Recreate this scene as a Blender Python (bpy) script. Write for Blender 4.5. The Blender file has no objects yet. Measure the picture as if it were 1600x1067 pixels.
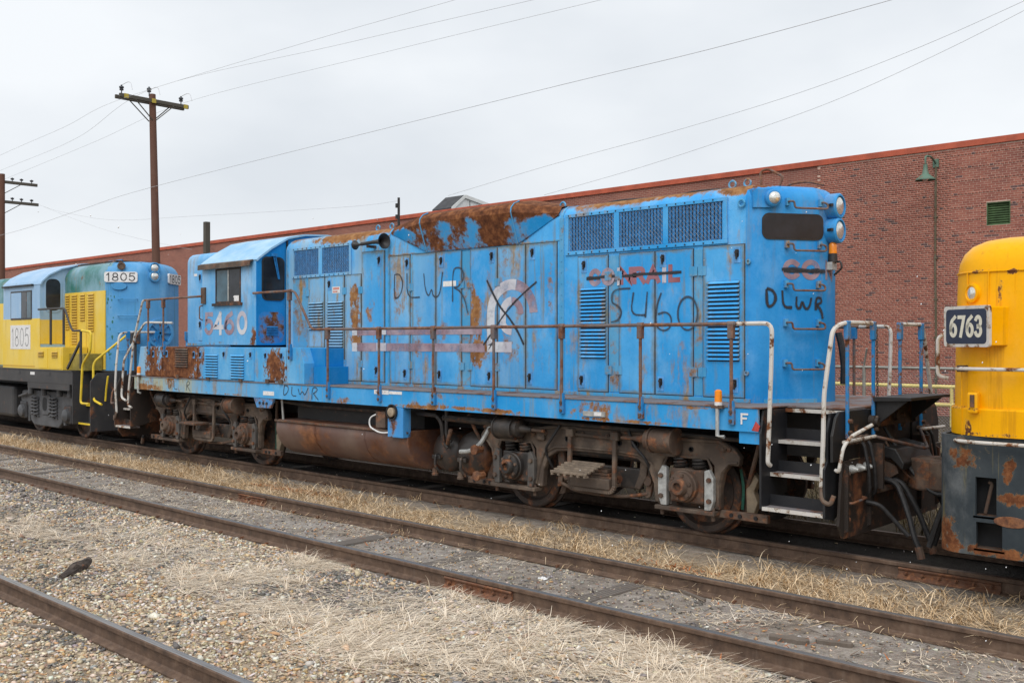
import bpy, bmesh, math, random
import numpy as np
from mathutils import Vector, Matrix, noise as mnoise

random.seed(7); RNG = np.random.default_rng(7)
R = math.radians
scene = bpy.context.scene
COL = scene.collection

# ------------------------------------------------------------------ camera
F_PX, YAW, PITCH = 1556.0, 0.7550753, -0.0004
CAM = Vector((12.5774, -11.0574, 2.2887))
cam_data = bpy.data.cameras.new('camera')
cam_data.sensor_fit = 'HORIZONTAL'; cam_data.sensor_width = 36.0
cam_data.lens = F_PX / 1600.0 * 36.0
cam_data.clip_start = 0.1; cam_data.clip_end = 3000.0
cam = bpy.data.objects.new('camera', cam_data); COL.objects.link(cam)
cam.location = CAM; cam.rotation_euler = (math.pi / 2 + PITCH, 0, YAW)
scene.camera = cam

# ------------------------------------------------------------------ world: overcast
SUN_EL, SUN_AZ = R(52), R(-150)          # compass style angle from +Y towards +X
world = bpy.data.worlds.new('World'); scene.world = world; world.use_nodes = True
wn = world.node_tree; wn.nodes.clear()
w_out = wn.nodes.new('ShaderNodeOutputWorld'); w_bg = wn.nodes.new('ShaderNodeBackground')
w_sky = wn.nodes.new('ShaderNodeTexSky'); w_sky.sky_type = 'NISHITA'; w_sky.sun_disc = False
w_sky.sun_elevation = SUN_EL; w_sky.sun_rotation = SUN_AZ; w_sky.dust_density = 3.0; w_sky.air_density = 1.0
w_tc = wn.nodes.new('ShaderNodeTexCoord')
w_map = wn.nodes.new('ShaderNodeMapping'); w_map.inputs['Scale'].default_value = (1.0, 1.0, 2.2)
w_no = wn.nodes.new('ShaderNodeTexNoise'); w_no.inputs['Scale'].default_value = 2.3
w_no.inputs['Detail'].default_value = 5.0; w_no.inputs['Roughness'].default_value = 0.48
w_rp = wn.nodes.new('ShaderNodeValToRGB')
w_rp.color_ramp.elements[0].position = 0.32; w_rp.color_ramp.elements[0].color = (5.85, 6.2, 6.6, 1)
w_rp.color_ramp.elements[1].position = 0.62; w_rp.color_ramp.elements[1].color = (7.35, 7.6, 7.85, 1)
w_mix = wn.nodes.new('ShaderNodeMix'); w_mix.data_type = 'RGBA'; w_mix.inputs[0].default_value = 0.95
wn.links.new(w_tc.outputs['Generated'], w_map.inputs['Vector'])
wn.links.new(w_map.outputs[0], w_no.inputs['Vector'])
wn.links.new(w_no.outputs['Fac'], w_rp.inputs['Fac'])
wn.links.new(w_sky.outputs[0], w_mix.inputs[6]); wn.links.new(w_rp.outputs[0], w_mix.inputs[7])
wn.links.new(w_mix.outputs[2], w_bg.inputs['Color']); w_bg.inputs['Strength'].default_value = 0.087
wn.links.new(w_bg.outputs[0], w_out.inputs['Surface'])

sun_data = bpy.data.lights.new('sun', 'SUN'); sun_data.energy = 1.5; sun_data.angle = R(50)
sun_data.color = (1.0, 0.97, 0.93)
sun = bpy.data.objects.new('sun', sun_data); COL.objects.link(sun)
sdir = Vector((math.sin(-SUN_AZ) * math.cos(SUN_EL), math.cos(SUN_AZ) * math.cos(SUN_EL), math.sin(SUN_EL)))
sun.rotation_euler = sdir.to_track_quat('Z', 'Y').to_euler(); sun.location = (0, 0, 40)

vs = scene.view_settings
scene.display_settings.display_device = 'sRGB'
vs.view_transform = 'Standard'; vs.look = 'None'; vs.gamma = 1.0; vs.use_curve_mapping = False
vs.exposure = 0.58
scene.cycles.max_bounces = 6; scene.cycles.diffuse_bounces = 3; scene.cycles.glossy_bounces = 3
scene.cycles.transmission_bounces = 4; scene.cycles.transparent_max_bounces = 12
scene.cycles.use_denoising = True
scene.cycles.sample_clamp_indirect = 6.0

# ------------------------------------------------------------------ measuring helpers (pixel of the survey photo -> point on a real plane)
_fw = Vector((-math.sin(YAW) * math.cos(PITCH), math.cos(YAW) * math.cos(PITCH), math.sin(PITCH)))
_rt = Vector((math.cos(YAW), math.sin(YAW), 0)); _up = _rt.cross(_fw)
def ray(u, v): return _fw + _rt * ((u - 800) / F_PX) + _up * ((533.5 - v) / F_PX)
def on_y(u, v, y): d = ray(u, v); return CAM + d * ((y - CAM.y) / d.y)
def on_x(u, v, x): d = ray(u, v); return CAM + d * ((x - CAM.x) / d.x)
def on_z(u, v, z): d = ray(u, v); return CAM + d * ((z - CAM.z) / d.z)
def on_plane(u, v, p, n): d = ray(u, v); return CAM + d * ((Vector(p) - CAM).dot(n) / d.dot(n))

# ------------------------------------------------------------------ mesh building
WORLD_AT = {}
class MB:
    def __init__(s): s.v = []; s.f = []; s.mi = []; s.m = 0; s.uv = {}
    def add(s, vs_, fs):
        b = len(s.v); s.v += [Vector(q) for q in vs_]
        for f in fs: s.f.append([b + i for i in f]); s.mi.append(s.m)
        return s
    def box(s, x0, x1, y0, y1, z0, z1):
        x0, x1 = min(x0, x1), max(x0, x1); y0, y1 = min(y0, y1), max(y0, y1); z0, z1 = min(z0, z1), max(z0, z1)
        return s.add([(x0,y0,z0),(x1,y0,z0),(x1,y1,z0),(x0,y1,z0),(x0,y0,z1),(x1,y0,z1),(x1,y1,z1),(x0,y1,z1)],
              [(0,3,2,1),(4,5,6,7),(0,1,5,4),(1,2,6,5),(2,3,7,6),(3,0,4,7)])
    def obox(s, c, a, b, d):
        c, a, b, d = map(Vector, (c, a, b, d))
        if a.cross(b).dot(d) < 0: a = -a
        q = [c-a-b-d, c+a-b-d, c+a+b-d, c-a+b-d, c-a-b+d, c+a-b+d, c+a+b+d, c-a+b+d]
        return s.add(q, [(0,3,2,1),(4,5,6,7),(0,1,5,4),(1,2,6,5),(2,3,7,6),(3,0,4,7)])
    def beam(s, p0, p1, w, h, up=(0,0,1)):
        p0, p1 = Vector(p0), Vector(p1); d = p1 - p0; n = d.normalized()
        sd = n.cross(Vector(up))
        if sd.length < 1e-4: sd = n.cross(Vector((0, 1, 0)))
        sd.normalize(); u = sd.cross(n)
        return s.obox((p0 + p1) / 2, d / 2, sd * w / 2, u * h / 2)
    def prism(s, pts, axis, a, b):
        # polygon pts in the plane across axis; 'y': (x,z), 'x': (y,z), 'z': (x,y)
        ar = sum(pts[i][0]*pts[(i+1)%len(pts)][1]-pts[(i+1)%len(pts)][0]*pts[i][1] for i in range(len(pts)))
        if ar < 0: pts = pts[::-1]
        g = {'y': lambda p, t: (p[0], t, p[1]), 'x': lambda p, t: (t, p[0], p[1]), 'z': lambda p, t: (p[0], p[1], t)}[axis]
        n = len(pts); a, b = min(a, b), max(a, b)
        q = [g(p, a) for p in pts] + [g(p, b) for p in pts]
        fs = [tuple(range(n))[::-1], tuple(range(n, 2 * n))] + [(i, (i+1) % n, n + (i+1) % n, n + i) for i in range(n)]
        if axis == 'y': fs = [f[::-1] for f in fs]
        return s.add(q, fs)
    def cyl(s, p0, p1, r0, r1=None, n=12, caps=True):
        return s.lathe([(0, r0), (1, r0 if r1 is None else r1)], p0, p1, n, caps, rel=True)
    def lathe(s, prof, p0, p1, n=16, caps=True, rel=False):
        p0, p1 = Vector(p0), Vector(p1); d = p1 - p0; L = d.length; k = d.normalized()
        a = k.orthogonal().normalized(); b = k.cross(a); q = []; fs = []
        for t, r in prof:
            c = p0 + (d * t if rel else k * t)
            for i in range(n):
                w = 2 * math.pi * i / n; q.append(c + (a * math.cos(w) + b * math.sin(w)) * r)
        for j in range(len(prof) - 1):
            for i in range(n):
                i2 = (i + 1) % n; fs.append((j*n+i, j*n+i2, (j+1)*n+i2, (j+1)*n+i))
        if caps:
            fs.append(tuple(range(n))[::-1]); fs.append(tuple(range((len(prof)-1)*n, len(prof)*n)))
        return s.add(q, fs)
    def tube(s, pts, r, n=8, caps=True):
        pts = [Vector(p) for p in pts]; q = []; fs = []
        t0 = (pts[1] - pts[0]).normalized(); a = t0.orthogonal().normalized()
        for i, p in enumerate(pts):
            t = (pts[min(i+1, len(pts)-1)] - pts[max(i-1, 0)]).normalized()
            a = (a - t * a.dot(t)).normalized(); b = t.cross(a)
            for k in range(n):
                w = 2 * math.pi * k / n; q.append(p + (a * math.cos(w) + b * math.sin(w)) * r)
        for j in range(len(pts) - 1):
            for i in range(n):
                i2 = (i + 1) % n; fs.append((j*n+i, j*n+i2, (j+1)*n+i2, (j+1)*n+i))
        if caps: fs.append(tuple(range(n))[::-1]); fs.append(tuple(range((len(pts)-1)*n, len(pts)*n)))
        return s.add(q, fs)
    def loft(s, rings, caps=True, closed=True):
        n = len(rings[0]); q = [p for r in rings for p in r]; fs = []
        for j in range(len(rings) - 1):
            for i in range(n if closed else n - 1):
                i2 = (i + 1) % n; fs.append((j*n+i, j*n+i2, (j+1)*n+i2, (j+1)*n+i))
        if caps: fs.append(tuple(range(n))[::-1]); fs.append(tuple(range((len(rings)-1)*n, len(rings)*n)))
        return s.add(q, fs)
    def build(s, name, mat, parent=None, smooth=False, bevel=0.0, at=None, fix=True):
        me = bpy.data.meshes.new(name)
        lo = Vector([min(p[i] for p in s.v) for i in range(3)]); hi = Vector([max(p[i] for p in s.v) for i in range(3)])
        o0 = Vector(at) if at is not None else Vector(((lo.x+hi.x)/2, (lo.y+hi.y)/2, lo.z))
        me.from_pydata([p - o0 for p in s.v], [], s.f)
        mats = mat if isinstance(mat, (list, tuple)) else [mat]
        for m in mats: me.materials.append(m)
        if len(mats) > 1: me.polygons.foreach_set('material_index', s.mi)
        if fix:
            bm = bmesh.new(); bm.from_mesh(me); bmesh.ops.recalc_face_normals(bm, faces=bm.faces); bm.to_mesh(me); bm.free()
        if s.uv:
            ul = me.uv_layers.new(name='UVMap')
            for l in me.loops: ul.data[l.index].uv = s.uv.get(l.vertex_index, (0, 0))
        if smooth:
            me.polygons.foreach_set('use_smooth', [True] * len(me.polygons))
            me.set_sharp_from_angle(angle=R(38))
        me.update()
        return place(name, me, o0, parent, bevel)
def place(name, me, at, parent=None, bevel=0.0):
    o = bpy.data.objects.new(name, me); COL.objects.link(o); at = Vector(at)
    if parent is not None:
        o.parent = parent; o.location = at - WORLD_AT[parent.name]
    else: o.location = at
    WORLD_AT[o.name] = at
    if bevel:
        b = o.modifiers.new('bevel', 'BEVEL'); b.width = bevel; b.segments = 2; b.limit_method = 'ANGLE'; b.angle_limit = R(40)
    return o
def empty(name, at, parent=None):
    o = bpy.data.objects.new(name, None); COL.objects.link(o); at = Vector(at); o.empty_display_size = 0.2
    if parent is not None: o.parent = parent; o.location = at - WORLD_AT[parent.name]
    else: o.location = at
    WORLD_AT[o.name] = at; return o
def tag(o, label=None, cat=None, group=None, kind=None):
    if label: o['label'] = label
    if cat: o['category'] = cat
    if group: o['group'] = group
    if kind: o['kind'] = kind
    return o
def fillet(pts, r, n=5):
    pts = [Vector(p) for p in pts]; out = [pts[0]]
    for i in range(1, len(pts) - 1):
        a, b, c = pts[i-1], pts[i], pts[i+1]; da, dc = (a - b), (c - b)
        rr = min(r, da.length * .49, dc.length * .49); p, q = b + da.normalized() * rr, b + dc.normalized() * rr
        for k in range(n + 1):
            t = k / n; out.append(p * (1-t)**2 + b * 2*t*(1-t) + q * t*t)
    out.append(pts[-1]); return out
def pipe(name, pts, r, mat, parent=None, fr=0.08, n=8):
    return MB().tube(fillet(pts, fr), r, n).build(name, mat, parent, smooth=True)
def rrect(x0, x1, z0, z1, r, n=5):
    out = []
    for cx, cz, a0 in ((x1-r, z1-r, 0), (x0+r, z1-r, 90), (x0+r, z0+r, 180), (x1-r, z0+r, 270)):
        for k in range(n + 1):
            a = R(a0 + 90 * k / n); out.append((cx + r * math.cos(a), cz + r * math.sin(a)))
    return out

# ------------------------------------------------------------------ materials
class MT:
    def __init__(s, name, rough=0.6, metal=0.0, spec=0.5):
        s.mat = bpy.data.materials.new(name); s.mat.use_nodes = True; s.nt = s.mat.node_tree
        s.b = s.nt.nodes['Principled BSDF']; s.b.inputs['Roughness'].default_value = rough
        s.b.inputs['Metallic'].default_value = metal; s.b.inputs['Specular IOR Level'].default_value = spec
        s._pos = None
    def n(s, t): return s.nt.nodes.new(t)
    def set(s, sock, v):
        if hasattr(v, 'links'): s.nt.links.new(v, sock)
        elif isinstance(v, (tuple, list)) and len(v) == 3 and sock.type == 'RGBA': sock.default_value = (*v, 1)
        else: sock.default_value = v
    def pos(s):
        if s._pos is None: s._pos = s.n('ShaderNodeNewGeometry').outputs['Position']
        return s._pos
    def obj(s): return s.n('ShaderNodeTexCoord').outputs['Object']
    def uvs(s):
        sp = s.n('ShaderNodeSeparateXYZ'); s.set(sp.inputs[0], s.n('ShaderNodeTexCoord').outputs['UV']); return sp.outputs
    def stretch(s, v, k):
        m = s.n('ShaderNodeVectorMath'); m.operation = 'MULTIPLY'; s.set(m.inputs[0], v); m.inputs[1].default_value = k; return m.outputs[0]
    def shift(s, v, k):
        m = s.n('ShaderNodeVectorMath'); m.operation = 'ADD'; s.set(m.inputs[0], v); m.inputs[1].default_value = k; return m.outputs[0]
    def noise(s, scale, detail=4, rough=0.55, vec=None, dist=0.0):
        t = s.n('ShaderNodeTexNoise'); s.set(t.inputs['Vector'], s.pos() if vec is None else vec)
        t.inputs['Scale'].default_value = scale; t.inputs['Detail'].default_value = detail
        t.inputs['Roughness'].default_value = rough; t.inputs['Distortion'].default_value = dist; return t.outputs['Fac']
    def ramp(s, fac, stops):
        r = s.n('ShaderNodeValToRGB'); s.set(r.inputs[0], fac); e = r.color_ramp.elements
        while len(e) < len(stops): e.new(0.5)
        for i, (p, c) in enumerate(stops):
            e[i].position = p; e[i].color = (*c, 1) if isinstance(c, (tuple, list)) else (c, c, c, 1)
        return r.outputs[0]
    def mix(s, fac, a, b, mode='MIX'):
        m = s.n('ShaderNodeMix'); m.data_type = 'RGBA'; m.blend_type = mode
        s.set(m.inputs[0], fac); s.set(m.inputs[6], a); s.set(m.inputs[7], b); return m.outputs[2]
    def math(s, op, a, b=0.0, clamp=False):
        m = s.n('ShaderNodeMath'); m.operation = op; m.use_clamp = clamp; s.set(m.inputs[0], a)
        if op not in ('ABSOLUTE', 'SQRT'): s.set(m.inputs[1], b)
        return m.outputs[0]
    def smooth(s, v, a, b, lo=0.0, hi=1.0):
        m = s.n('ShaderNodeMapRange'); m.interpolation_type = 'SMOOTHSTEP'; s.set(m.inputs[0], v)
        for i, k in enumerate((a, b, lo, hi)): m.inputs[1 + i].default_value = k
        return m.outputs[0]
    def xyz(s, v=None):
        p = s.n('ShaderNodeSeparateXYZ'); s.set(p.inputs[0], s.pos() if v is None else v); return p.outputs
    def color(s, c): s.set(s.b.inputs['Base Color'], c); return s
    def rough(s, c): s.set(s.b.inputs['Roughness'], c); return s
    def bump(s, h, strength=0.3, dist=0.01):
        b = s.n('ShaderNodeBump'); b.inputs['Strength'].default_value = strength; b.inputs['Distance'].default_value = dist
        s.set(b.inputs['Height'], h); s.set(s.b.inputs['Normal'], b.outputs[0]); return s
    def alpha(s, a): s.set(s.b.inputs['Alpha'], a); return s
    def blob(s, x, z, rx, rz):
        X = s.xyz(); a = s.math('DIVIDE', s.math('SUBTRACT', X[0], x), rx); b = s.math('DIVIDE', s.math('SUBTRACT', X[2], z), rz)
        d = s.math('ADD', s.math('MULTIPLY', a, a), s.math('MULTIPLY', b, b))
        if not hasattr(s, '_wob'):
            w1 = s.noise(1.0, 7, .75, s.stretch(s.pos(), (9, 9, 5))); w2 = s.noise(22, 5, .7)
            s._wob = s.math('ADD', s.math('MULTIPLY', s.math('SUBTRACT', w1, .5), 4.2), s.math('MULTIPLY', s.math('SUBTRACT', w2, .5), 1.6))
        return s.smooth(s.math('ADD', d, s._wob), 1.7, -0.3)

RUST_D, RUST_M, RUST_L = (0.045, 0.020, 0.012), (0.13, 0.048, 0.022), (0.30, 0.125, 0.050)
def rust_color(m, sc=9.0):
    return m.ramp(m.noise(sc, 8, 0.7), [(0.28, RUST_D), (0.48, RUST_M), (0.68, RUST_L)])
def paint(name, col, fade=None, fade_amt=0.5, rust=0.70, soft=0.05, rsc=3.0, streak=0.35, stain=(0.20, 0.17, 0.07), blobs=(), zband=None, rough=0.42, fx=None, seed=0.0, chalk=None, grime=0.0, edge=0.0, pale=(), tan=0.0, lightrust=False, palecol=(0.29, 0.43, 0.53)):
    m = MT(name, rough, 0.0, 0.16)
    P = m.shift(m.pos(), (seed, seed * 1.7, seed * 0.6))
    fade = fade or tuple(min(1, c * 0.6 + 0.22) for c in col)
    f1 = m.smooth(m.noise(0.9, 6, 0.6, P), 0.40, 0.68)
    f2 = m.noise(1.0, 5, 0.65, m.stretch(P, (7.0, 7.0, 0.55)))
    f = m.math('MULTIPLY', m.math('ADD', m.math('MULTIPLY', f1, 0.6), m.math('MULTIPLY', f2, 0.5)), fade_amt, True)
    if fx:  # broad paleness along the body: (x0, x1, amount)
        f = m.math('ADD', f, m.smooth(m.xyz()[0], fx[0], fx[1], fx[2], 0.0), True)
    if chalk:  # pale weathered paint below a height
        f = m.math('ADD', f, m.math('MULTIPLY', m.smooth(m.xyz()[2], chalk[0], chalk[1]), m.math('MULTIPLY', f2, chalk[2])), True)
    c = m.mix(f, col, fade)
    ck = m.noise(1.0, 7, .68, m.stretch(m.shift(P, (2, 8, 5)), (1.7, 1.7, 1.1))); c = m.mix(m.smooth(ck, .50, .70, 0, .45 * min(1, fade_amt)), c, tuple(min(1, k * .72 + .20) for k in fade))
    fine = m.noise(26, 5, 0.7, P); c = m.mix(m.smooth(fine, 0.45, 0.75, 0, 0.20), c, tuple(k * 0.68 for k in col))
    st = m.smooth(m.noise(1.0, 6, 0.7, m.stretch(m.shift(P, (3, 1, 9)), (9.0, 9.0, 0.45))), 0.565, 0.70, 0, streak)
    c = m.mix(st, c, stain)
    for (xa, xb, k_) in pale:   # washed out grey green paint
        pm = m.math('MULTIPLY', m.math('MULTIPLY', m.smooth(m.xyz()[0], xa - .25, xa + .15), m.smooth(m.xyz()[0], xb + .25, xb - .15)), m.smooth(m.noise(1.0, 6, .65, m.stretch(P, (3.2, 3.2, .7))), .30, .62, 0, k_))
        c = m.mix(pm, c, palecol)
    if tan:     # soft tan rust bleeding through the paint in runs
        t1 = m.noise(1.0, 7, .7, m.shift(m.stretch(P, (2.6, 2.6, 1.1)), (7, 7, 7))); t2 = m.noise(1.0, 6, .7, m.stretch(P, (15, 15, 1.3)))
        tm = m.smooth(m.math('ADD', t1, m.math('MULTIPLY', m.math('SUBTRACT', t2, .5), .35)), .535, .675, 0, tan)
        c = m.mix(tm, c, m.ramp(m.noise(12, 6, .7), [(.35, (0.20, 0.12, 0.05)), (.6, (0.36, 0.25, 0.12)), (.75, (0.42, 0.34, 0.22))]))
    if edge:   # old grime and rust creeping in from the door edges
        g = m.xyz(m.n('ShaderNodeTexCoord').outputs['Generated'])
        ex = m.math('MINIMUM', g[0], m.math('SUBTRACT', 1.0, g[0])); ez = m.math('MINIMUM', m.math('MULTIPLY', g[2], 3.4), m.math('MULTIPLY', m.math('SUBTRACT', 1.0, g[2]), 3.4))
        ed = m.math('ADD', m.math('MINIMUM', ex, ez), m.math('MULTIPLY', m.math('SUBTRACT', m.noise(5, 6, .7), .5), .22))
        c = m.mix(m.smooth(ed, .10, -.02, 0, edge), c, (0.17, 0.155, 0.085))
    r = m.noise(rsc, 9, 0.72, m.shift(P, (11, 5, 2)))
    for (x, z, rx, rz, k) in blobs: r = m.math('ADD', r, m.math('MULTIPLY', m.blob(x, z, rx, rz), k))
    if zband: r = m.math('ADD', r, m.smooth(m.xyz()[2], zband[0], zband[1], 0.0, zband[2]))
    msk = m.smooth(r, rust - soft, rust + soft)
    halo = m.smooth(r, rust - min(.12, soft * 2.2), rust + soft, 0, 0.5)
    c = m.mix(halo, c, (0.30, 0.24, 0.12)); c = m.mix(msk, c, m.ramp(m.noise(9, 8, .7), [(0.28, (0.10, 0.045, 0.018)), (0.48, (0.25, 0.115, 0.045)), (0.68, (0.38, 0.21, 0.09))]) if lightrust else rust_color(m))
    if grime: c = m.mix(m.smooth(m.noise(2.2, 7, 0.7, P), 0.42, 0.7, 0, grime), c, (0.05, 0.045, 0.04))
    m.color(c); m.rough(m.math('ADD', rough, m.math('MULTIPLY', msk, 0.4), True))
    m.bump(m.math('ADD', m.math('MULTIPLY', r, 0.6), m.math('ADD', m.math('MULTIPLY', fine, 0.25), m.math('MULTIPLY', m.noise(2.3, 2, .4, P), 5.0))), 0.25, 0.006)
    return m.mat
def plain(name, col, rough=0.6, metal=0.0, var=0.25, sc=8.0, bump=0.15):
    m = MT(name, rough, metal)
    n1 = m.noise(sc, 6, 0.65)
    m.color(m.mix(m.smooth(n1, 0.3, 0.72), tuple(k * (1 - var) for k in col), tuple(min(1, k * (1 + var)) for k in col)))
    if bump: m.bump(m.noise(sc * 6, 4, 0.6), bump, 0.004)
    return m.mat
def rusty(name, base, amt=0.5, sc=4.0, rough=0.75, dust=0.25, dustcol=(0.22, 0.18, 0.14)):
    m = MT(name, rough); r = m.noise(sc, 8, 0.7)
    c = m.mix(m.smooth(r, 0.62 - amt * 0.35, 0.72 - amt * 0.3), base, rust_color(m, sc * 2.6))
    if dust: c = m.mix(m.smooth(m.noise(sc * 0.8, 6, 0.6, m.shift(m.pos(), (4, 4, 4))), 0.42, 0.75, 0, dust), c, dustcol)
    m.color(c); m.bump(m.noise(sc * 12, 5, 0.7), 0.35, 0.006); return m.mat

BLUE = (0.002, 0.262, 0.66)
BLUE_F = (0.115, 0.435, 0.80)
MAT = {}
MAT['hood'] = paint('weathered blue hood paint', BLUE, BLUE_F, 0.95, rust=0.715, soft=0.09, rsc=2.6, streak=0.6, pale=[(-2.6, -.3, .75)], tan=.7, lightrust=True, zband=(3.88, 4.10, 0.22), fx=(-2.5, 3.5, 0.34),
    blobs=[(0.5, 4.08, .5, .06, .15), (-1.0, 4.0, .7, .10, .30), (-2.05, 2.5, .14, .9, .17), (6.05, 3.6, .05, .3, .2), (5.2, 4.08, .9, .05, .22), (6.55, 4.06, .25, .09, .35), (-0.2, 4.05, .3, .05, .25)])
MAT['trim'] = paint('stained blue hood seams', (0.03, 0.28, 0.56), (0.20, 0.43, 0.62), 0.6, rust=0.60, soft=0.09, rsc=4.0, tan=1.0, lightrust=True, streak=0.8, stain=(0.26, 0.20, 0.09))
MAT['door'] = paint('blue hood door paint', BLUE, BLUE_F, 1.05, rust=0.705, soft=0.10, rsc=2.4, streak=0.60, pale=[(-2.6, -.3, .7), (.4, 1.5, .3), (2.7, 3.3, .5)], tan=.85, lightrust=True, fx=(-2.5, 3.5, 0.30), edge=.75,
    blobs=[(2.30, 2.55, .13, .60, .40), (2.42, 2.15, .20, .20, .30), (1.05, 2.35, .12, .30, .24), (1.62, 2.35, .2, .25, .20), (2.9, 3.25, .22, .35, .17), (0.62, 2.9, .15, .4, .13),
           (2.95, 2.15, .2, .3, .2), (3.15, 2.55, .1, .35, .18), (2.0, 2.2, .1, .3, .2), (-0.50, 2.6, .15, .55, .36), (-0.1, 2.75, .15, .22, .30), (-0.55, 3.1, .12, .2, .22), (2.55, 3.15, .12, .2, .17), (3.75, 3.0, .06, .4, .2), (3.7, 2.75, .12, .12, .2)])
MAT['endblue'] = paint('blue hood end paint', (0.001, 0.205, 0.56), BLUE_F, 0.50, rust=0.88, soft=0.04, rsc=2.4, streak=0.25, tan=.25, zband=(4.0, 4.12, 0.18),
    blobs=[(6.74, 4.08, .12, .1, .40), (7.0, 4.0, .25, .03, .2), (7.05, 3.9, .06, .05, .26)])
MAT['blister'] = paint('rusted blister', BLUE, BLUE_F, 0.6, rust=0.49, soft=0.05, rsc=2.3, streak=0.3, zband=(3.92, 4.16, 0.27), seed=4.3,
    blobs=[(1.75, 3.95, .30, .22, -.10), (2.3, 4.0, .16, .22, -.14), (2.15, 3.72, .3, .08, -.08), (2.75, 3.95, .3, .3, .16), (0.75, 3.95, .35, .14, -.1), (3.55, 3.85, .25, .12, -.22), (3.35, 4.1, .3, .12, .22)])
MAT['cab'] = paint('faded blue cab paint', (0.03, 0.31, 0.66), (0.30, 0.54, 0.80), 1.0, tan=.35, rust=0.77, soft=0.05, streak=0.30, seed=2.2, blobs=[(-2.6, 2.35, .12, .25, .28), (-3.6, 2.24, .9, .05, .25)])
MAT['cabend'] = paint('blue cab end paint', (0.002, 0.20, 0.54), BLUE_F, 0.25, rust=0.82, streak=0.2, seed=1.1)
MAT['box'] = paint('rusted blue locker paint', (0.015, 0.30, 0.66), (0.26, 0.53, 0.76), 0.8, rust=0.76, soft=0.06, rsc=2.0, streak=0.5, tan=.5, pale=[(-7, -4.6, .6)],
    blobs=[(-5.15, 1.92, .80, .62, .95), (-6.25, 1.85, .34, .42, .50), (-6.0, 1.64, .7, .08, .4), (-1.92, 1.85, .36, .34, .50)])
MAT['sill'] = paint('blue side sill paint', (0.003, 0.27, 0.66), (0.15, 0.46, 0.76), 0.5, rust=0.70, soft=0.08, rsc=3.2, palecol=(0.36, 0.38, 0.28), pale=[(-7.2, -4.7, 1.0), (-4.7, -2.5, .25)], tan=.7, lightrust=True, streak=0.65, fx=(-5.0, 2.0, 0.45), stain=(0.25, 0.24, 0.15),
    blobs=[(-5.9, 1.42, 1.1, .22, .17), (4.9, 1.42, .35, .14, .24), (1.9, 1.36, .5, .07, .26), (3.6, 1.33, .6, .05, .2), (2.4, 1.52, .6, .05, .12), (0.0, 1.36, .5, .06, .18), (-6.6, 1.36, .5, .06, .3), (2.9, 1.36, .8, .03, .25), (5.6, 1.335, .9, .025, .25), (-3.2, 1.335, .9, .02, .2), (6.3, 1.54, .5, .02, .2), (1.5, 1.335, .5, .03, .3)])
MAT['deck'] = rusty('worn steel deck', (0.16, 0.145, 0.15), 0.35, 3.0, 0.8, 0.4, (0.30, 0.27, 0.26))
MAT['rail_paint'] = rusty('rusty brown handrail', (0.12, 0.10, 0.10), 0.55, 5.0, 0.7, 0.3, (0.28, 0.23, 0.20))
MAT['rail_white'] = paint('chipped white rail paint', (0.55, 0.53, 0.50), (0.64, 0.62, 0.59), 0.4, rust=0.56, soft=0.04, rsc=6.0, streak=0.2, rough=0.5)
MAT['rail_blue'] = paint('chipped blue rail paint', (0.015, 0.18, 0.46), (0.07, 0.28, 0.50), 0.4, rust=0.58, soft=0.05, rsc=5.0, streak=0.3)
MAT['black'] = rusty('black underframe paint', (0.012, 0.012, 0.013), 0.15, 3.0, 0.55, 0.35, (0.04, 0.035, 0.030))
MAT['black_glossy'] = rusty('black step paint', (0.013, 0.014, 0.017), 0.10, 3.0, 0.40, 0.3, (0.06, 0.057, 0.055))
MAT['brown_black'] = rusty('rust brown pilot paint', (0.022, 0.016, 0.013), 0.34, 2.6, 0.65, 0.4, (0.065, 0.042, 0.031))
MAT['truck'] = rusty('grimy brown truck casting', (0.070, 0.051, 0.039), 0.26, 4.5, 0.75, 0.8, (0.21, 0.158, 0.117))
MAT['truck_dark'] = rusty('oily dark casting', (0.024, 0.021, 0.020), 0.22, 5.0, 0.5, 0.5, (0.13, 0.105, 0.085))
MAT['truck_rust'] = rusty('rusted casting', (0.080, 0.052, 0.038), 0.36, 6.0, 0.8, 0.6, (0.20, 0.148, 0.11))
MAT['bare'] = plain('bare grey metal', (0.42, 0.43, 0.42), 0.5, 0.3, 0.25, 14)
MAT['wheel'] = rusty('rusty wheel steel', (0.042, 0.030, 0.025), 0.35, 6.0, 0.65, 0.3, (0.14, 0.10, 0.08))
MAT['tank'] = rusty('rusted fuel tank', (0.115, 0.060, 0.047), 0.42, 1.3, 0.5, 0.75, (0.19, 0.14, 0.115))
MAT['reservoir'] = rusty('oily air reservoir', (0.035, 0.030, 0.028), 0.42, 2.4, 0.4, 0.3, (0.10, 0.075, 0.06))
MAT['hose'] = plain('black rubber hose', (0.022, 0.022, 0.024), 0.6, 0, 0.4, 20)
MAT['dark'] = plain('dark interior', (0.010, 0.011, 0.013), 0.7, 0, 0.3)
MAT['shutter'] = plain('blue shutters', (0.015, 0.165, 0.42), 0.6, 0, 0.35, 12)
MAT['mesh'] = plain('galvanised wire', (0.34, 0.38, 0.42), 0.5, 0.4, 0.3, 20, 0)
MAT['latch'] = plain('latch dark', (0.020, 0.018, 0.018), 0.5, 0, 0.3)
MAT['plateb'] = plain('latch plate blue', (0.09, 0.30, 0.62), 0.5, 0, 0.3, 10)
MAT['amber'] = plain('amber lens', (0.85, 0.26, 0.01), 0.25, 0, 0.15, 10, 0)
MAT['lens'] = plain('clear lamp lens', (0.75, 0.75, 0.70), 0.08, 0.6, 0.2, 40, 0.1)
MAT['label'] = plain('white label', (0.70, 0.70, 0.70), 0.5, 0, 0.15, 30, 0)
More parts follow.
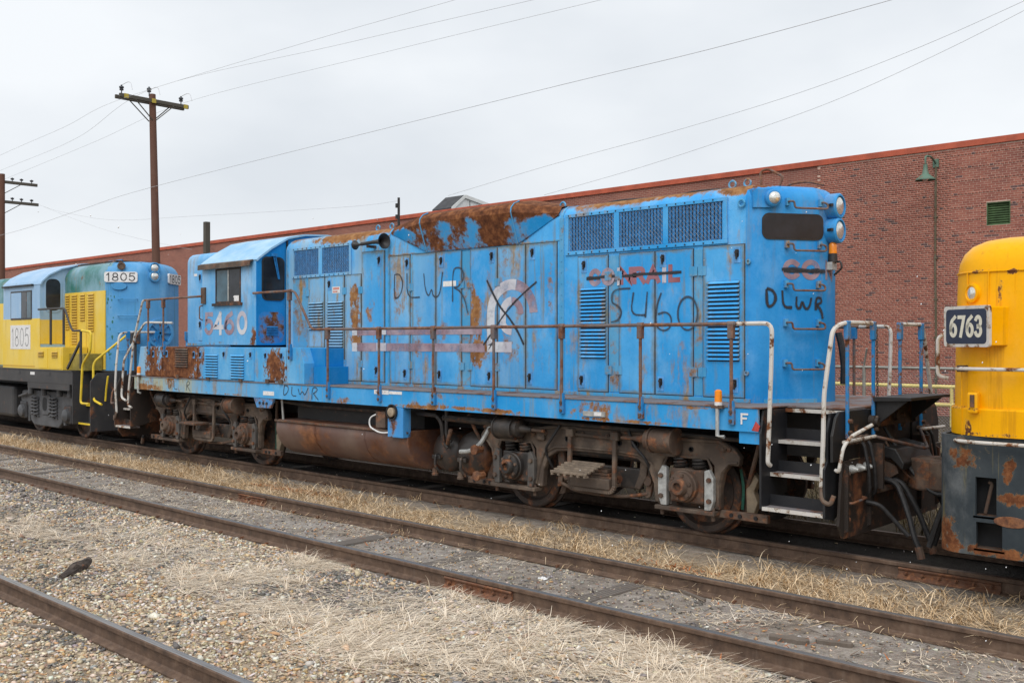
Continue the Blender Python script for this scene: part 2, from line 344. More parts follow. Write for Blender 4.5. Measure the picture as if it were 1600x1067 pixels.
MAT['red'] = plain('faded red paint', (0.42, 0.05, 0.04), 0.5, 0, 0.3, 20)
MAT['teal'] = plain('green brake hose', (0.02, 0.10, 0.07), 0.5, 0, 0.3, 20)
MAT['orange_rust'] = rusty('orange rust', (0.24, 0.10, 0.04), 0.7, 6.0, 0.85, 0.2)
def glass(name, col=(0.012, 0.014, 0.018)):
    m = MT(name, 0.06, 0.0, 0.3); m.color(m.mix(m.smooth(m.noise(2.0, 5), .35, .7), col, tuple(k * 2.5 for k in col))); m.rough(m.smooth(m.noise(9, 5), .4, .7, .05, .22)); return m.mat
MAT['glass'] = glass('dark window glass')
MAT['numglass'] = plain('blacked out window', (0.017, 0.018, 0.024), .35, 0, .3, 5, 0)
MAT['glass_blue'] = glass('reflecting window glass', (0.03, 0.06, 0.08))
def letter(name, c1, c2, wear=0.40, sc=5.0):
    m = MT(name, 0.6); n = m.noise(sc, 7, 0.7)
    m.color(m.mix(m.smooth(m.noise(1.6, 3), .42, .60), c1, c2)); m.alpha(m.smooth(n, wear - .22, wear + .12, 0.35, 0.97)); return m.mat
MAT['let_white'] = letter('worn white lettering', (0.58, 0.61, 0.66), (0.48, 0.47, 0.54), 0.42)
MAT['let_pink'] = letter('faded pink lettering', (0.30, 0.20, 0.24), (0.38, 0.31, 0.37), 0.47)
MAT['let_red'] = letter('faded red lettering', (0.25, 0.065, 0.075), (0.30, 0.13, 0.16), 0.32)
def chaikin(p, n=2):
    for _ in range(n):
        q = [p[0]]
        for a, b in zip(p[:-1], p[1:]): q += [(a[0]*.75+b[0]*.25, a[1]*.75+b[1]*.25), (a[0]*.25+b[0]*.75, a[1]*.25+b[1]*.75)]
        p = q + [p[-1]]
    return p
def spray(name, col, soft=0.55, op=0.95):
    m = MT(name, 0.7); u = m.uvs(); m.color(col)
    e = m.math('ABSOLUTE', m.math('SUBTRACT', m.math('MULTIPLY', u[1], 2.0), 1.0))
    e = m.math('ADD', e, m.math('MULTIPLY', m.math('SUBTRACT', m.noise(40, 4, .7), .5), .5))
    m.alpha(m.math('MULTIPLY', m.smooth(e, 1.0, soft), op)); return m.mat
MAT['spray'] = spray('black spray paint', (0.022, 0.024, 0.030), 0.25)
MAT['spray_thin'] = spray('faded black spray paint', (0.035, 0.042, 0.055), 0.2, 0.82)

# ------------------------------------------------------------------ strokes and lettering
def arc(cx, cy, rx, ry, a0, a1, n=14):
    return [(cx + rx * math.cos(R(a0 + (a1 - a0) * k / n)), cy + ry * math.sin(R(a0 + (a1 - a0) * k / n))) for k in range(n + 1)]
GLYPH = {
 'C': (0.74, [arc(.37, .5, .37, .5, 45, 315, 20)]), 'O': (0.78, [arc(.39, .5, .39, .5, 90, 450, 26)]),
 'N': (0.68, [[(0, 0), (0, 1), (.68, 0), (.68, 1)]]), 'A': (0.74, [[(0, 0), (.37, 1), (.74, 0)], [(.16, .33), (.58, .33)]]),
 'R': (0.66, [[(0, 0), (0, 1), (.36, 1)] + arc(.36, .76, .27, .24, 90, -90, 10) + [(0, .52)], [(.34, .52), (.66, 0)]]),
 'I': (0.14, [[(.07, 0), (.07, 1)]]), 'L': (0.52, [[(0, 1), (0, 0), (.52, 0)]]), 'F': (0.5, [[(0, 0), (0, 1), (.5, 1)], [(0, .55), (.4, .55)]]),
 'D': (0.64, [[(0, 0), (0, 1), (.25, 1)] + arc(.25, .5, .39, .5, 90, -90, 14) + [(0, 0)]]),
 'W': (0.9, [[(0, 1), (.2, 0), (.45, .75), (.7, 0), (.9, 1)]]), 'K': (0.6, [[(0, 0), (0, 1)], [(.58, 1), (.02, .45)], [(.2, .6), (.6, 0)]]),
 '0': (0.60, [arc(.30, .5, .30, .5, 90, 450, 24)]), '1': (0.30, [[(.02, .8), (.2, 1), (.2, 0)]]),
 '3': (0.56, [arc(.27, .74, .27, .26, 150, -90, 14) + arc(.27, .25, .29, .25, 90, -155, 14)]),
 '4': (0.62, [[(.46, 0), (.46, 1)], [(.46, 1), (0, .30), (.62, .30)]]),
 '5': (0.58, [[(.53, 1), (.08, 1), (.05, .55)] + arc(.28, .33, .29, .33, 128, -150, 16)]),
 '6': (0.58, [[(.46, 1)] + arc(.34, .40, .34, .50, 120, 180, 6) + arc(.29, .30, .29, .30, 180, 540, 22)]),
 '7': (0.56, [[(0, 1), (.56, 1), (.2, 0)]]), '8': (0.58, [arc(.29, .74, .24, .26, 270, -90, 20), arc(.29, .25, .29, .25, 90, 450, 20)]),
 'E': (0.5, [[(.5, 1), (0, 1), (0, 0), (.5, 0)], [(0, .52), (.42, .52)]]), 'T': (0.6, [[(0, 1), (.6, 1)], [(.3, 1), (.3, 0)]]), 'P': (0.6, [[(0, 0), (0, 1), (.33, 1)] + arc(.33, .75, .26, .25, 90, -90, 10) + [(0, .5)]]),
}
def resample(pts, step):
    out = [Vector(pts[0])]
    for a, b in zip(pts[:-1], pts[1:]):
        a, b = Vector(a), Vector(b); k = max(1, int(math.ceil((b - a).length / step)))
        for i in range(1, k + 1): out.append(a.lerp(b, i / k))
    return out
def ribbon(mb, pts, w, mapf, step=0.05, square=True, vary=0.0):
    pts = [p for i, p in enumerate(pts) if i == 0 or (Vector(p) - Vector(pts[i-1])).length > 1e-5]
    p = resample([Vector((q[0], q[1])) for q in pts], step); n = len(p)
    closed = (p[0] - p[-1]).length < 1e-4
    base = len(mb.v); L = 0.0; vs_ = []
    for i in range(n):
        a = p[i-1] if i > 0 else (p[-2] if closed else None); b = p[i+1] if i < n-1 else (p[1] if closed else None)
        d1 = (p[i] - a).normalized() if a is not None else None; d2 = (b - p[i]).normalized() if b is not None else None
        d1 = d1 or d2; d2 = d2 or d1
        t = d1 + d2
        t = t.normalized() if t.length > .2 else d2
        nn = Vector((-t.y, t.x)); c = max(0.5, nn.dot(Vector((-d1.y, d1.x))))
        q = p[i].copy()
        if square and not closed and i == 0: q -= d2 * w * .5
        if square and not closed and i == n-1: q += d1 * w * .5
        ww = w * (1 + vary * (mnoise.noise(Vector((p[i].x * 7, p[i].y * 7, w * 50))) * 1.6 + .5 * mnoise.noise(Vector((p[i].x * 23, p[i].y * 23, 3)))))
        vs_.append(q + nn * (ww / 2 / c)); vs_.append(q - nn * (ww / 2 / c))
    mb.add([mapf(v.x, v.y) for v in vs_], [(2*i, 2*i+1, 2*i+3, 2*i+2) for i in range(n-1)])
    for i in range(n): mb.uv[base+2*i] = (i / n, 0.0); mb.uv[base+2*i+1] = (i / n, 1.0)
def lift(mb, v_b, f_b, d):
    a, b, c = (mb.v[k] for k in mb.f[f_b][:3]); n = (b - a).cross(c - a)
    if n.length < 1e-12: return
    n.normalize(); n = n if n.dot(CAM - a) > 0 else -n
    for k in range(v_b, len(mb.v)): mb.v[k] = mb.v[k] + n * d
def text(mb, s, x0, z0, h, wscale, stroke, mapf, gap=0.22, width=None, slant=0.0, jit=0.0, square=True):
    tot = sum(GLYPH[c][0] for c in s) + gap * (len(s) - 1)
    k = h * wscale if width is None else width / tot
    x = x0
    for c in s:
        w, strokes = GLYPH[c]
        dz = random.uniform(-jit, jit) * h
        for si, st in enumerate(strokes):
            v_b, f_b = len(mb.v), len(mb.f)
            ribbon(mb, [(x + px * k + slant * pz * h, z0 + dz + pz * h) for px, pz in st], stroke, mapf, 0.04, square)
            if si: lift(mb, v_b, f_b, si * .0008)
        x += (w + gap) * k

# ================================================================== ENVIRONMENT
G0 = -0.178
YB, YC = -3.5025, -8.158          # centres of the second and third track
HG = 0.7525                        # half distance between rail heads
RAIL_Y = [0 - HG, HG, YB - HG, YB + HG, YC - HG, YC + HG]
def np_mesh(name, V, Fc, mat, attr=None, acol=None):
    me = bpy.data.meshes.new(name); V = np.asarray(V, np.float32); Fc = np.asarray(Fc, np.int32); k = Fc.shape[1]
    me.vertices.add(len(V)); me.vertices.foreach_set('co', V.ravel())
    me.loops.add(Fc.size); me.loops.foreach_set('vertex_index', Fc.ravel())
    me.polygons.add(len(Fc)); me.polygons.foreach_set('loop_start', np.arange(0, Fc.size, k, dtype=np.int32))
    me.update(calc_edges=True)
    if attr is not None:
        a = me.attributes.new('rnd', 'FLOAT', 'POINT'); a.data.foreach_set('value', np.asarray(attr, np.float32))
    if acol is not None:
        a = me.attributes.new('col', 'FLOAT_COLOR', 'POINT'); a.data.foreach_set('color', np.asarray(acol, np.float32).ravel())
    me.materials.append(mat); return me
def attr_node(m, name, out='Fac'):
    a = m.n('ShaderNodeAttribute'); a.attribute_name = name; return a.outputs[out]

# ---------------- ground
def ground_mat():
    m = MT('yard soil and fines', 0.95, 0, 0.15); X = m.xyz()
    big = m.noise(0.7, 6, 0.65); fine = m.noise(9, 8, 0.75); vf = m.noise(60, 4, 0.7)
    dark = m.ramp(fine, [(0.30, (0.12, 0.10, 0.088)), (0.52, (0.31, 0.27, 0.235)), (0.75, (0.46, 0.42, 0.38))])
    tan = m.ramp(fine, [(0.28, (0.16, 0.125, 0.09)), (0.5, (0.38, 0.30, 0.22)), (0.72, (0.56, 0.47, 0.37))])
    grav = m.math('ADD', X[1], m.math('MULTIPLY', m.math('SUBTRACT', big, .5), 2.6))
    c = m.mix(m.smooth(grav, -5.2, -6.2), dark, tan)
    strip = m.math('MULTIPLY', m.smooth(X[1], -2.9, -2.4), m.smooth(X[1], -0.9, -1.7))
    c = m.mix(m.math('MULTIPLY', strip, .75), c, m.mix(.5, tan, (0.30, 0.23, 0.14)))
    ash = m.noise(1.3, 7, .7, m.shift(m.pos(), (5, 3, 1))); midz = m.math('MULTIPLY', m.smooth(X[1], -4.6, -4.2), m.smooth(X[1], -2.5, -2.9))
    c = m.mix(m.math('MULTIPLY', midz, m.smooth(ash, .46, .66, 0, .75)), c, m.ramp(fine, [(.3, (0.26, 0.23, 0.205)), (.7, (0.54, 0.50, 0.46))]))
    c = m.mix(m.math('MULTIPLY', midz, m.smooth(ash, .48, .34, 0, .6)), c, m.ramp(fine, [(.3, (0.09, 0.07, 0.055)), (.7, (0.32, 0.25, 0.19))]))
    oil_shade = m.math('MULTIPLY', m.smooth(X[1], -.95, -.62), m.smooth(X[1], 1.1, .75)); c = m.mix(m.math('MULTIPLY', oil_shade, m.smooth(X[0], 16, 12, 0, .88)), c, (0.018, 0.016, 0.015))  # oily soil, painted darker still to deepen the shade under the locomotives
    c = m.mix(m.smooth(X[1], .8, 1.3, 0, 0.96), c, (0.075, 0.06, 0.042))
    v = m.n('ShaderNodeTexVoronoi'); v.inputs['Scale'].default_value = 42; m.set(v.inputs['Vector'], m.pos())
    c = m.mix(m.smooth(v.outputs['Distance'], 0.05, 0.55, 0.25, 0), c, m.mix(0.5, v.outputs['Color'], (0.45, 0.38, 0.30)), 'OVERLAY')
    c = m.mix(m.smooth(vf, .35, .7, 0, .3), c, (0.04, 0.035, 0.03))
    m.color(c); m.bump(m.math('ADD', m.math('MULTIPLY', fine, .6), m.math('ADD', vf, m.math('MULTIPLY', v.outputs['Distance'], -.7))), 0.7, 0.02); return m.mat
def ground_h(x, y):
    h = 0.016 * mnoise.noise(Vector((x * .9, y * .9, 0))) + 0.010 * mnoise.noise(Vector((x * 3.1, y * 3.1, 4)))
    if -2.9 < y < -0.6: h += 0.02 * math.sin((y + 2.9) / 2.3 * math.pi)
    if -4.2 < y < -2.8 or -0.7 < y < 0.7: h -= 0.006
    if y > 1.5: h += min(0.12, (y - 1.5) * .03)
    if abs(x) > 60 or abs(y) > 30: h *= .3
    return G0 + h
def axis(fine0, fine1, st, far):
    a = list(np.arange(fine0, fine1, st)); g = st; lo = fine0; hi = a[-1]; L = []; H = []
    while lo > -far: g *= 1.25; lo -= g; L.append(lo)
    g = st
    while hi < far: g *= 1.25; hi += g; H.append(hi)
    return L[::-1] + a + H
gx, gy = axis(-22, 12, 0.11, 900), axis(-9.5, 3.0, 0.11, 900)
gv = [(x, y, ground_h(x, y)) for y in gy for x in gx]; nx = len(gx)
gf = [(j*nx+i, j*nx+i+1, (j+1)*nx+i+1, (j+1)*nx+i) for j in range(len(gy)-1) for i in range(nx-1)]
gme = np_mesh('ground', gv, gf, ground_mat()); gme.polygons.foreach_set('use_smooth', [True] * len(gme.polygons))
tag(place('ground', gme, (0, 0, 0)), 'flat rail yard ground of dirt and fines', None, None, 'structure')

# ---------------- tracks
def rail_mat(name, shine):
    m = MT(name, 0.75); n = m.noise(7, 7, .7)
    c = m.ramp(n, [(0.3, (0.055, 0.034, 0.024)), (0.52, (0.115, 0.070, 0.046)), (0.74, (0.19, 0.125, 0.085))])
    st = m.noise(1.0, 5, .7, m.stretch(m.pos(), (16, 16, 1.2))); c = m.mix(m.smooth(st, .5, .75, 0, .4), c, (0.20, 0.15, 0.115))
    m.color(c); m.bump(m.noise(50, 4, .7), .3, .003); return m.mat
def head_mat(name, c, rough):
    m = MT(name, rough, 0.75); s = m.noise(3.0, 6, .6, m.stretch(m.pos(), (0.6, 26, 1)))
    m.color(m.mix(m.smooth(s, .38, .68), c, tuple(k * .55 for k in c))); m.rough(m.smooth(s, .3, .7, rough - .08, rough + .15)); return m.mat
MAT['rail'] = rail_mat('brown rail steel', 0)
MAT['head'] = head_mat('worn rail head', (0.33, 0.315, 0.31), 0.38)
MAT['head_dull'] = head_mat('dull rail head', (0.20, 0.155, 0.125), 0.55)
RP = [(-.070, -.172), (.070, -.172), (.070, -.160), (.022, -.146), (.010, -.135), (.009, -.055), (.016, -.046), (.035, -.040), (.037, -.010), (.030, -.001), (.018, 0.0), (-.018, 0.0), (-.030, -.001), (-.037, -.010), (-.035, -.040), (-.016, -.046), (-.009, -.055), (-.010, -.135), (-.022, -.146), (-.070, -.160)]
def rail(y, x0, x1, parent, head):
    mb = MB(); n = len(RP); xs = [x0, x1]
    mb.v = [Vector((x, y + p[0], p[1])) for x in xs for p in RP]
    for i in range(n):
        i2 = (i + 1) % n; mb.f.append([i, i2, n + i2, n + i]); mb.mi.append(1 if RP[i][1] > -.0012 and RP[i2][1] > -.0012 else 0)
    mb.f.append(list(range(n))[::-1]); mb.f.append(list(range(n, 2 * n))); mb.mi += [0, 0]
    return mb.build('rail', [MAT['rail'], head], parent, at=(0, y, -0.172))
MAT['tie'] = rusty('weathered tie timber', (0.14, 0.12, 0.105), 0.0, 5.0, 0.9, 0.5, (0.18, 0.155, 0.13))
MAT['jbar'] = rusty('rusted joint bar', (0.13, 0.062, 0.036), 0.55, 9.0, 0.8, 0.3, (0.24, 0.15, 0.10))
def tie_mesh():
    mb = MB(); random.seed(3)
    mb.box(-.11, .11, -1.28, 1.28, -.18, 0)
    for k in range(5):
        mb.box(-.10 + k * .042, -.068 + k * .042, -1.27, 1.27, 0, .004)
    o = mb.build('tie', MAT['tie'], None, at=(0, 0, 0)); me = o.data; bpy.data.objects.remove(o); return me
TIE = tie_mesh()
def bolt_mesh():
    mb = MB(); mb.cyl((0, 0, 0), (0, -.018, 0), .019, n=6); mb.cyl((0, -.018, 0), (0, -.040, 0), .011, n=8)
    o = mb.build('bolt', MAT['jbar'], None, at=(0, 0, 0)); me = o.data; bpy.data.objects.remove(o); return me
BOLT = bolt_mesh()
def joint(xc, y, parent, L=0.92, nb=6):
    e = empty('joint_bar', (xc, y - .03, -.16), parent)
    mb = MB(); mb.prism([(y - .012, -.052), (y - .030, -.050), (y - .046, -.060), (y - .040, -.074), (y - .026, -.086), (y - .026, -.122), (y - .060, -.146), (y - .074, -.158), (y - .040, -.152), (y - .012, -.140)], 'x', xc - L/2, xc + L/2)
    mb.build('splice_bar', MAT['jbar'], e)
    mb = MB(); mb.box(xc - .003, xc + .003, y - .0375, y + .0375, -.04, .0008); mb.build('rail_gap', MAT['dark'], e)
    for k in range(nb):
        place('bolt', BOLT, (xc - L/2 + L * (k + .5) / nb, y - .0255, -.103), e)
def track(yc, label, head, x0, x1, tx0, tx1, phase):
    t = empty('railway_track', (0, yc, -0.172)); tag(t, label, 'railway track', 'parallel yard tracks')
    for s in (-1, 1): rail(yc + s * HG, x0, x1, t, head)
    x = tx0 + phase
    while x < tx1:
        o = place('tie', TIE, (x, yc + random.uniform(-.05, .05), -.172 + (random.uniform(-.006, .004) if random.random() < .18 else random.uniform(-.06, -.03))), t)
        o.rotation_euler.z = random.uniform(-.03, .03); x += 0.55 + random.uniform(-.05, .05)
    return t
tA = track(0, 'brown rusty track that the three locomotives stand on', MAT['head_dull'], -150, 60, -14, 13, .2)
tB = track(YB, 'middle track with grey polished rail heads between grass and gravel', MAT['head'], -150, 60, -16, 13, 0)
tC = track(YC, 'nearest track, one rail crossing the lower left corner in tan gravel', MAT['head'], -150, 60, -10, 9, .1)
joint(on_z(738, 905, 0).x, YB - HG, tB); joint(on_z(402, 768, 0).x, YB + HG, tB, .75)
joint(on_z(1473, 893, 0).x, -HG, tA, 1.0)
# rail spikes along the two visible rails of the middle track
def spike_mesh():
    mb = MB(); mb.box(-.012, .012, -.03, .012, 0, .022); mb.box(-.010, .010, -.005, .010, -.06, .0)
    o = mb.build('spike', MAT['jbar'], None, at=(0, 0, 0)); me = o.data; bpy.data.objects.remove(o); return me
SPIKE = spike_mesh()
for k in range(26):
    x = -5.5 + k * .55 + random.uniform(-.04, .04)
    for ry in (YB - HG, YB + HG):
        if random.random() < .7:
            o = place('spike', SPIKE, (x, ry - .082, -.166), tB); o.rotation_euler.z = math.pi
for k in range(14):
    place('spike', SPIKE, (-2 + k * .55 + random.uniform(-.05, .05), -HG - .082, -.166), tA).rotation_euler.z = math.pi

# ---------------- gravel
def stone_variants(n=7):
    out = []
    for k in range(n):
        bm = bmesh.new()
        for i in range(9):
            d = RNG.normal(size=3); d /= np.linalg.norm(d); d *= RNG.uniform(.75, 1.2); bm.verts.new((d[0], d[1] * .8, d[2] * .62))
        r = bmesh.ops.convex_hull(bm, input=bm.verts); bmesh.ops.delete(bm, geom=[g for g in r['geom_interior'] if isinstance(g, bmesh.types.BMVert)], context='VERTS')
        bm.verts.index_update(); bm.verts.ensure_lookup_table()
        out.append((np.array([v.co[:] for v in bm.verts]), np.array([[v.index for v in f.verts] for f in bm.faces]))); bm.free()
    return out
SV = stone_variants()
PAL = np.array([(.52,.40,.255), (.50,.295,.135), (.64,.56,.44), (.70,.68,.63), (.26,.26,.27), (.055,.06,.07), (.25,.14,.10), (.44,.36,.27)])
def scatter_stones(xy, size, pal_p, zoff=0.3):
    """xy (n,2), size (n,), pal_p (n,8) probabilities"""
    n = len(xy); cum = np.cumsum(pal_p / pal_p.sum(1, keepdims=True), 1)
    ci = (RNG.random((n, 1)) > cum).sum(1).clip(0, 7); colr = np.clip((PAL[ci] * .80 + np.array([.45, .375, .285]) * .20) * RNG.uniform(.80, 1.40, (n, 1)), 0, .85) * RNG.uniform(.93, 1.07, (n, 3))
    gz = np.array([ground_h(a, b) for a, b in xy]); var = RNG.integers(0, len(SV), n); Vs, Fs, Cs = [], [], []; base = 0
    for k, (bv, bf) in enumerate(SV):
        I = np.where(var == k)[0]; m = len(I)
        if not m: continue
        yaw = RNG.uniform(0, 6.28, m); tl = RNG.normal(0, .35, m)
        s = size[I][:, None, None] * RNG.uniform(.75, 1.25, (m, 1, 3)); p = bv[None] * s
        ct, st = np.cos(tl)[:, None], np.sin(tl)[:, None]; y2 = p[..., 1] * ct - p[..., 2] * st; z2 = p[..., 1] * st + p[..., 2] * ct
        c, s_ = np.cos(yaw)[:, None], np.sin(yaw)[:, None]; x3 = p[..., 0] * c - y2 * s_; y3 = p[..., 0] * s_ + y2 * c
        P = np.stack([x3 + xy[I, 0][:, None], y3 + xy[I, 1][:, None], z2 + (gz[I] + size[I] * zoff)[:, None]], -1)
        Vs.append(P.reshape(-1, 3)); Fs.append((bf[None] + (np.arange(m) * len(bv))[:, None, None]).reshape(-1, 3) + base)
        Cs.append(np.concatenate([np.repeat(colr[I], len(bv), 0), np.ones((m * len(bv), 1))], 1)); base += m * len(bv)
    return np.concatenate(Vs), np.concatenate(Fs), np.concatenate(Cs)
def stone_mat():
    m = MT('crushed stone', 0.85, 0, 0.3); c = attr_node(m, 'col', 'Color')
    m.color(m.mix(m.smooth(m.noise(70, 4, .7), .35, .7, 0, .35), c, m.mix(1.0, c, (0.45, 0.42, 0.40), 'MULTIPLY'))); m.bump(m.noise(160, 3, .7), .4, .003); return m.mat
MAT['stone'] = stone_mat()
def nz(x, y, s, o=0.0): return mnoise.noise(Vector((x * s + o, y * s - o, o * .3)))
def near_rail(y, w=.075): return any(abs(y - r) < w for r in RAIL_Y)
def stones_zone(n, x0, x1, y0, y1, smin, smax, accept, pal):
    xs, ys = RNG.uniform(x0, x1, n), RNG.uniform(y0, y1, n); keep = []; pp = []
    for a, b in zip(xs, ys):
        if near_rail(b): continue
        if RNG.random() > accept(a, b): continue
        keep.append((a, b)); pp.append(pal(a, b))
    keep = np.array(keep); sz = smin + (smax - smin) * RNG.random(len(keep)) ** 1.9
    big = RNG.random(len(keep)) < .012; sz[big] *= 1.9
    return keep, sz, np.array(pp)
# straw mat positions (measured on the photograph, on the ground plane)
STRAW = [(190, 880, 1.2, .45), (300, 905, .9, .35), (60, 830, 1.3, .4), (210, 840, 1.2, .35), (420, 905, .7, .3), (640, 955, 1.0, .35), (760, 960, .8, .4), (560, 985, .9, .35), (420, 960, .8, .3), (660, 1030, .75, .42), (540, 1020, .6, .3), (800, 1030, .75, .42), (930, 1045, .7, .4), (1040, 1060, .55, .3), (880, 985, .6, .35), (1000, 1010, .5, .3), (470, 880, .5, .2), (700, 920, .6, .25), (360, 800, .8, .2), (100, 765, 1.0, .2), (1120, 1066, .6, .3), (300, 860, 1.0, .3)]
STRAW_W = [(on_z(u, v, G0), a, b) for u, v, a, b in STRAW]
def straw_density(x, y):
    d = 0.0
    for c, a, b in STRAW_W:
        q = ((x - c.x) / a) ** 2 + ((y - c.y) / b) ** 2
        if q < 4: d = max(d, math.exp(-q * 1.1))
    return d * (0.25 + 1.3 * max(0, 0.45 + nz(x, y, 2.2, 3.0) + .5 * nz(x, y, .9, 6)))
def dark_patch(x, y): return nz(x, y, .55, 7) + .6 * nz(x, y, 1.9, 2) + (0.28 if y > -6.1 else -.12)
def pal_grav(x, y):
    d = dark_patch(x, y)
    if d > .22: return (.20, .10, .16, .10, .35, .75, .08, .2)
    return (.46, .20, .42, .20, .12, .09, .05, .34)
def pal_mid(x, y): return (.22, .14, .2, .12, .35, .45, .16, .3)
zones = []
zones.append(stones_zone(52000, 1.5, 9.6, -8.85, -4.36, .011, .033, lambda x, y: 0.95 - .55 * min(1, straw_density(x, y)) - (.25 if dark_patch(x, y) > .3 else 0), pal_grav))
zones.append(stones_zone(40000, -11, 1.5, -8.85, -4.36, .014, .036, lambda x, y: 0.85 - .6 * min(1, straw_density(x, y)) - (.25 if dark_patch(x, y) > .3 else 0), pal_grav))
zones.append(stones_zone(9000, -36, -11, -8.85, -4.36, .024, .06, lambda x, y: 0.8, pal_grav))
zones.append(stones_zone(14000, -12, 11.5, -4.25, -2.75, .007, .026, lambda x, y: .55 + .5 * nz(x, y, .8, 5) + (.35 if abs(y + 2.95) < .16 else 0), pal_mid))
zones.append(stones_zone(4200, -34, -12, -4.25, -2.75, .016, .042, lambda x, y: .8, pal_mid))
zones.append(stones_zone(2600, -14, 12, -2.7, .65, .008, .024, lambda x, y: .35, pal_mid))
Vs, Fs, Cs = [], [], []; b0 = 0
for k_, s_, p_ in zones:
    v_, f_, c_ = scatter_stones(k_, s_, p_); Vs.append(v_); Fs.append(f_ + b0); Cs.append(c_); b0 += len(v_)
tag(place('gravel', np_mesh('gravel', np.concatenate(Vs), np.concatenate(Fs), MAT['stone'], None, np.concatenate(Cs)), (0, 0, 0)), 'tan, white and dark crushed stone ballast around the tracks', 'gravel', None, 'stuff')

# ---------------- dry grass
def straw_mat(name, stops):
    m = MT(name, 0.8, 0, 0.25); m.color(m.ramp(attr_node(m, 'rnd'), stops)); return m.mat
MAT['straw'] = straw_mat('dry straw', [(0.0, (0.17, 0.105, 0.055)), (0.3, (0.47, 0.325, 0.18)), (0.65, (0.73, 0.545, 0.34)), (1.0, (0.90, 0.735, 0.52))])
MAT['straw_grey'] = straw_mat('bleached straw', [(0.0, (0.34, 0.25, 0.17)), (0.35, (0.68, 0.56, 0.42)), (1.0, (0.92, 0.82, 0.68))])
def blades(base, head, length, e0, e1, width, rnd, seg=4, twist=None):
    n = len(base); V = np.zeros((n, seg + 1, 2, 3), np.float32); p = base.copy(); hx, hy = np.cos(head), np.sin(head)
    side = np.stack([-hy, hx, np.zeros(n)], -1)
    for k in range(seg + 1):
        w = (width * (1 - .8 * (k / seg) ** 1.5))[:, None]
        V[:, k, 0] = p - side * w / 2; V[:, k, 1] = p + side * w / 2
        e = e0 + (e1 - e0) * (k + .5) / seg; st = (length / seg)[:, None]
        p = p + np.stack([hx * np.cos(e), hy * np.cos(e), np.sin(e)], -1) * st
        if twist is not None: 
            head = head + twist; hx, hy = np.cos(head), np.sin(head)
    V[..., 2] = np.maximum(V[..., 2], G0 + .004 + RNG.random(n)[:, None, None] * .02)
    q = np.array([[2*k, 2*k+1, 2*k+3, 2*k+2] for k in range(seg)]); F_ = (q[None] + (np.arange(n) * 2 * (seg + 1))[:, None, None]).reshape(-1, 4)
    return V.reshape(-1, 3), F_, np.repeat(rnd, 2 * (seg + 1))
def grass_obj(name, parts, mat, label):
    Vs, Fs, As = [], [], []; b = 0
    for v, f, a in parts: Vs.append(v); Fs.append(f + b); As.append(a); b += len(v)
    o = place(name, np_mesh(name, np.concatenate(Vs), np.concatenate(Fs), mat, np.concatenate(As)), (0, 0, 0)); tag(o, label, 'grass', None, 'stuff'); return o
def tufts(cent, nb, spread, lmin, lmax, e0r, droop, width, lean=None, leanamt=0.0):
    n = len(cent); c = np.repeat(cent, nb, 0); m = len(c)
    b = c + np.concatenate([RNG.normal(0, spread, (m, 2)), np.zeros((m, 1))], 1)
    b[:, 2] = [ground_h(x, y) - .01 for x, y in b[:, :2]]
    hd = RNG.uniform(0, 6.283, m)
    if lean is not None:
        L = np.repeat(lean, nb); pick = RNG.random(m) < leanamt; hd = np.where(pick, L + RNG.normal(0, .45, m), hd)
    ln = RNG.uniform(lmin, lmax, m); e0 = RNG.uniform(*e0r, m); e1 = e0 - RNG.uniform(*droop, m)
    tr = np.repeat(RNG.uniform(-.18, .18, n), nb); rnd = np.clip(RNG.beta(2.4, 2.0, m) + tr, 0, 1)
    return blades(b, hd, ln, e0, e1, RNG.uniform(*width, m), rnd, 4, RNG.normal(0, .10, m))
parts = []
cs, ln_ = [], []
while len(cs) < 1500:       # strip of straw between the middle track and the locomotives
    x = 12 - 25 * RNG.random() ** 0.9; y = -2.66 + 1.85 * RNG.beta(1.2, 1.75)
    thin = 0.5 + 1.1 * nz(x, y, 1.1, 9) + .55 * nz(x, y, .4, 1) - max(0, (y + 1.45)) * 1.1
    if RNG.random() < min(1, .55 + thin * .7): cs.append((x, y, 0)); ln_.append(-1.2 + nz(x, y, .9, 2) * 2.2)
cs, ln_ = np.array(cs), np.array(ln_)
parts.append(tufts(cs, 15, .04, .14, .36, (.25, 1.25), (.8, 2.4), (.005, .010), ln_, .65))
mt = np.array([(12 - 26 * RNG.random(), -2.68 + 1.15 * RNG.beta(1, 1.5), 0) for _ in range(1600)])
parts.append(tufts(mt, 9, .10, .15, .38, (.05, .45), (.2, .7), (.005, .009), RNG.uniform(-.4, .4, 1600) + math.pi * RNG.integers(0, 2, 1600), .6))
far = np.array([(-13 - 24 * RNG.random(), -2.66 + 1.7 * RNG.beta(1.2, 1.6), 0) for _ in range(1500)])
parts.append(tufts(far, 11, .09, .12, .30, (.3, 1.2), (.9, 2.0), (.008, .013)))
grass_obj('dry_grass', parts, MAT['straw'], 'tall tan dead grass growing along the rail beside the blue locomotive')
parts = []; cs = []; ln_ = []
tries = 0
while len(cs) < 1250 and tries < 60000:
    tries += 1; c, a, b = STRAW_W[RNG.integers(len(STRAW_W))]
    x, y = c.x + RNG.normal(0, a * .75), c.y + RNG.normal(0, b * .75)
    if near_rail(y, .1) or not (-8.6 < y < -4.4): continue
    if RNG.random() < straw_density(x, y) * 1.5: cs.append((x, y, 0)); ln_.append(.5 + 2.0 * nz(x, y, .6, 4))
cs, ln_ = np.array(cs), np.array(ln_)
parts.append(tufts(cs, 9, .06, .16, .42, (.03, .42), (.15, .8), (.004, .007), ln_, .75))
k = RNG.random(len(cs)) < .12
parts.append(tufts(cs[k], 30, .02, .10, .28, (.2, 1.2), (.4, 1.6), (.004, .007)))
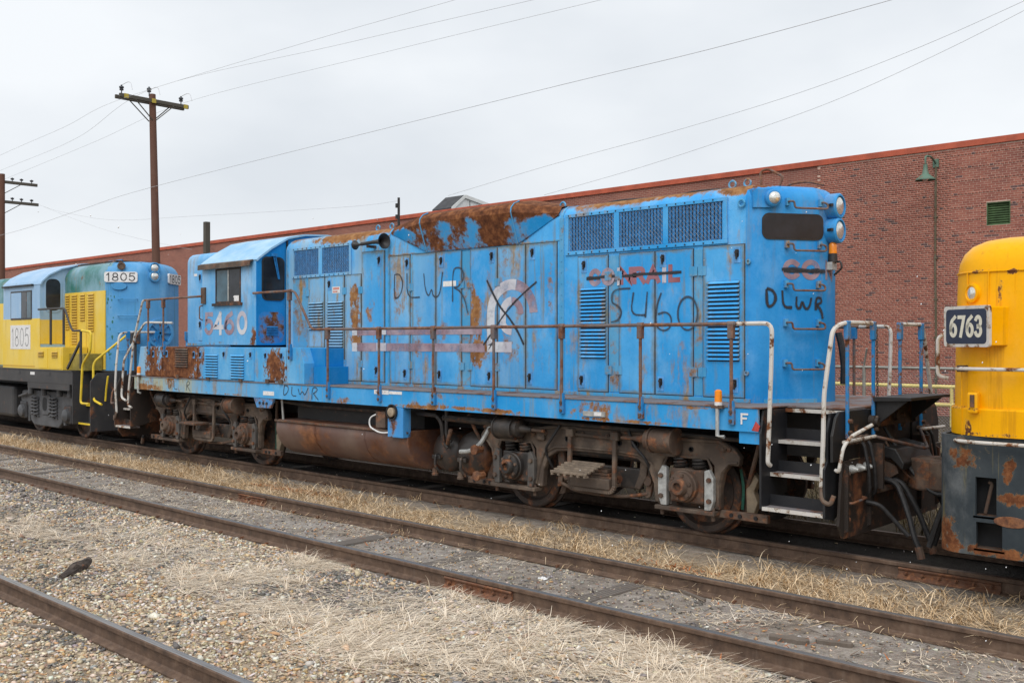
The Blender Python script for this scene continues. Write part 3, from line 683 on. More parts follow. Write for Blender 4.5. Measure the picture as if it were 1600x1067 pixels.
mid = [(x, y, 0) for x, y in zip(RNG.uniform(-8, 11, 900), RNG.uniform(-4.15, -2.85, 900)) if nz(x, y, .7, 8) > .02][:420]
parts.append(tufts(np.array(mid), 8, .07, .06, .2, (.05, .7), (.2, .8), (.004, .006)))
grass_obj('straw_mats', parts, MAT['straw_grey'], 'bleached dead grass lying flat over the gravel')
# reddish fallen leaves and needles
lf = []
for (u, v, n, s1, s2) in ((470, 772, 320, .55, .10), (1060, 893, 110, .3, .06), (430, 765, 150, .4, .08), (60, 705, 160, 1.2, .05), (1200, 1000, 60, .5, .3), (600, 835, 70, .6, .3)):
    c = on_z(u, v, G0); lf += [(c.x + RNG.normal(0, s1), c.y + RNG.normal(0, s2), 0) for _ in range(n)]
lf = np.array([q for q in lf if not near_rail(q[1], .09)]); m_ = len(lf); lf[:, 2] = [ground_h(x, y) + .02 for x, y in lf[:, :2]]
MAT['leaf'] = straw_mat('reddish dead leaves', [(0, (0.16, 0.05, 0.02)), (.5, (0.40, 0.14, 0.05)), (1, (0.52, 0.27, 0.12))])
grass_obj('fallen_leaves', [blades(lf, RNG.uniform(0, 6.28, m_), RNG.uniform(.03, .09, m_), RNG.uniform(-.1, .9, m_), RNG.uniform(-.6, .5, m_), RNG.uniform(.008, .02, m_), RNG.random(m_))], MAT['leaf'], 'reddish brown dead leaves caught along the rails')['category'] = 'leaves'
# dark twigs and bark crumbs between the rails
tw = np.array([(x, y, 0) for x, y in zip(RNG.uniform(-9, 11.5, 900), RNG.uniform(-4.15, -2.85, 900)) if nz(x, y, 1.1, 14) > .05]); m_ = len(tw); tw[:, 2] = [ground_h(x, y) + .015 for x, y in tw[:, :2]]
MAT['twig'] = straw_mat('dark twigs', [(0, (0.035, 0.025, 0.02)), (.6, (0.10, 0.07, 0.05)), (1, (0.26, 0.20, 0.15))])
grass_obj('twigs', [blades(tw, RNG.uniform(0, 6.28, m_), RNG.uniform(.04, .20, m_), RNG.uniform(-.1, .3, m_), RNG.uniform(-.3, .2, m_), RNG.uniform(.006, .016, m_), RNG.random(m_))], MAT['twig'], 'dark twigs and bark crumbs strewn between the middle rails')['category'] = 'twigs'
# brown weeds beyond the couplers
wd = np.array([(x, y, 0) for x, y in zip(RNG.uniform(-2, 11, 700), RNG.uniform(1.35, 7.8, 700))])
MAT['weed'] = straw_mat('brown weeds', [(0, (0.07, 0.05, 0.03)), (.4, (0.17, 0.125, 0.07)), (.8, (0.30, 0.23, 0.13)), (1, (0.13, 0.14, 0.05))])
grass_obj('dry_weeds', [tufts(wd, 14, .10, .25, .95, (.7, 1.5), (.1, 1.0), (.006, .012))], MAT['weed'], 'brown dry weeds beyond the coupled locomotives')['category'] = 'weeds'

# ---------------- debris lying between the rails
def chunk(name, c, L, w, h, rz, mat, label, cat, rough=.25, tilt=0.0):
    mb = MB(); rings = []; n = 9
    for k in range(8):
        t = k / 7; q = []
        for i in range(n):
            a = 2 * math.pi * i / n; j = 1 + rough * RNG.normal(0, .5); e = (math.sin(math.pi * (t * .86 + .07)) ** .4)
            lp = Vector(((t - .5) * L, math.cos(a) * w / 2 * j * e, max(-.01, math.sin(a) * h / 2 * j * e + h * .35)))
            lp = Matrix.Rotation(rz, 3, 'Z') @ (Matrix.Rotation(tilt, 3, 'Y') @ lp); q.append(Vector(c) + lp)
        rings.append(q)
    return tag(mb.loft(rings).build(name, mat, None), label, cat)
MAT['bark'] = rusty('dark rotten wood', (0.045, 0.035, 0.030), 0.1, 12, .95, .6, (0.17, 0.135, 0.11))
MAT['greywood'] = rusty('grey splintered wood', (0.13, 0.105, 0.085), 0.0, 8, .9, .5, (0.24, 0.20, 0.165))
g = on_z(119, 895, G0); chunk('wood_chunk', g, .50, .12, .13, 2.15, MAT['bark'], 'dark rotten branch stub lying on gravel beside the straw', 'wood', .35, -.16)
for u, v, L, w, rz, lab in ((1232, 1000, .30, .11, .25, 'flat brown splintered board between the middle rails'), (1303, 1006, .26, .06, .35, 'narrow grey board scrap between the middle rails, right of the flat board'),
        (1065, 925, .75, .05, -.42, 'long dark splinter leaning along the far middle rail'), (60, 982, .42, .05, .4, 'pale grey stick lying beside the nearest rail'), (1060, 1050, .28, .12, .2, 'reddish plank piece outside the middle track')):
    g = on_z(u, v, G0); ps = [(-L/2 + L * k / 5, -w/2 + random.uniform(-.012, .012)) for k in range(6)] + [(L/2 + .02, 0)] + [(L/2 - L * k / 5, w/2 + random.uniform(-.012, .012)) for k in range(6)] + [(-L/2 - random.uniform(0, .04), w * .2)]
    ps = [(g.x + a * math.cos(rz) - b * math.sin(rz), g.y + a * math.sin(rz) + b * math.cos(rz)) for a, b in ps]
    tag(MB().prism(ps, 'z', G0 - .01, G0 + .028).build('wood_scrap', MAT['greywood'], None, bevel=.004), lab, 'wood scrap')
for u, v, r, lab, cm in ((848, 905, .045, 'crumpled white paper scrap between the middle rails', 'label'), (608, 828, .03, 'small red plastic scrap between the middle rails', 'red'), (1282, 848, .05, None, None)):
    if lab: g = on_z(u, v, G0); chunk('litter_scrap', g, r * 2.2, r, r * .6, .4, MAT[cm], lab, 'litter', .8)

# ---------------- brick warehouse
WY = 21.0; WTOP = 8.48
wh = empty('brick_warehouse', (-40, WY, -0.2)); tag(wh, 'long red brick warehouse with orange roof edge behind the locomotives', 'building')
def brick_stain(m, c):
    st = m.noise(.35, 6, .6); c = m.mix(m.smooth(st, .45, .75, 0, .3), c, m.mix(1.0, c, (0.55, 0.5, 0.5), 'MULTIPLY'))
    z = m.xyz()[2]; c = m.mix(m.math('MULTIPLY', m.smooth(z, 5.6, 7.6), m.smooth(m.noise(1.0, 5, .6, m.stretch(m.pos(), (.5, 1, .9))), .45, .7, 0, .45)), c, (0.12, 0.06, 0.055))
    return c
BR = [(0.0, (0.085, 0.060, 0.065)), (0.03, (0.11, 0.065, 0.068)), (0.05, (0.25, 0.085, 0.064)), (0.5, (0.31, 0.108, 0.079)), (1.0, (0.36, 0.14, 0.10))]
def brick_mat(name, src):
    m = MT(name, .88, 0, .25)
    r = m.n('ShaderNodeObjectInfo').outputs['Random'] if src == 'obj' else attr_node(m, 'rnd')
    m.color(brick_stain(m, m.mix(m.smooth(m.noise(14, 5, .7), .3, .75, 0, .3), m.ramp(r, BR), (0.32, 0.14, 0.10)))); m.bump(m.noise(60, 4, .7), .4, .004); return m.mat
def brick_tex():
    m = MT('distant brickwork', .9, 0, .25); X = m.xyz(); cb = m.n('ShaderNodeCombineXYZ'); m.set(cb.inputs[0], X[0]); m.set(cb.inputs[1], X[2])
    b = m.n('ShaderNodeTexBrick'); m.set(b.inputs['Vector'], cb.outputs[0]); b.inputs['Scale'].default_value = 1.0
    b.inputs['Brick Width'].default_value = .213; b.inputs['Row Height'].default_value = .0677; b.inputs['Mortar Size'].default_value = .009; b.inputs['Mortar Smooth'].default_value = .1
    b.inputs['Color1'].default_value = (0.29, 0.108, 0.080, 1); b.inputs['Color2'].default_value = (0.20, 0.072, 0.056, 1); b.inputs['Mortar'].default_value = (0.36, 0.22, 0.17, 1); b.inputs['Bias'].default_value = -.2
    m.color(brick_stain(m, b.outputs['Color'])); m.bump(b.outputs['Fac'], -.5, .01); return m.mat
MAT['brick_tex'] = brick_tex(); MAT['brick1'] = brick_mat('red brick', 'obj'); MAT['brick2'] = brick_mat('red brick courses', 'attr')
MAT['mortar'] = plain('lime mortar', (0.52, 0.37, 0.30), .95, 0, .2, 6)
MAT['coping'] = plain('orange red roof edge', (0.42, 0.085, 0.040), .6, 0, .2, 2)
BX0, BX1 = -3.2, 5.4
v0 = on_y(1541.5, 317, WY); v1 = on_y(1579, 350, WY); VX0, VX1, VZ0, VZ1 = v0.x, v1.x, v1.z, v0.z
MB().box(-150, BX0, WY, WY + .5, -.3, WTOP - .2).build('wall', MAT['brick_tex'], wh)
MB().box(BX1, 40, WY, WY + .5, -.3, WTOP - .2).build('wall', MAT['brick_tex'], wh)
mb = MB(); mb.box(BX0 + .001, VX0, WY - .008, WY + .49, -.3, WTOP - .2); mb.box(VX1, BX1 - .001, WY - .008, WY + .49, -.3, WTOP - .2); mb.box(VX0, VX1, WY - .008, WY + .49, -.3, VZ0); mb.box(VX0, VX1, WY - .008, WY + .49, VZ1, WTOP - .2)
mb.build('mortar_bed', MAT['mortar'], wh)
MB().box(-150, 40, WY - .06, WY + .55, WTOP - .2, WTOP).build('coping', MAT['coping'], wh, bevel=.01)
MB().box(-150, 40, WY + .5, WY + 40, WTOP - .5, WTOP - .3).build('roof', plain('flat roof', (.1, .1, .1)), wh)
bricks = []; course = .0677; nrow = int((WTOP - .2 + .3) / course)
for r_ in range(nrow):
    z = -.3 + r_ * course; header = (r_ % 6 == 3); L = .1065 if header else .213
    x = BX0 + .002 + (-.053 if header else (.1065 if r_ % 2 else 0)) 
    while x < BX1 - .02:
        a, b = max(x, BX0 + .002), min(x + L - .012, BX1 - .002)
        if z + course > VZ0 and z < VZ1 and b > VX0 and a < VX1:
            if a < VX0 - .03: bricks.append((a, VX0 - .004, z + .011, z + course))
            if b > VX1 + .03: bricks.append((VX1 + .004, b, z + .011, z + course))
        elif b - a > .03: bricks.append((a, b, z + .011, z + course))
        x += L
def seen(bk): 
    x = (bk[0] + bk[1]) / 2; z = bk[2]; d = Vector((x, WY, z)) - CAM; f = d.dot(_fw); u = 800 + F_PX * d.dot(_rt) / f; v = 533.5 - F_PX * d.dot(_up) / f
    return (u, v)
full = sorted([i for i, bk in enumerate(bricks) if bk[1] - bk[0] > .19 and 1478 < seen(bk)[0] < 1597 and 225 < seen(bk)[1] < 375 and not (seen(bk)[0] < 1500 and seen(bk)[1] > 360)], key=lambda i: -bricks[i][0])[:300]
fs_ = set(full)
mb = MB(); mb.box(-.1005, .1005, -.012, .03, 0, .0567); o = mb.build('brick', MAT['brick1'], None, at=(0, 0, 0), bevel=0); BRICK = o.data; bpy.data.objects.remove(o)
for i in full:
    a, b, z0, z1 = bricks[i]; o = place('brick', BRICK, ((a + b) / 2, WY + random.uniform(-.002, .002), z0), wh)
BV, BF, BA = [], [], []
for i, (a, b, z0, z1) in enumerate(bricks):
    if i in fs_: continue
    y0 = WY - .012 + random.uniform(-.002, .002); k = len(BV); rr = random.random()
    BV += [(a, y0, z0), (b, y0, z0), (b, y0, z1), (a, y0, z1), (a, WY + .02, z0), (b, WY + .02, z0), (b, WY + .02, z1), (a, WY + .02, z1)]
    BF += [(k, k+1, k+2, k+3), (k+1, k+5, k+6, k+2), (k+4, k, k+3, k+7), (k+3, k+2, k+6, k+7), (k+4, k+5, k+1, k)]; BA += [rr] * 8
o = place('brick_courses', np_mesh('brick_courses', BV, BF, MAT['brick2'], BA), (0, 0, 0), None); o.parent = wh; o.location = -WORLD_AT[wh.name]; o['kind'] = 'stuff'
# boarded green vent
MAT['ventgreen'] = plain('faded green metal', (0.065, 0.115, 0.045), .7, 0, .3, 5)
MB().box(VX0 + .01, VX1 - .01, WY + .10, WY + .14, VZ0 + .01, VZ1 - .01).build('vent_panel', MAT['ventgreen'], wh)
for k in range(9):
    z = VZ0 + .03 + (VZ1 - VZ0 - .06) * k / 9
    MB().prism([(WY + .10, z + .05), (WY + .045, z), (WY + .055, z - .004), (WY + .105, z + .04)], 'x', VX0 + .03, VX1 - .03).build('vent_slat', MAT['ventgreen'], wh)
mb = MB(); w_ = .03
mb.box(VX0 + .004, VX0 + w_, WY + .0, WY + .1, VZ0 + .004, VZ1 - .004); mb.box(VX1 - w_, VX1 - .004, WY + .0, WY + .1, VZ0 + .004, VZ1 - .004); mb.box(VX0 + w_, VX1 - w_, WY, WY + .1, VZ1 - w_, VZ1 - .004); mb.box(VX0 + w_, VX1 - w_, WY, WY + .1, VZ0 + .004, VZ0 + w_)
mb.build('vent_frame', MAT['ventgreen'], wh)
# wall lamp with conduit
MAT['verdigris'] = rusty('green enamel', (0.085, 0.165, 0.12), 0.25, 5, .6, .2); MAT['conduit'] = rusty('weathered conduit', (0.10, 0.085, 0.05), .2, 4, .8, .4)
b_ = on_y(1462, 255, WY - .05); lp = on_y(1446, 262, WY - .75)
wl = empty('wall_lamp', (b_.x, WY, b_.z)); tag(wl, 'green gooseneck barn lamp high on the brick wall with a long conduit', 'wall lamp')
MB().box(b_.x - .09, b_.x + .09, WY - .06, WY - .013, b_.z - .14, b_.z + .12).build('bracket', MAT['verdigris'], wl)
pipe('arm', [(b_.x, WY - .06, b_.z), (b_.x - .02, WY - .35, b_.z + .16), (lp.x, lp.y, b_.z + .14), (lp.x, lp.y, b_.z - .10)], .032, MAT['verdigris'], wl, .12)
zt = b_.z - .12
MB().lathe([(0, .06), (.14, .065), (.18, .08), (.30, .10), (.38, .18), (.46, .29), (.50, .30)], (lp.x, lp.y, zt), (lp.x, lp.y, zt - 1), 20, False).build('lamp_shade', MAT['verdigris'], wl, smooth=True)
MB().lathe([(0, .03), (.03, .08), (.10, .10), (.16, .06), (.18, .01)], (lp.x, lp.y, zt - .36), (lp.x, lp.y, zt - 1), 12).build('bulb', MAT['lens'], wl, smooth=True)
mb = MB(); mb.tube([(b_.x, WY - .035, b_.z - .1), (b_.x - .02, WY - .035, 4.8), (b_.x + .01, WY - .035, 2.2), (b_.x, WY - .035, -.2)], .036, 6); mb.build('conduit', MAT['conduit'], wl, smooth=True)
for z in (6.2, 4.9, 3.6, 2.4, 1.1): MB().box(b_.x - .06, b_.x + .06, WY - .07, WY - .012, z - .02, z + .02).build('conduit_strap', MAT['conduit'], wl)

# small white gabled house behind the roof edge
a_ = on_y(725.5, 306.5, 27); e_ = on_y(698, 309, 27); hb = empty('gabled_penthouse', (a_.x, 27, 7.8)); tag(hb, 'small white gabled penthouse with dark roof on the warehouse roof', 'building')
MAT['whiteboard'] = plain('white siding', (.66, .67, .66), .7, 0, .1, 2); MAT['slate'] = plain('dark roof shingle', (.045, .047, .052), .8, 0, .3, 3)
rz, xa, xb = a_.z, e_.x, a_.x
MB().prism([(26.12, 7.8), (26.12, rz - .72), (27, rz - .05), (31.5, rz - .75), (31.5, 7.8)], 'x', xa, xb).build('wall', MAT['whiteboard'], hb)
MB().prism([(27, rz - .02), (26.0, rz - .80), (26.0, rz - .72), (27, rz + .06)], 'x', xa - .1, xb + .05).build('roof', MAT['slate'], hb)
MB().prism([(27, rz - .02), (31.6, rz - .76), (31.6, rz - .68), (27, rz + .06)], 'x', xa - .1, xb + .05).build('roof', MAT['slate'], hb)
MB().prism([(27, rz - .12), (25.98, rz - .92), (25.98, rz - .71), (27, rz + .07)], 'x', xb + .051, xb + .09).build('bargeboard', MAT['whiteboard'], hb)
MB().prism([(27.001, rz - .12), (31.6, rz - .86), (31.6, rz - .67), (27.001, rz + .07)], 'x', xb + .051, xb + .09).build('bargeboard', MAT['whiteboard'], hb)
for k in range(4): MB().box(xb + .001, xb + .02, 27.4 + k * .9, 27.43 + k * .9, 7.9, rz - .25 - k * .14).build('siding_batten', MAT['galv0'] if 'galv0' in MAT else MAT['slate'], hb)

# ---------------- poles and wires
MAT['polewood'] = rusty('brown creosoted pole', (0.115, 0.052, 0.034), 0.1, 2.0, .85, .35, (0.17, 0.10, 0.07))
MAT['armwood'] = rusty('grey crossarm', (0.075, 0.068, 0.055), 0.0, 3.0, .85, .5, (0.12, 0.11, 0.09))
MAT['ins'] = plain('dark insulator', (.05, .055, .065), .3, 0, .3); MAT['yellow'] = plain('yellow tag paint', (.45, .35, .05), .6, 0, .15)
MAT['wire'] = plain('overhead wire', (.48, .49, .51), .6, 0, .1, 2, 0)
def insulator(p, par, s=1.0):
    p = Vector(p); MB().lathe([(0, .02), (.12 * s, .02), (.13 * s, .07), (.17 * s, .075), (.18 * s, .04), (.21 * s, .085), (.25 * s, .08), (.27 * s, .03), (.30 * s, .03)], p, p + Vector((0, 0, 1)), 10).build('insulator', MAT['ins'], par, smooth=True)
YP = 6.0
t_ = on_y(238, 148, YP); b2 = on_y(244, 405, YP); PX, PZ = t_.x, t_.z
p1 = empty('utility_pole', (b2.x, YP, G0)); tag(p1, 'tall brown utility pole with one crossarm rising behind the yellow and blue locomotive', 'utility pole', 'utility poles')
slope = (b2.x - PX) / (PZ - b2.z)
MB().cyl((PX + slope * (PZ - G0), YP, G0 - .3), (PX, YP, PZ), .165, .115, 14).build('pole', MAT['polewood'], p1, smooth=True)
for dx in (-.16, .16): MB().box(PX + dx - .045, PX + dx + .045, YP - 1.28, YP + 1.30, PZ - .33, PZ - .20).build('crossarm', MAT['armwood'], p1, bevel=.006)
for s in (-1, 1):
    for dx in (-.2, .2): MB().beam((PX + dx, YP + s * .75, PZ - .30), (PX + dx * .7, YP + s * .05, PZ - .95), .03, .03).build('brace', MAT['armwood'], p1)
INS_Y = [YP - 1.13, YP - .12, YP + 1.1]
for y in INS_Y:
    insulator((PX, y, PZ - .2 + (.12 if abs(y - YP) < .3 else 0)), p1, 1.1); MB().box(PX + .20, PX + .215, y - .10 + .1, y + .06 + .1, PZ - .34, PZ - .19).build('tag_plate', MAT['yellow'], p1)
    pipe('jumper', [(PX, y, PZ + .12), (PX + .35, y + .15, PZ + .25), (PX + .6, y + .1, PZ - .12)], .010, MAT['wire'], p1, .3, 5)
b3 = on_y(3, 272, YP); P2X, P2Z = b3.x, b3.z
p2 = empty('utility_pole', (P2X, YP, G0)); tag(p2, 'utility pole with two crossarms at the left edge of the picture', 'utility pole', 'utility poles')
MB().cyl((P2X - .1, YP, G0 - .3), (P2X, YP, P2Z), .17, .125, 14).build('pole', MAT['polewood'], p2, smooth=True)
for dz, ex in ((-.35, 1.55), (-1.25, 1.6)):
    MB().box(P2X - .05, P2X + .05, YP - 1.5, YP + ex, P2Z + dz - .065, P2Z + dz + .065).build('crossarm', MAT['armwood'], p2)
    MB().beam((P2X + .06, YP + .8, P2Z + dz - .06), (P2X + .06, YP + .05, P2Z + dz - .55), .03, .03).build('brace', MAT['armwood'], p2)
    for y in (-1.3, -.8, .45, .85, 1.3): insulator((P2X, YP + y, P2Z + dz + .065), p2, .55)
c_ = on_y(323, 347, 10.0)
st_ = MB().prism([(c_.x - .10, 9.90), (c_.x + .10, 9.90), (c_.x + .10, 10.10), (c_.x - .10, 10.10)], 'z', G0, c_.z).build('timber_post', MAT['armwood'], None); tag(st_, 'cut off brown timber post standing beyond the blue cab', 'post')
d_ = on_y(623, 309, 12.0); tp = empty('signal_mast', (d_.x, 12, G0)); tag(tp, 'thin dark mast with side pegs beyond the hood of the blue locomotive', 'mast')
MB().cyl((d_.x, 12, G0), (d_.x, 12, d_.z), .055, .045, 8).build('mast_tube', MAT['latch'], tp, smooth=True)
for k in range(3): MB().box(d_.x - .14, d_.x - .04, 11.96, 12.04, d_.z - .35 - k * .4, d_.z - .20 - k * .4).build('peg', MAT['latch'], tp)
def wire(pts, y, label, r=.005, sag=None):
    q = [on_y(u, v, y if not isinstance(y, (list, tuple)) else y[i]) for i, (u, v) in enumerate(pts)]
    # smooth curve through the measured points
    out = []
    for i in range(len(q) - 1):
        p0, p1_, p2_, p3 = q[max(i-1, 0)], q[i], q[i+1], q[min(i+2, len(q)-1)]
        for k in range(14):
            t = k / 14; out.append(.5 * ((2 * p1_) + (p2_ - p0) * t + (2*p0 - 5*p1_ + 4*p2_ - p3) * t*t + (3*p1_ - p0 - 3*p2_ + p3) * t**3))
    out.append(q[-1]); tag(MB().tube(out, r, 5).build('overhead_wire', MAT['wire'], None, smooth=True), label, 'wire', 'overhead wires')
ys = INS_Y
wire([(-160, 318), (0, 243), (100, 199), (187, 156), (470, 69), (712, 0), (900, -55)], ys[0], 'upper left one of the three wires on the tall pole crossarm')
wire([(-160, 333), (0, 267), (120, 216), (236, 140), (540, 68), (834, 0), (1000, -40)], ys[1], 'middle one of the three wires on the tall pole crossarm')
wire([(-160, 350), (20, 275), (150, 221), (291, 160), (610, 80), (940, 0), (1100, -40)], ys[2], 'lower right one of the three wires on the tall pole crossarm')
wire([(-160, 400), (0, 368), (120, 330), (240, 292), (800, 152), (1110, 77), (1394, 0), (1600, -60)], YP - .15, 'single wire fixed halfway up the tall pole', .0065)
wire([(850, 305), (1000, 262), (1150, 213), (1300, 159), (1450, 92), (1600, 17), (1760, -70)], 14.0, 'lower one of the two wires rising to the upper right corner', .006)
wire([(700, 306), (860, 258), (1050, 206), (1250, 145), (1430, 77), (1600, 2), (1700, -45)], 13.0, 'upper one of the two wires rising to the upper right corner', .006)
wire([(623, 314), (560, 322), (440, 330), (300, 338), (180, 344), (100, 332), (60, 320)], [12.0, 11, 10, 9, 8, 7, 7.5], 'slack wire between the thin mast and the left pole', .0045)
wire([(68, 323), (110, 340), (170, 361), (240, 378), (300, 390)], [7.5, 7.8, 8.2, 8.7, 9.2], 'low slack wire dropping from the left pole behind the tall pole', .0045)

# ---------------- railings and fence between the coupled locomotives and the wall
MAT['yrail'] = plain('pale yellow railing', (.66, .54, .19), .55, 0, .15, 5); MAT['galv'] = plain('galvanised pipe', (.30, .29, .26), .5, .3, .25, 6)
yr = empty('yellow_railing', (3.0, 17.0, G0)); tag(yr, 'yellow pipe guard rail before the brick wall', 'railing')
z1_, z2_ = on_y(1400, 602, 17).z, on_y(1440, 631, 17).z
for z in (z1_, z2_): MB().tube([(-20, 17, z), (16, 17, z)], .055, 10).build('rail', MAT['yrail'], yr, smooth=True)
for k in range(15):
    x = on_y(1487, 620, 17).x + (k - 10) * 2.2; MB().cyl((x, 17, G0), (x, 17, z1_), .05, n=10).build('post', MAT['yrail'], yr, smooth=True)
fe = empty('chain_link_fence', (6, 8.5, G0)); tag(fe, 'grey chain link fence with pipe top rail behind the couplers', 'fence')
zt = on_y(1430, 575, 8.5).z
MB().tube([(-9, 8.5, zt), (15, 8.5, zt)], .030, 8).build('top_rail', MAT['galv'], fe, smooth=True)
for k in range(9):
    x = on_y(1350, 620, 8.5).x + (k - 4) * 2.9; MB().cyl((x, 8.5, G0), (x, 8.5, zt + .03), .035, n=10).build('post', MAT['galv'], fe, smooth=True)
    MB().beam((x, 8.5, zt + .03), (x + .12, 8.36, zt + .38), .03, .03).build('barb_arm', MAT['galv'], fe)
FV, FF = [], []
H_ = zt - G0; nL = int((24 + H_) / .062)
for k in range(nL):
    for s in (-1, 1):
        xs_ = -9 + k * .062 - (H_ if s > 0 else 0); xe = xs_ + H_ if s > 0 else xs_ - H_ + 0
        p0 = Vector((xs_, 8.5 + .003 * s, G0)); p1_ = Vector((xe, 8.5 + .003 * s, zt))
        if min(p0.x, p1_.x) < 0 or max(p0.x, p1_.x) > 13: continue
        n_ = len(FV); w = .0016; FV += [p0 + Vector((w, 0, 0)), p0 + Vector((-w, w, 0)), p0 + Vector((-w, -w, 0)), p1_ + Vector((w, 0, 0)), p1_ + Vector((-w, w, 0)), p1_ + Vector((-w, -w, 0))]
        FF += [(n_, n_+1, n_+4, n_+3), (n_+1, n_+2, n_+5, n_+4), (n_+2, n_, n_+3, n_+5)]
o = place('wire_mesh', np_mesh('wire_mesh', [tuple(v) for v in FV], FF, MAT['mesh']), (0, 0, 0)); o.parent = fe; o.location = -WORLD_AT[fe.name]; o['kind'] = 'stuff'

# ================================================================== BLUE LOCOMOTIVE 5460
HW = 0.90; DECK = 1.58; SY = -1.50
loco = empty('diesel_locomotive', (0, 0, 0)); tag(loco, 'blue rusty hood locomotive numbered 5460 with black spray painted letters in the middle', 'locomotive', 'locomotives coupled in a line')

def poly_inset(pts, d):
    n = len(pts); out = []
    for i in range(n):
        a, b, c = Vector(pts[i-1]), Vector(pts[i]), Vector(pts[(i+1) % n]); e1, e2 = (b - a).normalized(), (c - b).normalized()
        n1, n2 = Vector((-e1.y, e1.x)), Vector((-e2.y, e2.x)); m = n1 + n2
        m = m / max(.35, (1 + n1.dot(n2))); out.append((b.x + m.x * d, b.y + m.y * d))
    return out
def plan_solid(plan, layers):
    rings = []
    for z, d in layers: rings.append([Vector((p[0], p[1], z)) for p in (poly_inset(plan, d) if d else plan)])
    return MB().loft(rings)

# -- underframe
MB().box(-7.05, 7.20, SY, SY + .03, 1.31, 1.562).build('side_sill', MAT['sill'], loco, bevel=.004)
MB().box(-7.05, 7.20, -SY - .03, -SY, 1.31, 1.562).build('side_sill', MAT['sill'], loco)
mb = MB(); mb.box(-7.95, 7.95, -.93, 1.5, 1.556, DECK); mb.box(-7.23, 7.24, SY - .012, -.93, 1.563, DECK); mb.build('deck_plate', MAT['deck'], loco, bevel=.003)
mb = MB(); mb.box(-7.6, 7.6, -.55, -.25, .98, 1.55); mb.box(-7.6, 7.6, .25, .55, .98, 1.55); mb.box(-7.2, 7.1, -1.40, 1.40, 1.46, 1.552)
for k in range(12): x = -6.6 + k * 1.2; mb.box(x, x + .1, -1.45, 1.45, 1.34, 1.50)
mb.build('centre_frame', MAT['black'], loco)
MB().box(6.95, 7.20, SY + .03, SY + .06, 1.18, 1.31).build('sill_bracket', MAT['sill'], loco)

# -- long hood
plan = [(-2.50, -HW), (6.70, -HW), (6.765, -HW + .012), (6.83, -HW + .05), (6.87, -HW + .10), (7.235, -.235), (7.275, -.17), (7.29, -.12), (7.29, .12), (7.275, .17), (7.235, .235), (6.87, HW - .10), (6.83, HW - .05), (6.765, HW - .012), (6.70, HW), (-2.50, HW)]
LAY = [(DECK, 0), (3.90, 0), (3.95, .008), (4.00, .030), (4.045, .065), (4.075, .11), (4.095, .17), (4.11, .30), (4.12, .55)]
hood = plan_solid(plan, LAY)
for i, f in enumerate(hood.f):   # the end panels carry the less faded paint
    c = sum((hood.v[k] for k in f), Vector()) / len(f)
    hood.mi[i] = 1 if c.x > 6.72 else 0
hood = hood.build('long_hood', [MAT['hood'], MAT['endblue']], loco, smooth=True)
MB().box(-2.5, 6.76, -HW - .016, -HW + .02, DECK + .001, 1.625).build('base_angle', MAT['trim'], hood, bevel=.003)
fp, fq = Vector((6.87, -.80, 0)), Vector((7.235, -.235, 0)); fdir = (fq - fp).normalized(); fnor = Vector((fdir.y, -fdir.x, 0))
MB().obox((fp + fq) / 2 + fnor * .008 + Vector((0, 0, 1.602)), (fq - fp) / 2, fnor * .01, (0, 0, .022)).build('base_angle', MAT['trim'], hood)
def FP(u, v, off=0.0): q = on_plane(u, v, fp, fnor); return q + fnor * off
def FT(u, v): q = on_plane(u, v, fp, fnor); return ((q - fp).dot(fdir), q.z)
def fmap(off): return lambda a, z: fp + fdir * a + Vector((0, 0, z)) + fnor * off

def hood_strip(x0, x1, z0, z1, name='seam_strip', d=.010, mat='trim'):
    return MB().box(x0, x1, -HW - d, -HW + .01, z0, z1).build(name, MAT[mat], hood, bevel=.002)
for (x0, x1, z1) in ((.325, .365, 3.93), (3.90, 3.975, 3.93), (-2.46, -2.43, 3.9)):
    hood_strip(x0, x1, 1.626, z1)
    mb = MB()
    for k in range(15): mb.cyl(((x0+x1)/2, -HW - .010, 1.72 + k * (z1 - 1.85) / 14), ((x0+x1)/2, -HW - .017, 1.72 + k * (z1 - 1.85) / 14), .009, n=6)
    mb.build('rivet_row', MAT['trim'], hood)['kind'] = 'stuff'
# roof seam bands over the top
def roof_band(x, w=.035):
    prof = [(-HW - .012, 3.7), (-HW - .012, 3.90), (-HW + .0, 3.965), (-HW + .03, 4.02), (-HW + .075, 4.065), (-HW + .13, 4.095), (-.6, 4.125), (-.3, 4.14)]
    low = [(-HW + .03, 3.7), (-.5, 4.05), (-.3, 4.05)]
    MB().prism(prof + low[::-1], 'x', x - w/2, x + w/2).build('roof_band', MAT['trim'], hood)
for x in (.345, 3.94): roof_band(x)
for (x0, x1) in ((-2.28, -1.84), (4.74, 4.885), (6.015, 6.125), (2.02, 2.185), (.866, .905)): hood_strip(x0, x1, 1.64, 3.38 if x0 > 3.9 or x0 < 0 else 3.61, 'hinge_post', .006)
DOORS = [(4.22, 4.72, 1.635, 3.39), (4.90, 5.443, 1.635, 3.39), (5.456, 6.0, 1.635, 3.39), (6.14, 6.69, 1.635, 3.40),
         (.38, .86, 1.635, 3.62), (.91, 1.447, 1.635, 3.62), (1.463, 2.01, 1.635, 3.62), (2.197, 2.737, 1.635, 3.62), (2.752, 3.282, 1.635, 3.62), (3.297, 3.855, 1.635, 3.62),
         (-1.81, -1.35, 2.18, 3.37), (-1.27, -.80, 1.635, 3.38), (-.765, -.355, 1.635, 3.38), (-.335, .245, 1.635, 3.73)]
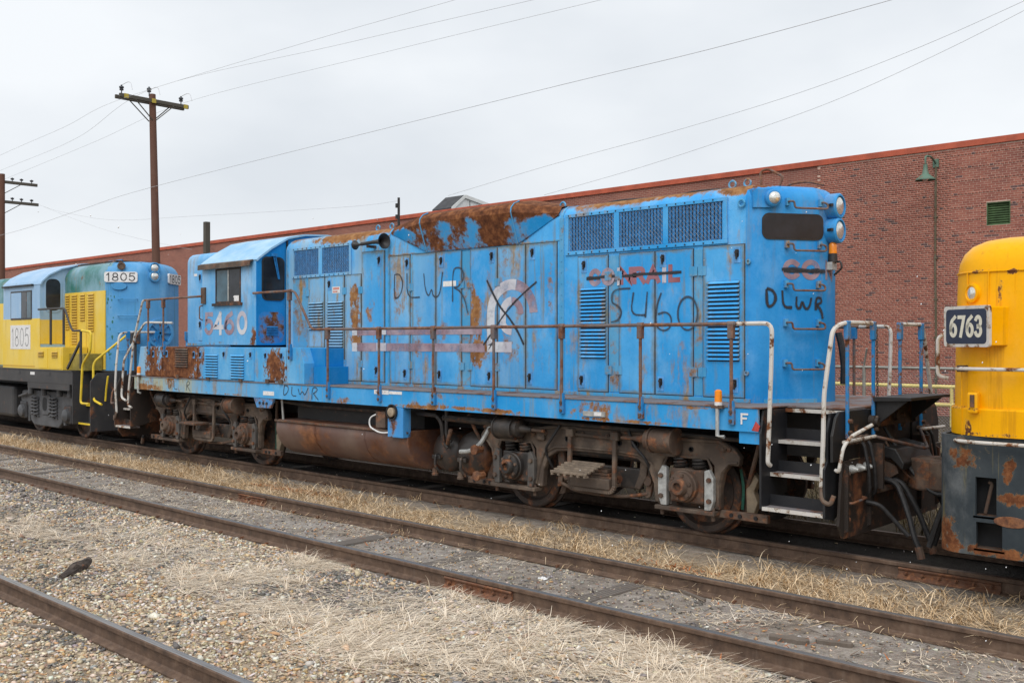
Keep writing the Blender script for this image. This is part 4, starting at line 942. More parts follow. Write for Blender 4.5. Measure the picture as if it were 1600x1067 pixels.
for (x0, x1, z0, z1) in DOORS:
    MB().box(x0 - .005, x1 + .005, -HW - .0075, -HW + .003, z0 - .008, z1 + .008).build('door_gasket', MAT['brown_black'], hood)
    d = MB().box(x0 + .002, x1 - .002, -HW - .016, -HW + .004, z0, z1).build('door', MAT['door'], hood, bevel=.004)
DY = -HW - .016
def latch_mesh():
    mb = MB(); mb.m = 0; mb.box(-.045, .045, -.006, .0, -.10, .075)
    mb.m = 1; mb.prism(rrect(-.026, .026, -.035, .055, .015, 3), 'y', -.012, -.0065)
    mb.m = 1; mb.box(-.008, .008, -.030, -.012, -.06, .045); mb.box(-.020, .020, -.034, -.018, .010, .030)
    o = mb.build('latch', [MAT['plateb'], MAT['latch']], None, at=(0, 0, 0)); me = o.data; bpy.data.objects.remove(o); return me
LATCH = latch_mesh()
for (x, z) in ((4.33, 3.28), (4.29, 1.78), (5.57, 3.29), (5.54, 1.78), (6.60, 3.29), (6.57, 1.79), (.80, 3.50), (1.58, 3.49), (2.64, 3.50), (3.42, 3.50), (.75, 1.79), (1.54, 1.79), (2.59, 1.79), (3.37, 1.79), (-1.20, 3.25), (.12, 3.58), (.05, 1.82), (-1.16, 1.75)):
    place('latch', LATCH, (x, DY - .0006, z), hood)
def hinge_mesh():
    mb = MB(); mb.box(-.055, -.006, -.006, 0, -.055, .055); mb.box(.006, .055, -.006, 0, -.055, .055); mb.cyl((0, -.007, -.06), (0, -.007, .06), .008, n=8)
    o = mb.build('hinge', MAT['trim'], None, at=(0, 0, 0)); me = o.data; bpy.data.objects.remove(o); return me
HINGE = hinge_mesh()
for x in (4.73, 4.892, 6.008, 6.132, .885, 2.015, 2.19, 2.745, -.36, -.79, -1.83):
    for z in (1.92, 3.12): place('hinge', HINGE, (x, DY - .0006, z), hood)
# louvres: every slat its own piece
def slat_mesh(L, h=.046):
    mb = MB(); mb.prism([(0, h * .34), (-.022, h * .28), (-.028, h * .40), (-.010, h * .86), (0, h * .95)], 'x', -L/2, L/2)
    o = mb.build('louver_slat', MAT['door'], None, at=(0, 0, 0)); me = o.data; bpy.data.objects.remove(o); return me
def louvers(x0, x1, z0, z1, n, parent=None, y=DY, mesh=None, mat=None, back=None):
    pitch = (z1 - z0) / n; me = slat_mesh(x1 - x0, pitch)
    if mat: me.materials.clear(); me.materials.append(mat)
    MB().box(x0 + .01, x1 - .01, y - .001, y + .004, z0, z1).build('louver_opening', back or MAT['dark'], parent or hood)
    for k in range(n): place('louver_slat', me, ((x0 + x1)/2, y - .0012, z0 + k * pitch), parent or hood)
louvers(4.265, 4.695, 2.06, 2.985, 19); louvers(6.20, 6.635, 2.05, 2.99, 19)
louvers(-1.795, -1.375, 2.47, 2.96, 10); louvers(-1.255, -.815, 1.98, 2.96, 20)
# screened air intakes
def intake(x0, x1, z0, z1, panes, name='intake_frame'):
    y = -HW; mb = MB(); mb.m = 0; f = .055
    mb.box(x0, x1, y - .022, y, z1 - f * .8, z1); mb.box(x0, x1, y - .022, y, z0, z0 + f * .9)
    mb.box(x0, x0 + f, y - .0215, y, z0 + f * .9, z1 - f * .8); mb.box(x1 - f, x1, y - .0215, y, z0 + f * .9, z1 - f * .8)
    for (a, b), (c, d) in zip(panes[:-1], panes[1:]): mb.box(b, c, y - .0215, y, z0 + f * .9, z1 - f * .8)
    mb.build(name, MAT['hood'], hood, bevel=.003)
    mb = MB()
    for k in range(int((x1 - x0) / .13)):
        for z in (z0 + .02, z1 - .02): mb.cyl((x0 + .06 + k * .13, y - .022, z), (x0 + .06 + k * .13, y - .029, z), .010, n=6)
    mb.build('bolt_row', MAT['latch'], hood)['kind'] = 'stuff'
    for (a, b) in panes:
        za, zb = z0 + f * .9, z1 - f * .8
        MB().box(a, b, y - .0012, y + .002, za, zb).build('intake_recess', MAT['dark'], hood)
        mb = MB(); n = int((b - a) / .047)
        for k in range(n): x = a + (k + .5) * (b - a) / n; mb.obox((x, y - .006, (za + zb) / 2), (.015, .003, 0), (-.001, .004, 0), (0, 0, (zb - za) / 2 - .004))
        mb.build('shutter', MAT['shutter'], hood)
        V, F_ = [], []; p = .055; Hh = zb - za; k = 0; xs0 = a - Hh
        while xs0 < b:
            for s in (1, -1):
                # diagonal clipped to the pane
                t0, t1 = (max(0, (a - xs0)), min(Hh, b - xs0)) if s > 0 else (max(0, xs0 + Hh - b), min(Hh, xs0 + Hh - a))
                if t1 - t0 < .02: continue
                if s > 0: q0, q1 = (xs0 + t0, za + t0), (xs0 + t1, za + t1)
                else: q0, q1 = (xs0 + Hh - t0, za + t0), (xs0 + Hh - t1, za + t1)
                w = .0022; n_ = len(V); yy = y - .016 - .002 * s
                for q in (q0, q1): V += [(q[0] - w, yy, q[1]), (q[0] + w, yy, q[1]), (q[0], yy - w, q[1])]
                F_ += [(n_, n_+1, n_+4, n_+3), (n_+1, n_+2, n_+5, n_+4), (n_+2, n_, n_+3, n_+5)]
            xs0 += p
        me = np_mesh('mesh_screen', V, F_, MAT['mesh']); o = place('mesh_screen', me, WORLD_AT[hood.name], hood); 
        me.transform(Matrix.Translation(-WORLD_AT[hood.name])); o['kind'] = 'stuff'
intake(4.01, 6.47, 3.425, 3.965, [(4.08, 4.82), (4.90, 5.57), (5.645, 6.39)])
intake(-2.30, -.61, 3.385, 3.915, [(-2.23, -1.51), (-1.41, -.68)])

# dynamic brake blister
def bl(x, k):   # near side section, k scales the bulge; returns points bottom to top
    S0 = [(-HW, 3.625), (-.93, 3.638), (-1.075, 4.06), (-1.065, 4.125), (-1.01, 4.185), (-.90, 4.23), (-.6, 4.275), (0, 4.29)]
    S1 = [(-HW - .004, 3.975), (-HW - .006, 3.98), (-HW - .004, 4.0), (-HW + .03, 4.03), (-.84, 4.085), (-.78, 4.105), (-.55, 4.122), (0, 4.128)]
    return [Vector((x, a[0] * k + b[0] * (1-k), a[1] * k + b[1] * (1-k))) for a, b in zip(S0, S1)]
rings = []
for x, k in ((.40, 0), (1.25, .96), (1.29, 1), (3.14, 1), (3.18, .96), (3.88, 0)):
    h_ = bl(x, k); rings.append(h_ + [Vector((v.x, -v.y, v.z)) for v in h_[:-1][::-1]])
mb = MB().loft(rings, caps=False, closed=True); bls = mb.build('brake_blister', MAT['blister'], hood); bls.data.polygons.foreach_set('use_smooth', [True] * len(bls.data.polygons)); bls.data.set_sharp_from_angle(angle=R(17))
mb = MB()
for x in (1.27, 3.16):
    q = [v + Vector((0, -.004, .004)) for v in bl(x, 1)[:6]]; mb.tube(q, .010, 5)
q0 = [v + Vector((0, -.005, .002)) for v in (bl(1.25, 1)[0], bl(3.18, 1)[0])]; mb.tube(q0, .012, 5); mb.build('blister_seam', MAT['trim'], hood)
MB().prism([(-HW - .009, 3.632), (-HW - .009, 3.652), (-HW + .01, 3.652), (-HW + .01, 3.632)], 'x', .37, 3.9).build('drip_strip', MAT['trim'], hood)
# engine top ventilators and stacks on the roof
for x, r in ((5.9, .62), (4.7, .62), (-1.4, .5)):
    mb = MB(); mb.lathe([(0, r), (.02, r), (.03, r - .03)], (x, 0, 4.11), (x, 0, 5), 24); mb.build('roof_fan', MAT['black'], hood, smooth=True)
MB().box(-.6, -.2, -.2, .2, 4.11, 4.16).build('exhaust_stack', MAT['brown_black'], hood, bevel=.02)
# lifting eyes
def eye(x, y, z, r=.045):
    p = [(x + r * math.cos(t) , y, z + r + r * math.sin(t)) for t in [2 * math.pi * k / 12 for k in range(13)]]
    MB().tube(p, .013, 6).build('lifting_eye', MAT['trim'], hood, smooth=True)
for x in (6.42, 6.62, 3.80, .20, -.15): eye(x, -.72, 4.085)
eye(6.66, -.925, 3.83, .04)
a_ = on_y(1190, 290, -.45); b_ = on_y(1188, 268, -.45); c_ = on_y(1200, 264, -.45); d_ = on_y(1224, 276, -.45)
pipe('roof_handle', [(a_.x, -.45, 4.09), b_, c_, d_, (d_.x - .05, -.45, 4.10)], .016, MAT['rail_paint'], hood, .05)
a_ = on_y(1250, 283, -.1); pipe('roof_handle', [(a_.x - .25, -.1, 4.11), (a_.x - .1, -.1, 4.17), (a_.x + .1, -.1, 4.17), (a_.x + .3, -.1, 4.11)], .014, MAT['rail_paint'], hood, .05)

# -- hood end: number window, lamps, grab irons
t0, z1 = FT(1190.5, 331.5); t1, z0 = FT(1286, 376); z1 = FT(1238, 334)[1]; z0 = FT(1238, 375)[1]
pts = rrect(t0, t1, z0, z1, .085, 6)
def facet_plate(pts, o0, o1):
    mb = MB(); f = [fmap(o0)(a, z) for a, z in pts]; g = [fmap(o1)(a, z) for a, z in pts]; mb.loft([f, g]); return mb
facet_plate(pts, -.02, .010).build('number_window_seal', MAT['latch'], hood); facet_plate(rrect(t0 + .022, t1 - .022, z0 + .022, z1 - .022, .07, 6), .0, .0125).build('number_window', MAT['numglass'], hood)
cl = FP(1204.5, 310.5); cp = FP(1204.5, 310.5, .0)
mb = MB(); mb.lathe([(-.05, .105), (.07, .10), (.085, .085)], cp, cp + fnor, 20); mb.build('class_light', MAT['endblue'], hood, smooth=True)
mb = MB(); aL = (cp - fp).dot(fdir); pl = [(aL - .22, cp.z - .105), (aL, cp.z - .105), (aL, cp.z + .105), (aL - .22, cp.z + .105)]
mb.loft([[fmap(-.12)(a, z) for a, z in pl], [fmap(.05)(a, z) if a > aL - .1 else fmap(.0)(a, z) for a, z in pl]]); mb.build('class_light_housing', MAT['endblue'], hood)
MB().lathe([(.07, .074), (.105, .066), (.125, .045), (.132, .01)], cp, cp + fnor, 18).build('class_light_lens', MAT['lens'], hood, smooth=True)
def grab(u0, v0, u1, v1, drop):
    A, B = FP(u0, v0, .012), FP(u1, v1, .012); B.z = A.z; d = (B - A).normalized()
    A2, B2 = A + fnor * .075, B + fnor * .075; A3, B3 = A2 + d * .06 - Vector((0, 0, drop)), B2 - d * .0 - Vector((0, 0, drop))
    e = empty('grab_iron', A, hood)
    MB().tube(fillet([A, A2, A2 + d * .05, A3, B3 + d * .05, B2 + d * .05 + Vector((0, 0, -.02)), B2, B], .03), .0125, 7).build('grab_bar', MAT['rail_paint'], e, smooth=True)
    for p in (A, B): MB().obox(p + fnor * .012, d * .022, fnor * .022, (0, 0, .042)).build('grab_foot', MAT['trim'], e)
for (u0, v0, u1, v1) in ((1229, 316, 1281, 318), (1228, 382, 1279, 386), (1227, 444, 1277, 449), (1226, 504, 1277, 506), (1225, 567, 1276, 569)):
    grab(u0, v0, u1, v1, .075)
# twin headlight on the centre strip
hl = empty('headlight', (7.29, 0, 3.3), hood)
for v in (324, 362):
    c = on_y(1303, v - 1, 0.0); z = c.z
    MB().lathe([(-.02, .15), (.12, .15), (.135, .135), (.135, .118), (.11, .118)], (7.29, 0, z), (8, 0, z), 24).build('lamp_housing', MAT['endblue'], hl, smooth=True)
    MB().lathe([(.08, .118), (.125, .10), (.14, .06), (.144, .01)], (7.29, 0, z), (8, 0, z), 20).build('lamp_lens', MAT['lens'], hl, smooth=True)
    MB().beam((7.30, -.12, z), (7.40, -.17, z), .03, .03).build('lamp_clamp', MAT['latch'], hl)
c = on_y(1302, 387, -.03)
bc = empty('warning_beacon', (7.34, -.03, c.z - .12), hood)
MB().box(7.29, 7.36, -.09, .03, c.z - .26, c.z - .17).build('beacon_bracket', MAT['bare'], bc)
MB().cyl((7.34, -.03, c.z - .17), (7.34, -.03, c.z - .07), .055, .05, 14).build('beacon_base', MAT['latch'], bc, smooth=True)
MB().lathe([(0, .046), (.10, .046), (.13, .03), (.135, .005)], (7.34, -.03, c.z - .07), (7.34, -.03, 9), 14).build('beacon_lens', MAT['amber'], bc, smooth=True)
pipe('end_hook', [(7.29, 0, c.z - .18), (7.42, 0, c.z - .16), (7.44, 0, c.z - .24), (7.34, 0, c.z - .32)], .012, MAT['latch'], hood, .03)
for v, u in ((409, 1170), (583, 1167)): 
    c = on_y(u, v, -HW); MB().lathe([(0, .03), (.02, .03), (.02, .016), (.008, .014)], (c.x, -HW, c.z), (c.x, -2, c.z), 12).build('plug', MAT['trim'], hood, smooth=True)

# -- horn on the hood side
hn = empty('air_horn', (0, -1.0, 3.8), hood)
def bell(x, z, dx, s, m='latch'):
    MB().lathe([(0, .03 * s), (.12 * s, .032 * s), (.22 * s, .05 * s), (.29 * s, .09 * s), (.32 * s, .125 * s), (.315 * s, .115 * s), (.26 * s, .05 * s), (.2 * s, .02)], (x, -1.06, z), (x + dx, -1.06, z), 18, False).build('horn_bell', MAT[m], hn, smooth=True)
bell(.10, 3.855, 1, 1.0); bell(-.12, 3.84, -1, .62)
MB().cyl((-.15, -1.06, 3.845), (.15, -1.06, 3.855), .03, n=10).build('horn_body', MAT['latch'], hn, smooth=True); MB().box(-.03, .03, -1.06, -.90, 3.78, 3.82).build('horn_bracket', MAT['brown_black'], hn)

MAT['cabroof'] = paint('chalky blue cab roof', (0.14, 0.38, 0.64), (0.42, 0.60, 0.74), 1.1, rust=0.80, streak=0.2, seed=7.7)
MAT['truck_dust'] = rusty('dusty grey casting', (0.075, 0.07, 0.066), .15, 8, .7, .5, (.16, .145, .13))
# -- cab
CX0, CX1 = -4.35, -2.53
prof = [(SY, 2.215), (SY, 3.68), (-1.44, 3.735), (-1.20, 3.91), (-.86, 4.105), (-.5, 4.19), (0, 4.22)]
prof = prof + [(-a, b) for a, b in prof[:-1][::-1]]
cab = MB().prism(prof, 'x', CX0, CX1)
cab.mi = [1 if abs(sum((cab.v[k].x for k in f)) / len(f) - CX1) < .01 else 0 for f in cab.f]
cab = cab.build('cab', [MAT['cab'], MAT['cabend']], loco, bevel=.012)
top = [(p[0] * 1.008 - .0, p[1] + .006) for p in prof[1:-1]]
mb = MB(); rr = [(a, b + .02) for a, b in top]; mb.prism(rr + [(a * .985, b - .012) for a, b in top][::-1], 'x', CX0 - .05, CX1 + .035)
mb.build('cab_roof', MAT['cabroof'], loco, bevel=.004)
# roof gutter and sunshade over the side window
MB().prism([(SY - .012, 3.715), (SY - .085, 3.69), (SY - .09, 3.60), (SY - .075, 3.60), (SY - .068, 3.675), (SY - .012, 3.695)], 'x', -4.36, -2.60).build('sunshade', MAT['truck'], cab)
# side window
wx0, wx1, wz0, wz1 = -3.86, -3.01, 2.975, 3.60
mb = MB(); f = .03
mb.box(wx0, wx1, SY - .012, SY, wz1 - f, wz1); mb.box(wx0, wx1, SY - .012, SY, wz0, wz0 + f); mb.box(wx0, wx0 + f, SY - .0115, SY, wz0 + f, wz1 - f); mb.box(wx1 - f, wx1, SY - .0115, SY, wz0 + f, wz1 - f)
mb.build('window_frame', MAT['brown_black'], cab)
MB().box(wx0 + f, -3.44, SY - .003, SY + .01, wz0 + f, wz1 - f).build('window_pane', MAT['glass_blue'], cab); MB().box(-3.41, wx1 - f, SY - .002, SY + .01, wz0 + f, wz1 - f).build('window_pane', MAT['glass'], cab)
MB().box(-3.44, -3.41, SY - .010, SY, wz0 + f, wz1 - f).build('window_mullion', MAT['bare'], cab); MB().box(wx0 - .06, wx1 + .05, SY - .05, SY, wz0 - .05, wz0 - .002).build('window_sill', MAT['brown_black'], cab)
MB().box(-3.22, -3.06, SY - .0135, SY - .0125, 3.0, 3.10).build('window_sticker', MAT['label'], cab)
# end window facing the long hood
def xplate(pts, x0, x1): return MB().prism(pts, 'x', x0, x1)
xplate(rrect(-1.385, -.925, 3.0, 3.77, .10, 5), CX1, CX1 + .014).build('end_window_seal', MAT['latch'], cab); xplate(rrect(-1.36, -.95, 3.03, 3.745, .085, 5), CX1, CX1 + .0165).build('end_window_pane', MAT['glass'], cab)
mb = MB(); mb.beam((CX1 + .04, -1.17, 3.80), (CX1 + .03, -1.06, 3.38), .012, .02); mb.beam((CX1 + .04, -1.13, 3.79), (CX1 + .03, -1.04, 3.38), .010, .02); mb.box(CX1, CX1 + .06, -1.20, -1.10, 3.78, 3.83); mb.build('wiper', MAT['shutter'], cab)
MB().prism(rrect(-1.45, -.93, 2.25, 2.80, .12, 3), 'x', CX1 + .0005, CX1 + .002).build('rust_scab', paint('rusted cab patch', (.012, .17, .52), BLUE_F, .4, rust=.52, soft=.06, rsc=5), cab)
for k in range(6): MB().prism([(CX1 + .002, 2.385 + k * .028), (CX1 + .022, 2.385 + k * .028), (CX1 + .002, 2.41 + k * .028)], 'y', -1.29, -1.06).build('vent_slat', MAT['shutter'], cab)
MB().box(-2.60, -2.50, -.885, -.86, 2.22, 4.08).build('cab_hood_seal', MAT['dark'], cab)
pipe('cab_grab', [(-4.32, SY - .01, 2.95), (-4.32, SY - .07, 2.93), (-4.32, SY - .07, 2.70), (-4.32, SY - .01, 2.68)], .012, MAT['rail_paint'], cab, .03)
MB().box(-4.345, -4.20, SY - .03, SY, 2.98, 3.28).build('handrail_socket', MAT['truck_rust'], cab)
# -- short hood
plan2 = [(-6.35, -.62), (-6.30, -.72), (-6.05, -HW + .04), (-5.95, -HW), (CX0, -HW), (CX0, HW), (-5.95, HW), (-6.05, HW - .04), (-6.30, .72), (-6.35, .62)]
sh = plan_solid(plan2, [(DECK, 0), (3.86, 0), (3.92, .01), (3.98, .04), (4.02, .09), (4.04, .18), (4.05, .35)]).build('short_hood', MAT['cab'], loco, smooth=True)
MB().box(-5.55, -4.95, -HW - .014, -HW + .004, 2.30, 3.80).build('door', MAT['cab'], sh, bevel=.004)
MB().box(-4.92, -4.40, -HW - .010, -HW + .004, 2.26, 3.85).build('panel', MAT['cab'], sh, bevel=.004)
for z in (3.55, 2.62): place('latch', LATCH, (-5.45, -HW - .0146, z), sh)
louvers(-4.80, -4.62, 2.45, 2.72, 5, sh, -HW - .011)
MB().box(-5.72, -5.60, -HW - .003, -HW + .01, 3.58, 3.63).build('plate', MAT['label'], sh)
MB().box(-6.0, CX0, -HW - .02, -HW + .02, 2.20, 2.25).build('base_angle', MAT['trim'], sh)

# -- lockers under the cab
lk = MB().prism([(-6.93, DECK + .001), (-6.78, 2.18), (-1.22, 2.18), (-1.10, 1.92), (-1.10, DECK + .001)], 'y', SY, -.92).build('battery_locker', MAT['box'], loco, bevel=.006)
MB().prism([(-6.93, DECK + .001), (-6.78, 2.18), (-1.22, 2.18), (-1.10, 1.92), (-1.10, DECK + .001)], 'y', .92, -SY).build('battery_locker', MAT['box'], loco)
for (x0, x1, z0, z1) in ((-6.72, -5.84, 1.60, 2.165), (-5.80, -4.50, 1.60, 2.165), (-4.46, -2.58, 1.595, 2.170), (-2.30, -1.60, 1.615, 2.145)):
    MB().box(x0, x1, SY - .014, SY + .005, z0, z1).build('locker_door', MAT['box'], lk, bevel=.004)
louvers(-5.31, -4.84, 1.78, 2.15, 8, lk, SY - .014, None, MAT['truck_rust']); louvers(-4.20, -3.76, 1.61, 2.05, 9, lk, SY - .014, None, MAT['box']); louvers(-3.32, -2.88, 1.61, 2.05, 9, lk, SY - .014, None, MAT['box'])
for x, z in ((-6.20, 2.04), (-5.66, 2.05), (-4.62, 2.04), (-4.38, 2.04), (-3.55, 2.05), (-2.67, 2.05), (-2.20, 2.04), (-1.72, 2.04)):
    o = place('latch', LATCH, (x, SY - .0146, z), lk); o.scale = (.8, 1, .75)
for x in (-5.25, -4.1, -3.0, -2.15, -1.75): MB().box(x - .05, x + .05, SY - .03, SY, 1.565, 1.64).build('hinge', MAT['truck_rust'], lk)
for x, z0 in ((-1.45, 1.86), (-.62, 1.58)):
    pass
MB().box(-1.60, -.80, -1.30, -HW - .02, 1.87, 2.17).build('cab_step', MAT['cabend'], loco, bevel=.004)
MB().box(-1.09, -.68, -1.32, -HW - .02, DECK + .001, 1.869).build('cab_step', MAT['cabend'], loco, bevel=.004)
hood_strip(-1.84, -1.28, 1.64, 2.17, 'panel', .004, 'cabend')

# -- lettering on hood, cab and sill
LY = DY - .0025
smap = lambda y: (lambda x, z: Vector((x, y, z)))
def letters(name, parent, mat, items, at=None):
    for it in items:
        mb = MB(); it(mb); lift(mb, 0, 0, items.index(it) * .0009); mb.build(name, mat, parent, fix=False)
def T(s, x, z, h, width, st, mp, **k): return lambda mb: text(mb, s, x, z, h, 1, st, mp, .28, width, **k)
def RB(pts, w, mp, step=.04, sq=False): return lambda mb: ribbon(mb, chaikin(pts) if step == .04 or step == .05 and w < .08 else pts, w, mp, .025 if step < .06 else step, sq, .28 if step < .06 and w < .09 else 0.0)
S = smap(LY); S2 = smap(LY - .002)
letters('lettering', hood, MAT['let_pink'], [T('CO', 4.44, 3.03, .165, .36, .066, S)])
letters('lettering', hood, MAT['let_white'], [RB([(4.90, 3.0), (4.90, 3.22)], .06, S, .1), RB([(5.59, 3.0), (5.59, 3.22)], .06, S, .1)])
letters('lettering', hood, MAT['let_red'], [T('NRA', 4.94, 3.03, .16, .56, .060, S), T('L', 5.68, 3.03, .16, .11, .060, S)])
letters('spray_lettering', hood, MAT['spray'], [RB([(4.37, 3.10), (4.7, 3.12), (5.0, 3.105), (5.25, 3.125), (5.5, 3.115), (5.84, 3.12)], .050, S2), RB([(4.38, 3.11), (4.6, 3.09)], .045, S2)])
letters('spray_lettering', hood, MAT['spray_thin'], [
    RB([(5.08, 2.95), (4.80, 2.95), (4.78, 2.78), (4.84, 2.76), (4.93, 2.70), (4.94, 2.62), (4.88, 2.55), (4.77, 2.53)], .038, S2),
    RB([(5.13, 2.90), (5.08, 2.62), (5.32, 2.61)], .038, S2), RB([(5.34, 2.90), (5.31, 2.58)], .038, S2),
    RB([(5.55, 2.88), (5.49, 2.75), (5.46, 2.55), (5.50, 2.44), (5.60, 2.41), (5.69, 2.46), (5.70, 2.58), (5.62, 2.65), (5.50, 2.62)], .036, S2),
    RB(arc(5.93, 2.62, .14, .20, 120, 480, 24), .036, S2)])
letters('spray_lettering', hood, MAT['spray_thin'], [
    RB([(.50, 3.33), (.49, 2.95), (.60, 2.97), (.68, 3.08), (.70, 3.22), (.62, 3.34), (.50, 3.33)], .035, S2),
    RB([(.80, 3.34), (.80, 2.96), (1.10, 2.96)], .035, S2), RB([(1.19, 3.32), (1.22, 3.08), (1.30, 2.95), (1.37, 3.10), (1.40, 2.95), (1.55, 2.96), (1.61, 3.32)], .035, S2),
    RB([(1.83, 2.87), (1.83, 3.34), (1.93, 3.38), (2.05, 3.34), (2.07, 3.20), (1.97, 3.09), (1.86, 3.08)], .038, S2), RB([(1.86, 3.08), (2.0, 3.02), (2.10, 2.88), (2.15, 2.70)], .038, S2)])
letters('spray_lettering', hood, MAT['spray'], [RB([(2.54, 3.16), (2.66, 2.97), (2.80, 2.77), (2.98, 2.62), (3.15, 2.42), (3.26, 2.24)], .050, S2), RB([(3.50, 3.10), (3.30, 2.98), (3.08, 2.83), (2.88, 2.66), (2.66, 2.42), (2.47, 2.23)], .040, S2)])
# stripes and wheel emblem
def bar(x0, x1, z0, z1): return lambda mb: mb.add([(x0, LY, z0), (x1, LY, z0), (x1, LY, z1), (x0, LY, z1)], [(0, 1, 2, 3)])
letters('stripe', hood, MAT['let_pink'], [bar(-.44, .04, 2.38, 2.51), bar(-.44, .04, 2.12, 2.26), bar(.30, 2.44, 2.385, 2.505), bar(.30, 2.50, 2.13, 2.255)])
letters('stripe', hood, MAT['let_white'], [bar(-.58, -.45, 2.38, 2.51), bar(-.58, -.45, 2.12, 2.26), bar(.05, .29, 2.39, 2.51), bar(.05, .29, 2.13, 2.26)])
ox, oz = 3.03, 2.68
letters('emblem', hood, MAT['let_pink'], [RB(arc(ox, oz, .41, .40, 0, 78, 10), .15, S), RB(arc(ox, oz, .17, .17, -5, 90, 8), .11, S)])
letters('emblem', hood, MAT['let_white'], [RB(arc(ox, oz, .41, .40, 79, 180, 14) + [(ox - .41, 2.40)], .15, S), RB([(ox - .41, 2.44), (ox - .41, 2.205), (3.03, 2.205)], .145, S, .05), RB(arc(ox, oz, .17, .17, 91, 180, 8) + [(ox - .17, 2.55)] + arc(ox, 2.55, .17, .12, 180, 270, 6), .12, S)])
letters('tag_plate', hood, MAT['label'], [bar(1.62, 1.90, 3.10, 3.18)])
letters('warning_label', hood, MAT['label'], [bar(-1.12, -.91, 3.09, 3.20)])
letters('warning_label_print', hood, plain('pale red print', (.60, .24, .20), .6, 0, .1, 30, 0), [lambda mb: mb.add([(-1.10, LY - .001, 3.15), (-.93, LY - .001, 3.15), (-.93, LY - .001, 3.185), (-1.10, LY - .001, 3.185)], [(0,1,2,3)]), lambda mb: mb.add([(-1.10, LY - .001, 3.105), (-.98, LY - .001, 3.105), (-.98, LY - .001, 3.13), (-1.10, LY - .001, 3.13)], [(0,1,2,3)])])
C_ = smap(SY - .0035)
letters('number', cab, MAT['let_pink'], [T('5', -4.22, 2.44, .34, .24, .085, C_), T('6', -3.52, 2.44, .34, .25, .085, C_)])
letters('number', cab, MAT['let_white'], [T('4', -3.90, 2.44, .34, .27, .085, C_), T('0', -3.10, 2.44, .34, .26, .085, C_)])
K = smap(SY - .003)
letters('spray_lettering', loco, MAT['spray'], [RB([(-1.66, 1.545), (-1.70, 1.38), (-1.62, 1.39), (-1.54, 1.47), (-1.56, 1.54), (-1.66, 1.545)], .024, K), RB([(-1.44, 1.53), (-1.46, 1.385), (-1.32, 1.38)], .024, K), RB([(-1.26, 1.50), (-1.22, 1.39), (-1.14, 1.48), (-1.08, 1.385), (-.98, 1.53)], .024, K), RB([(-.88, 1.34), (-.87, 1.53), (-.76, 1.545), (-.72, 1.49), (-.84, 1.44)], .024, K), RB([(-.84, 1.44), (-.70, 1.34)], .024, K)])
letters('spray_lettering', loco, MAT['spray_thin'], [RB([(-5.62, 1.53), (-5.63, 1.36), (-5.55, 1.37), (-5.50, 1.45), (-5.54, 1.53), (-5.62, 1.53)], .022, K), RB([(-5.40, 1.52), (-5.40, 1.36), (-5.28, 1.36)], .022, K), RB([(-4.92, 1.35), (-4.91, 1.52), (-4.82, 1.53), (-4.80, 1.47), (-4.90, 1.44)], .022, K), RB([(-4.90, 1.44), (-4.78, 1.34)], .022, K)])
e0, e1 = FT(1225, 437), FT(1306, 420)
Fm, Fm2 = fmap(.004), fmap(.006)
a0 = FT(1224, 436)[0]; zc = FT(1260, 436)[1]; zh = FT(1260, 407)[1]
letters('lettering', hood, MAT['let_pink'], [T('CO', a0 + .02, zc + .02, zh - zc - .04, .42, .062, Fm)])
letters('lettering', hood, MAT['let_pink'], [lambda mb: text(mb, 'N', .008, zc + .02, zh - zc - .04, 1, .05, lambda x, z: Vector((7.2925, -.105 + x, z)), .28, .13)])
letters('spray_lettering', hood, MAT['spray'], [RB([FT(1221, 421), FT(1240, 420), FT(1262, 424), FT(1289, 424)], .07, Fm2, .05), RB([FT(1224, 424), FT(1250, 425), FT(1280, 422)], .05, Fm2, .05)])
def fpts(*q): return [FT(860 + a / 2.602, 250 + b / 2.602) for a, b in q]
letters('spray_lettering', hood, MAT['spray'], [RB(fpts((878, 525), (880, 600), (905, 590), (918, 560), (905, 530), (878, 522)), .048, Fm2), RB(fpts((942, 530), (945, 598), (982, 600)), .048, Fm2), RB(fpts((1000, 555), (998, 600), (1015, 605), (1022, 570), (1035, 608), (1052, 600), (1060, 560)), .048, Fm2), RB(fpts((1078, 610), (1078, 560), (1098, 560), (1102, 580), (1080, 588), (1100, 610), (1106, 645)), .044, Fm2)])

MAT['faint_print'] = plain('faint red print', (.50, .34, .33), .6, 0, .1, 30, 0)
# -- sill fittings
for x0, x1 in ((-2.30, -1.97),): MB().box(x0, x1, SY - .006, SY, 1.36, 1.43).build('data_plate', MAT['label'], loco)
MB().box(.72, 1.06, SY - .006, SY, 1.49, 1.555).build('data_plate', MAT['label'], loco); MB().box(1.07, 1.36, SY - .005, SY, 1.50, 1.545).build('data_plate', MAT['label'], loco)
mp = smap(SY - .008)
for x0_, x1_, z_ in ((.75, .93, 1.532), (.75, .90, 1.515), (.96, 1.0, 1.525)): MB().box(x0_, x1_, SY - .0075, SY - .006, z_ - .004, z_ + .004).build('plate_print', MAT['faint_print'], loco)
MB().box(4.80, 5.14, SY - .02, SY, 1.37, 1.43).build('terminal_box', MAT['bare'], loco); MB().box(4.98, 5.09, SY - .024, SY - .02, 1.38, 1.42).build('terminal_label', MAT['label'], loco)
letters('letter_mark', loco, MAT['label'], [T('F', 7.0, 1.40, .10, .07, .022, mp)])
MB().prism([(7.12, 1.33), (7.20, 1.32), (7.22, 1.38), (7.17, 1.43)], 'y', SY - .004, SY - .001).build('paint_mark', MAT['red'], loco)
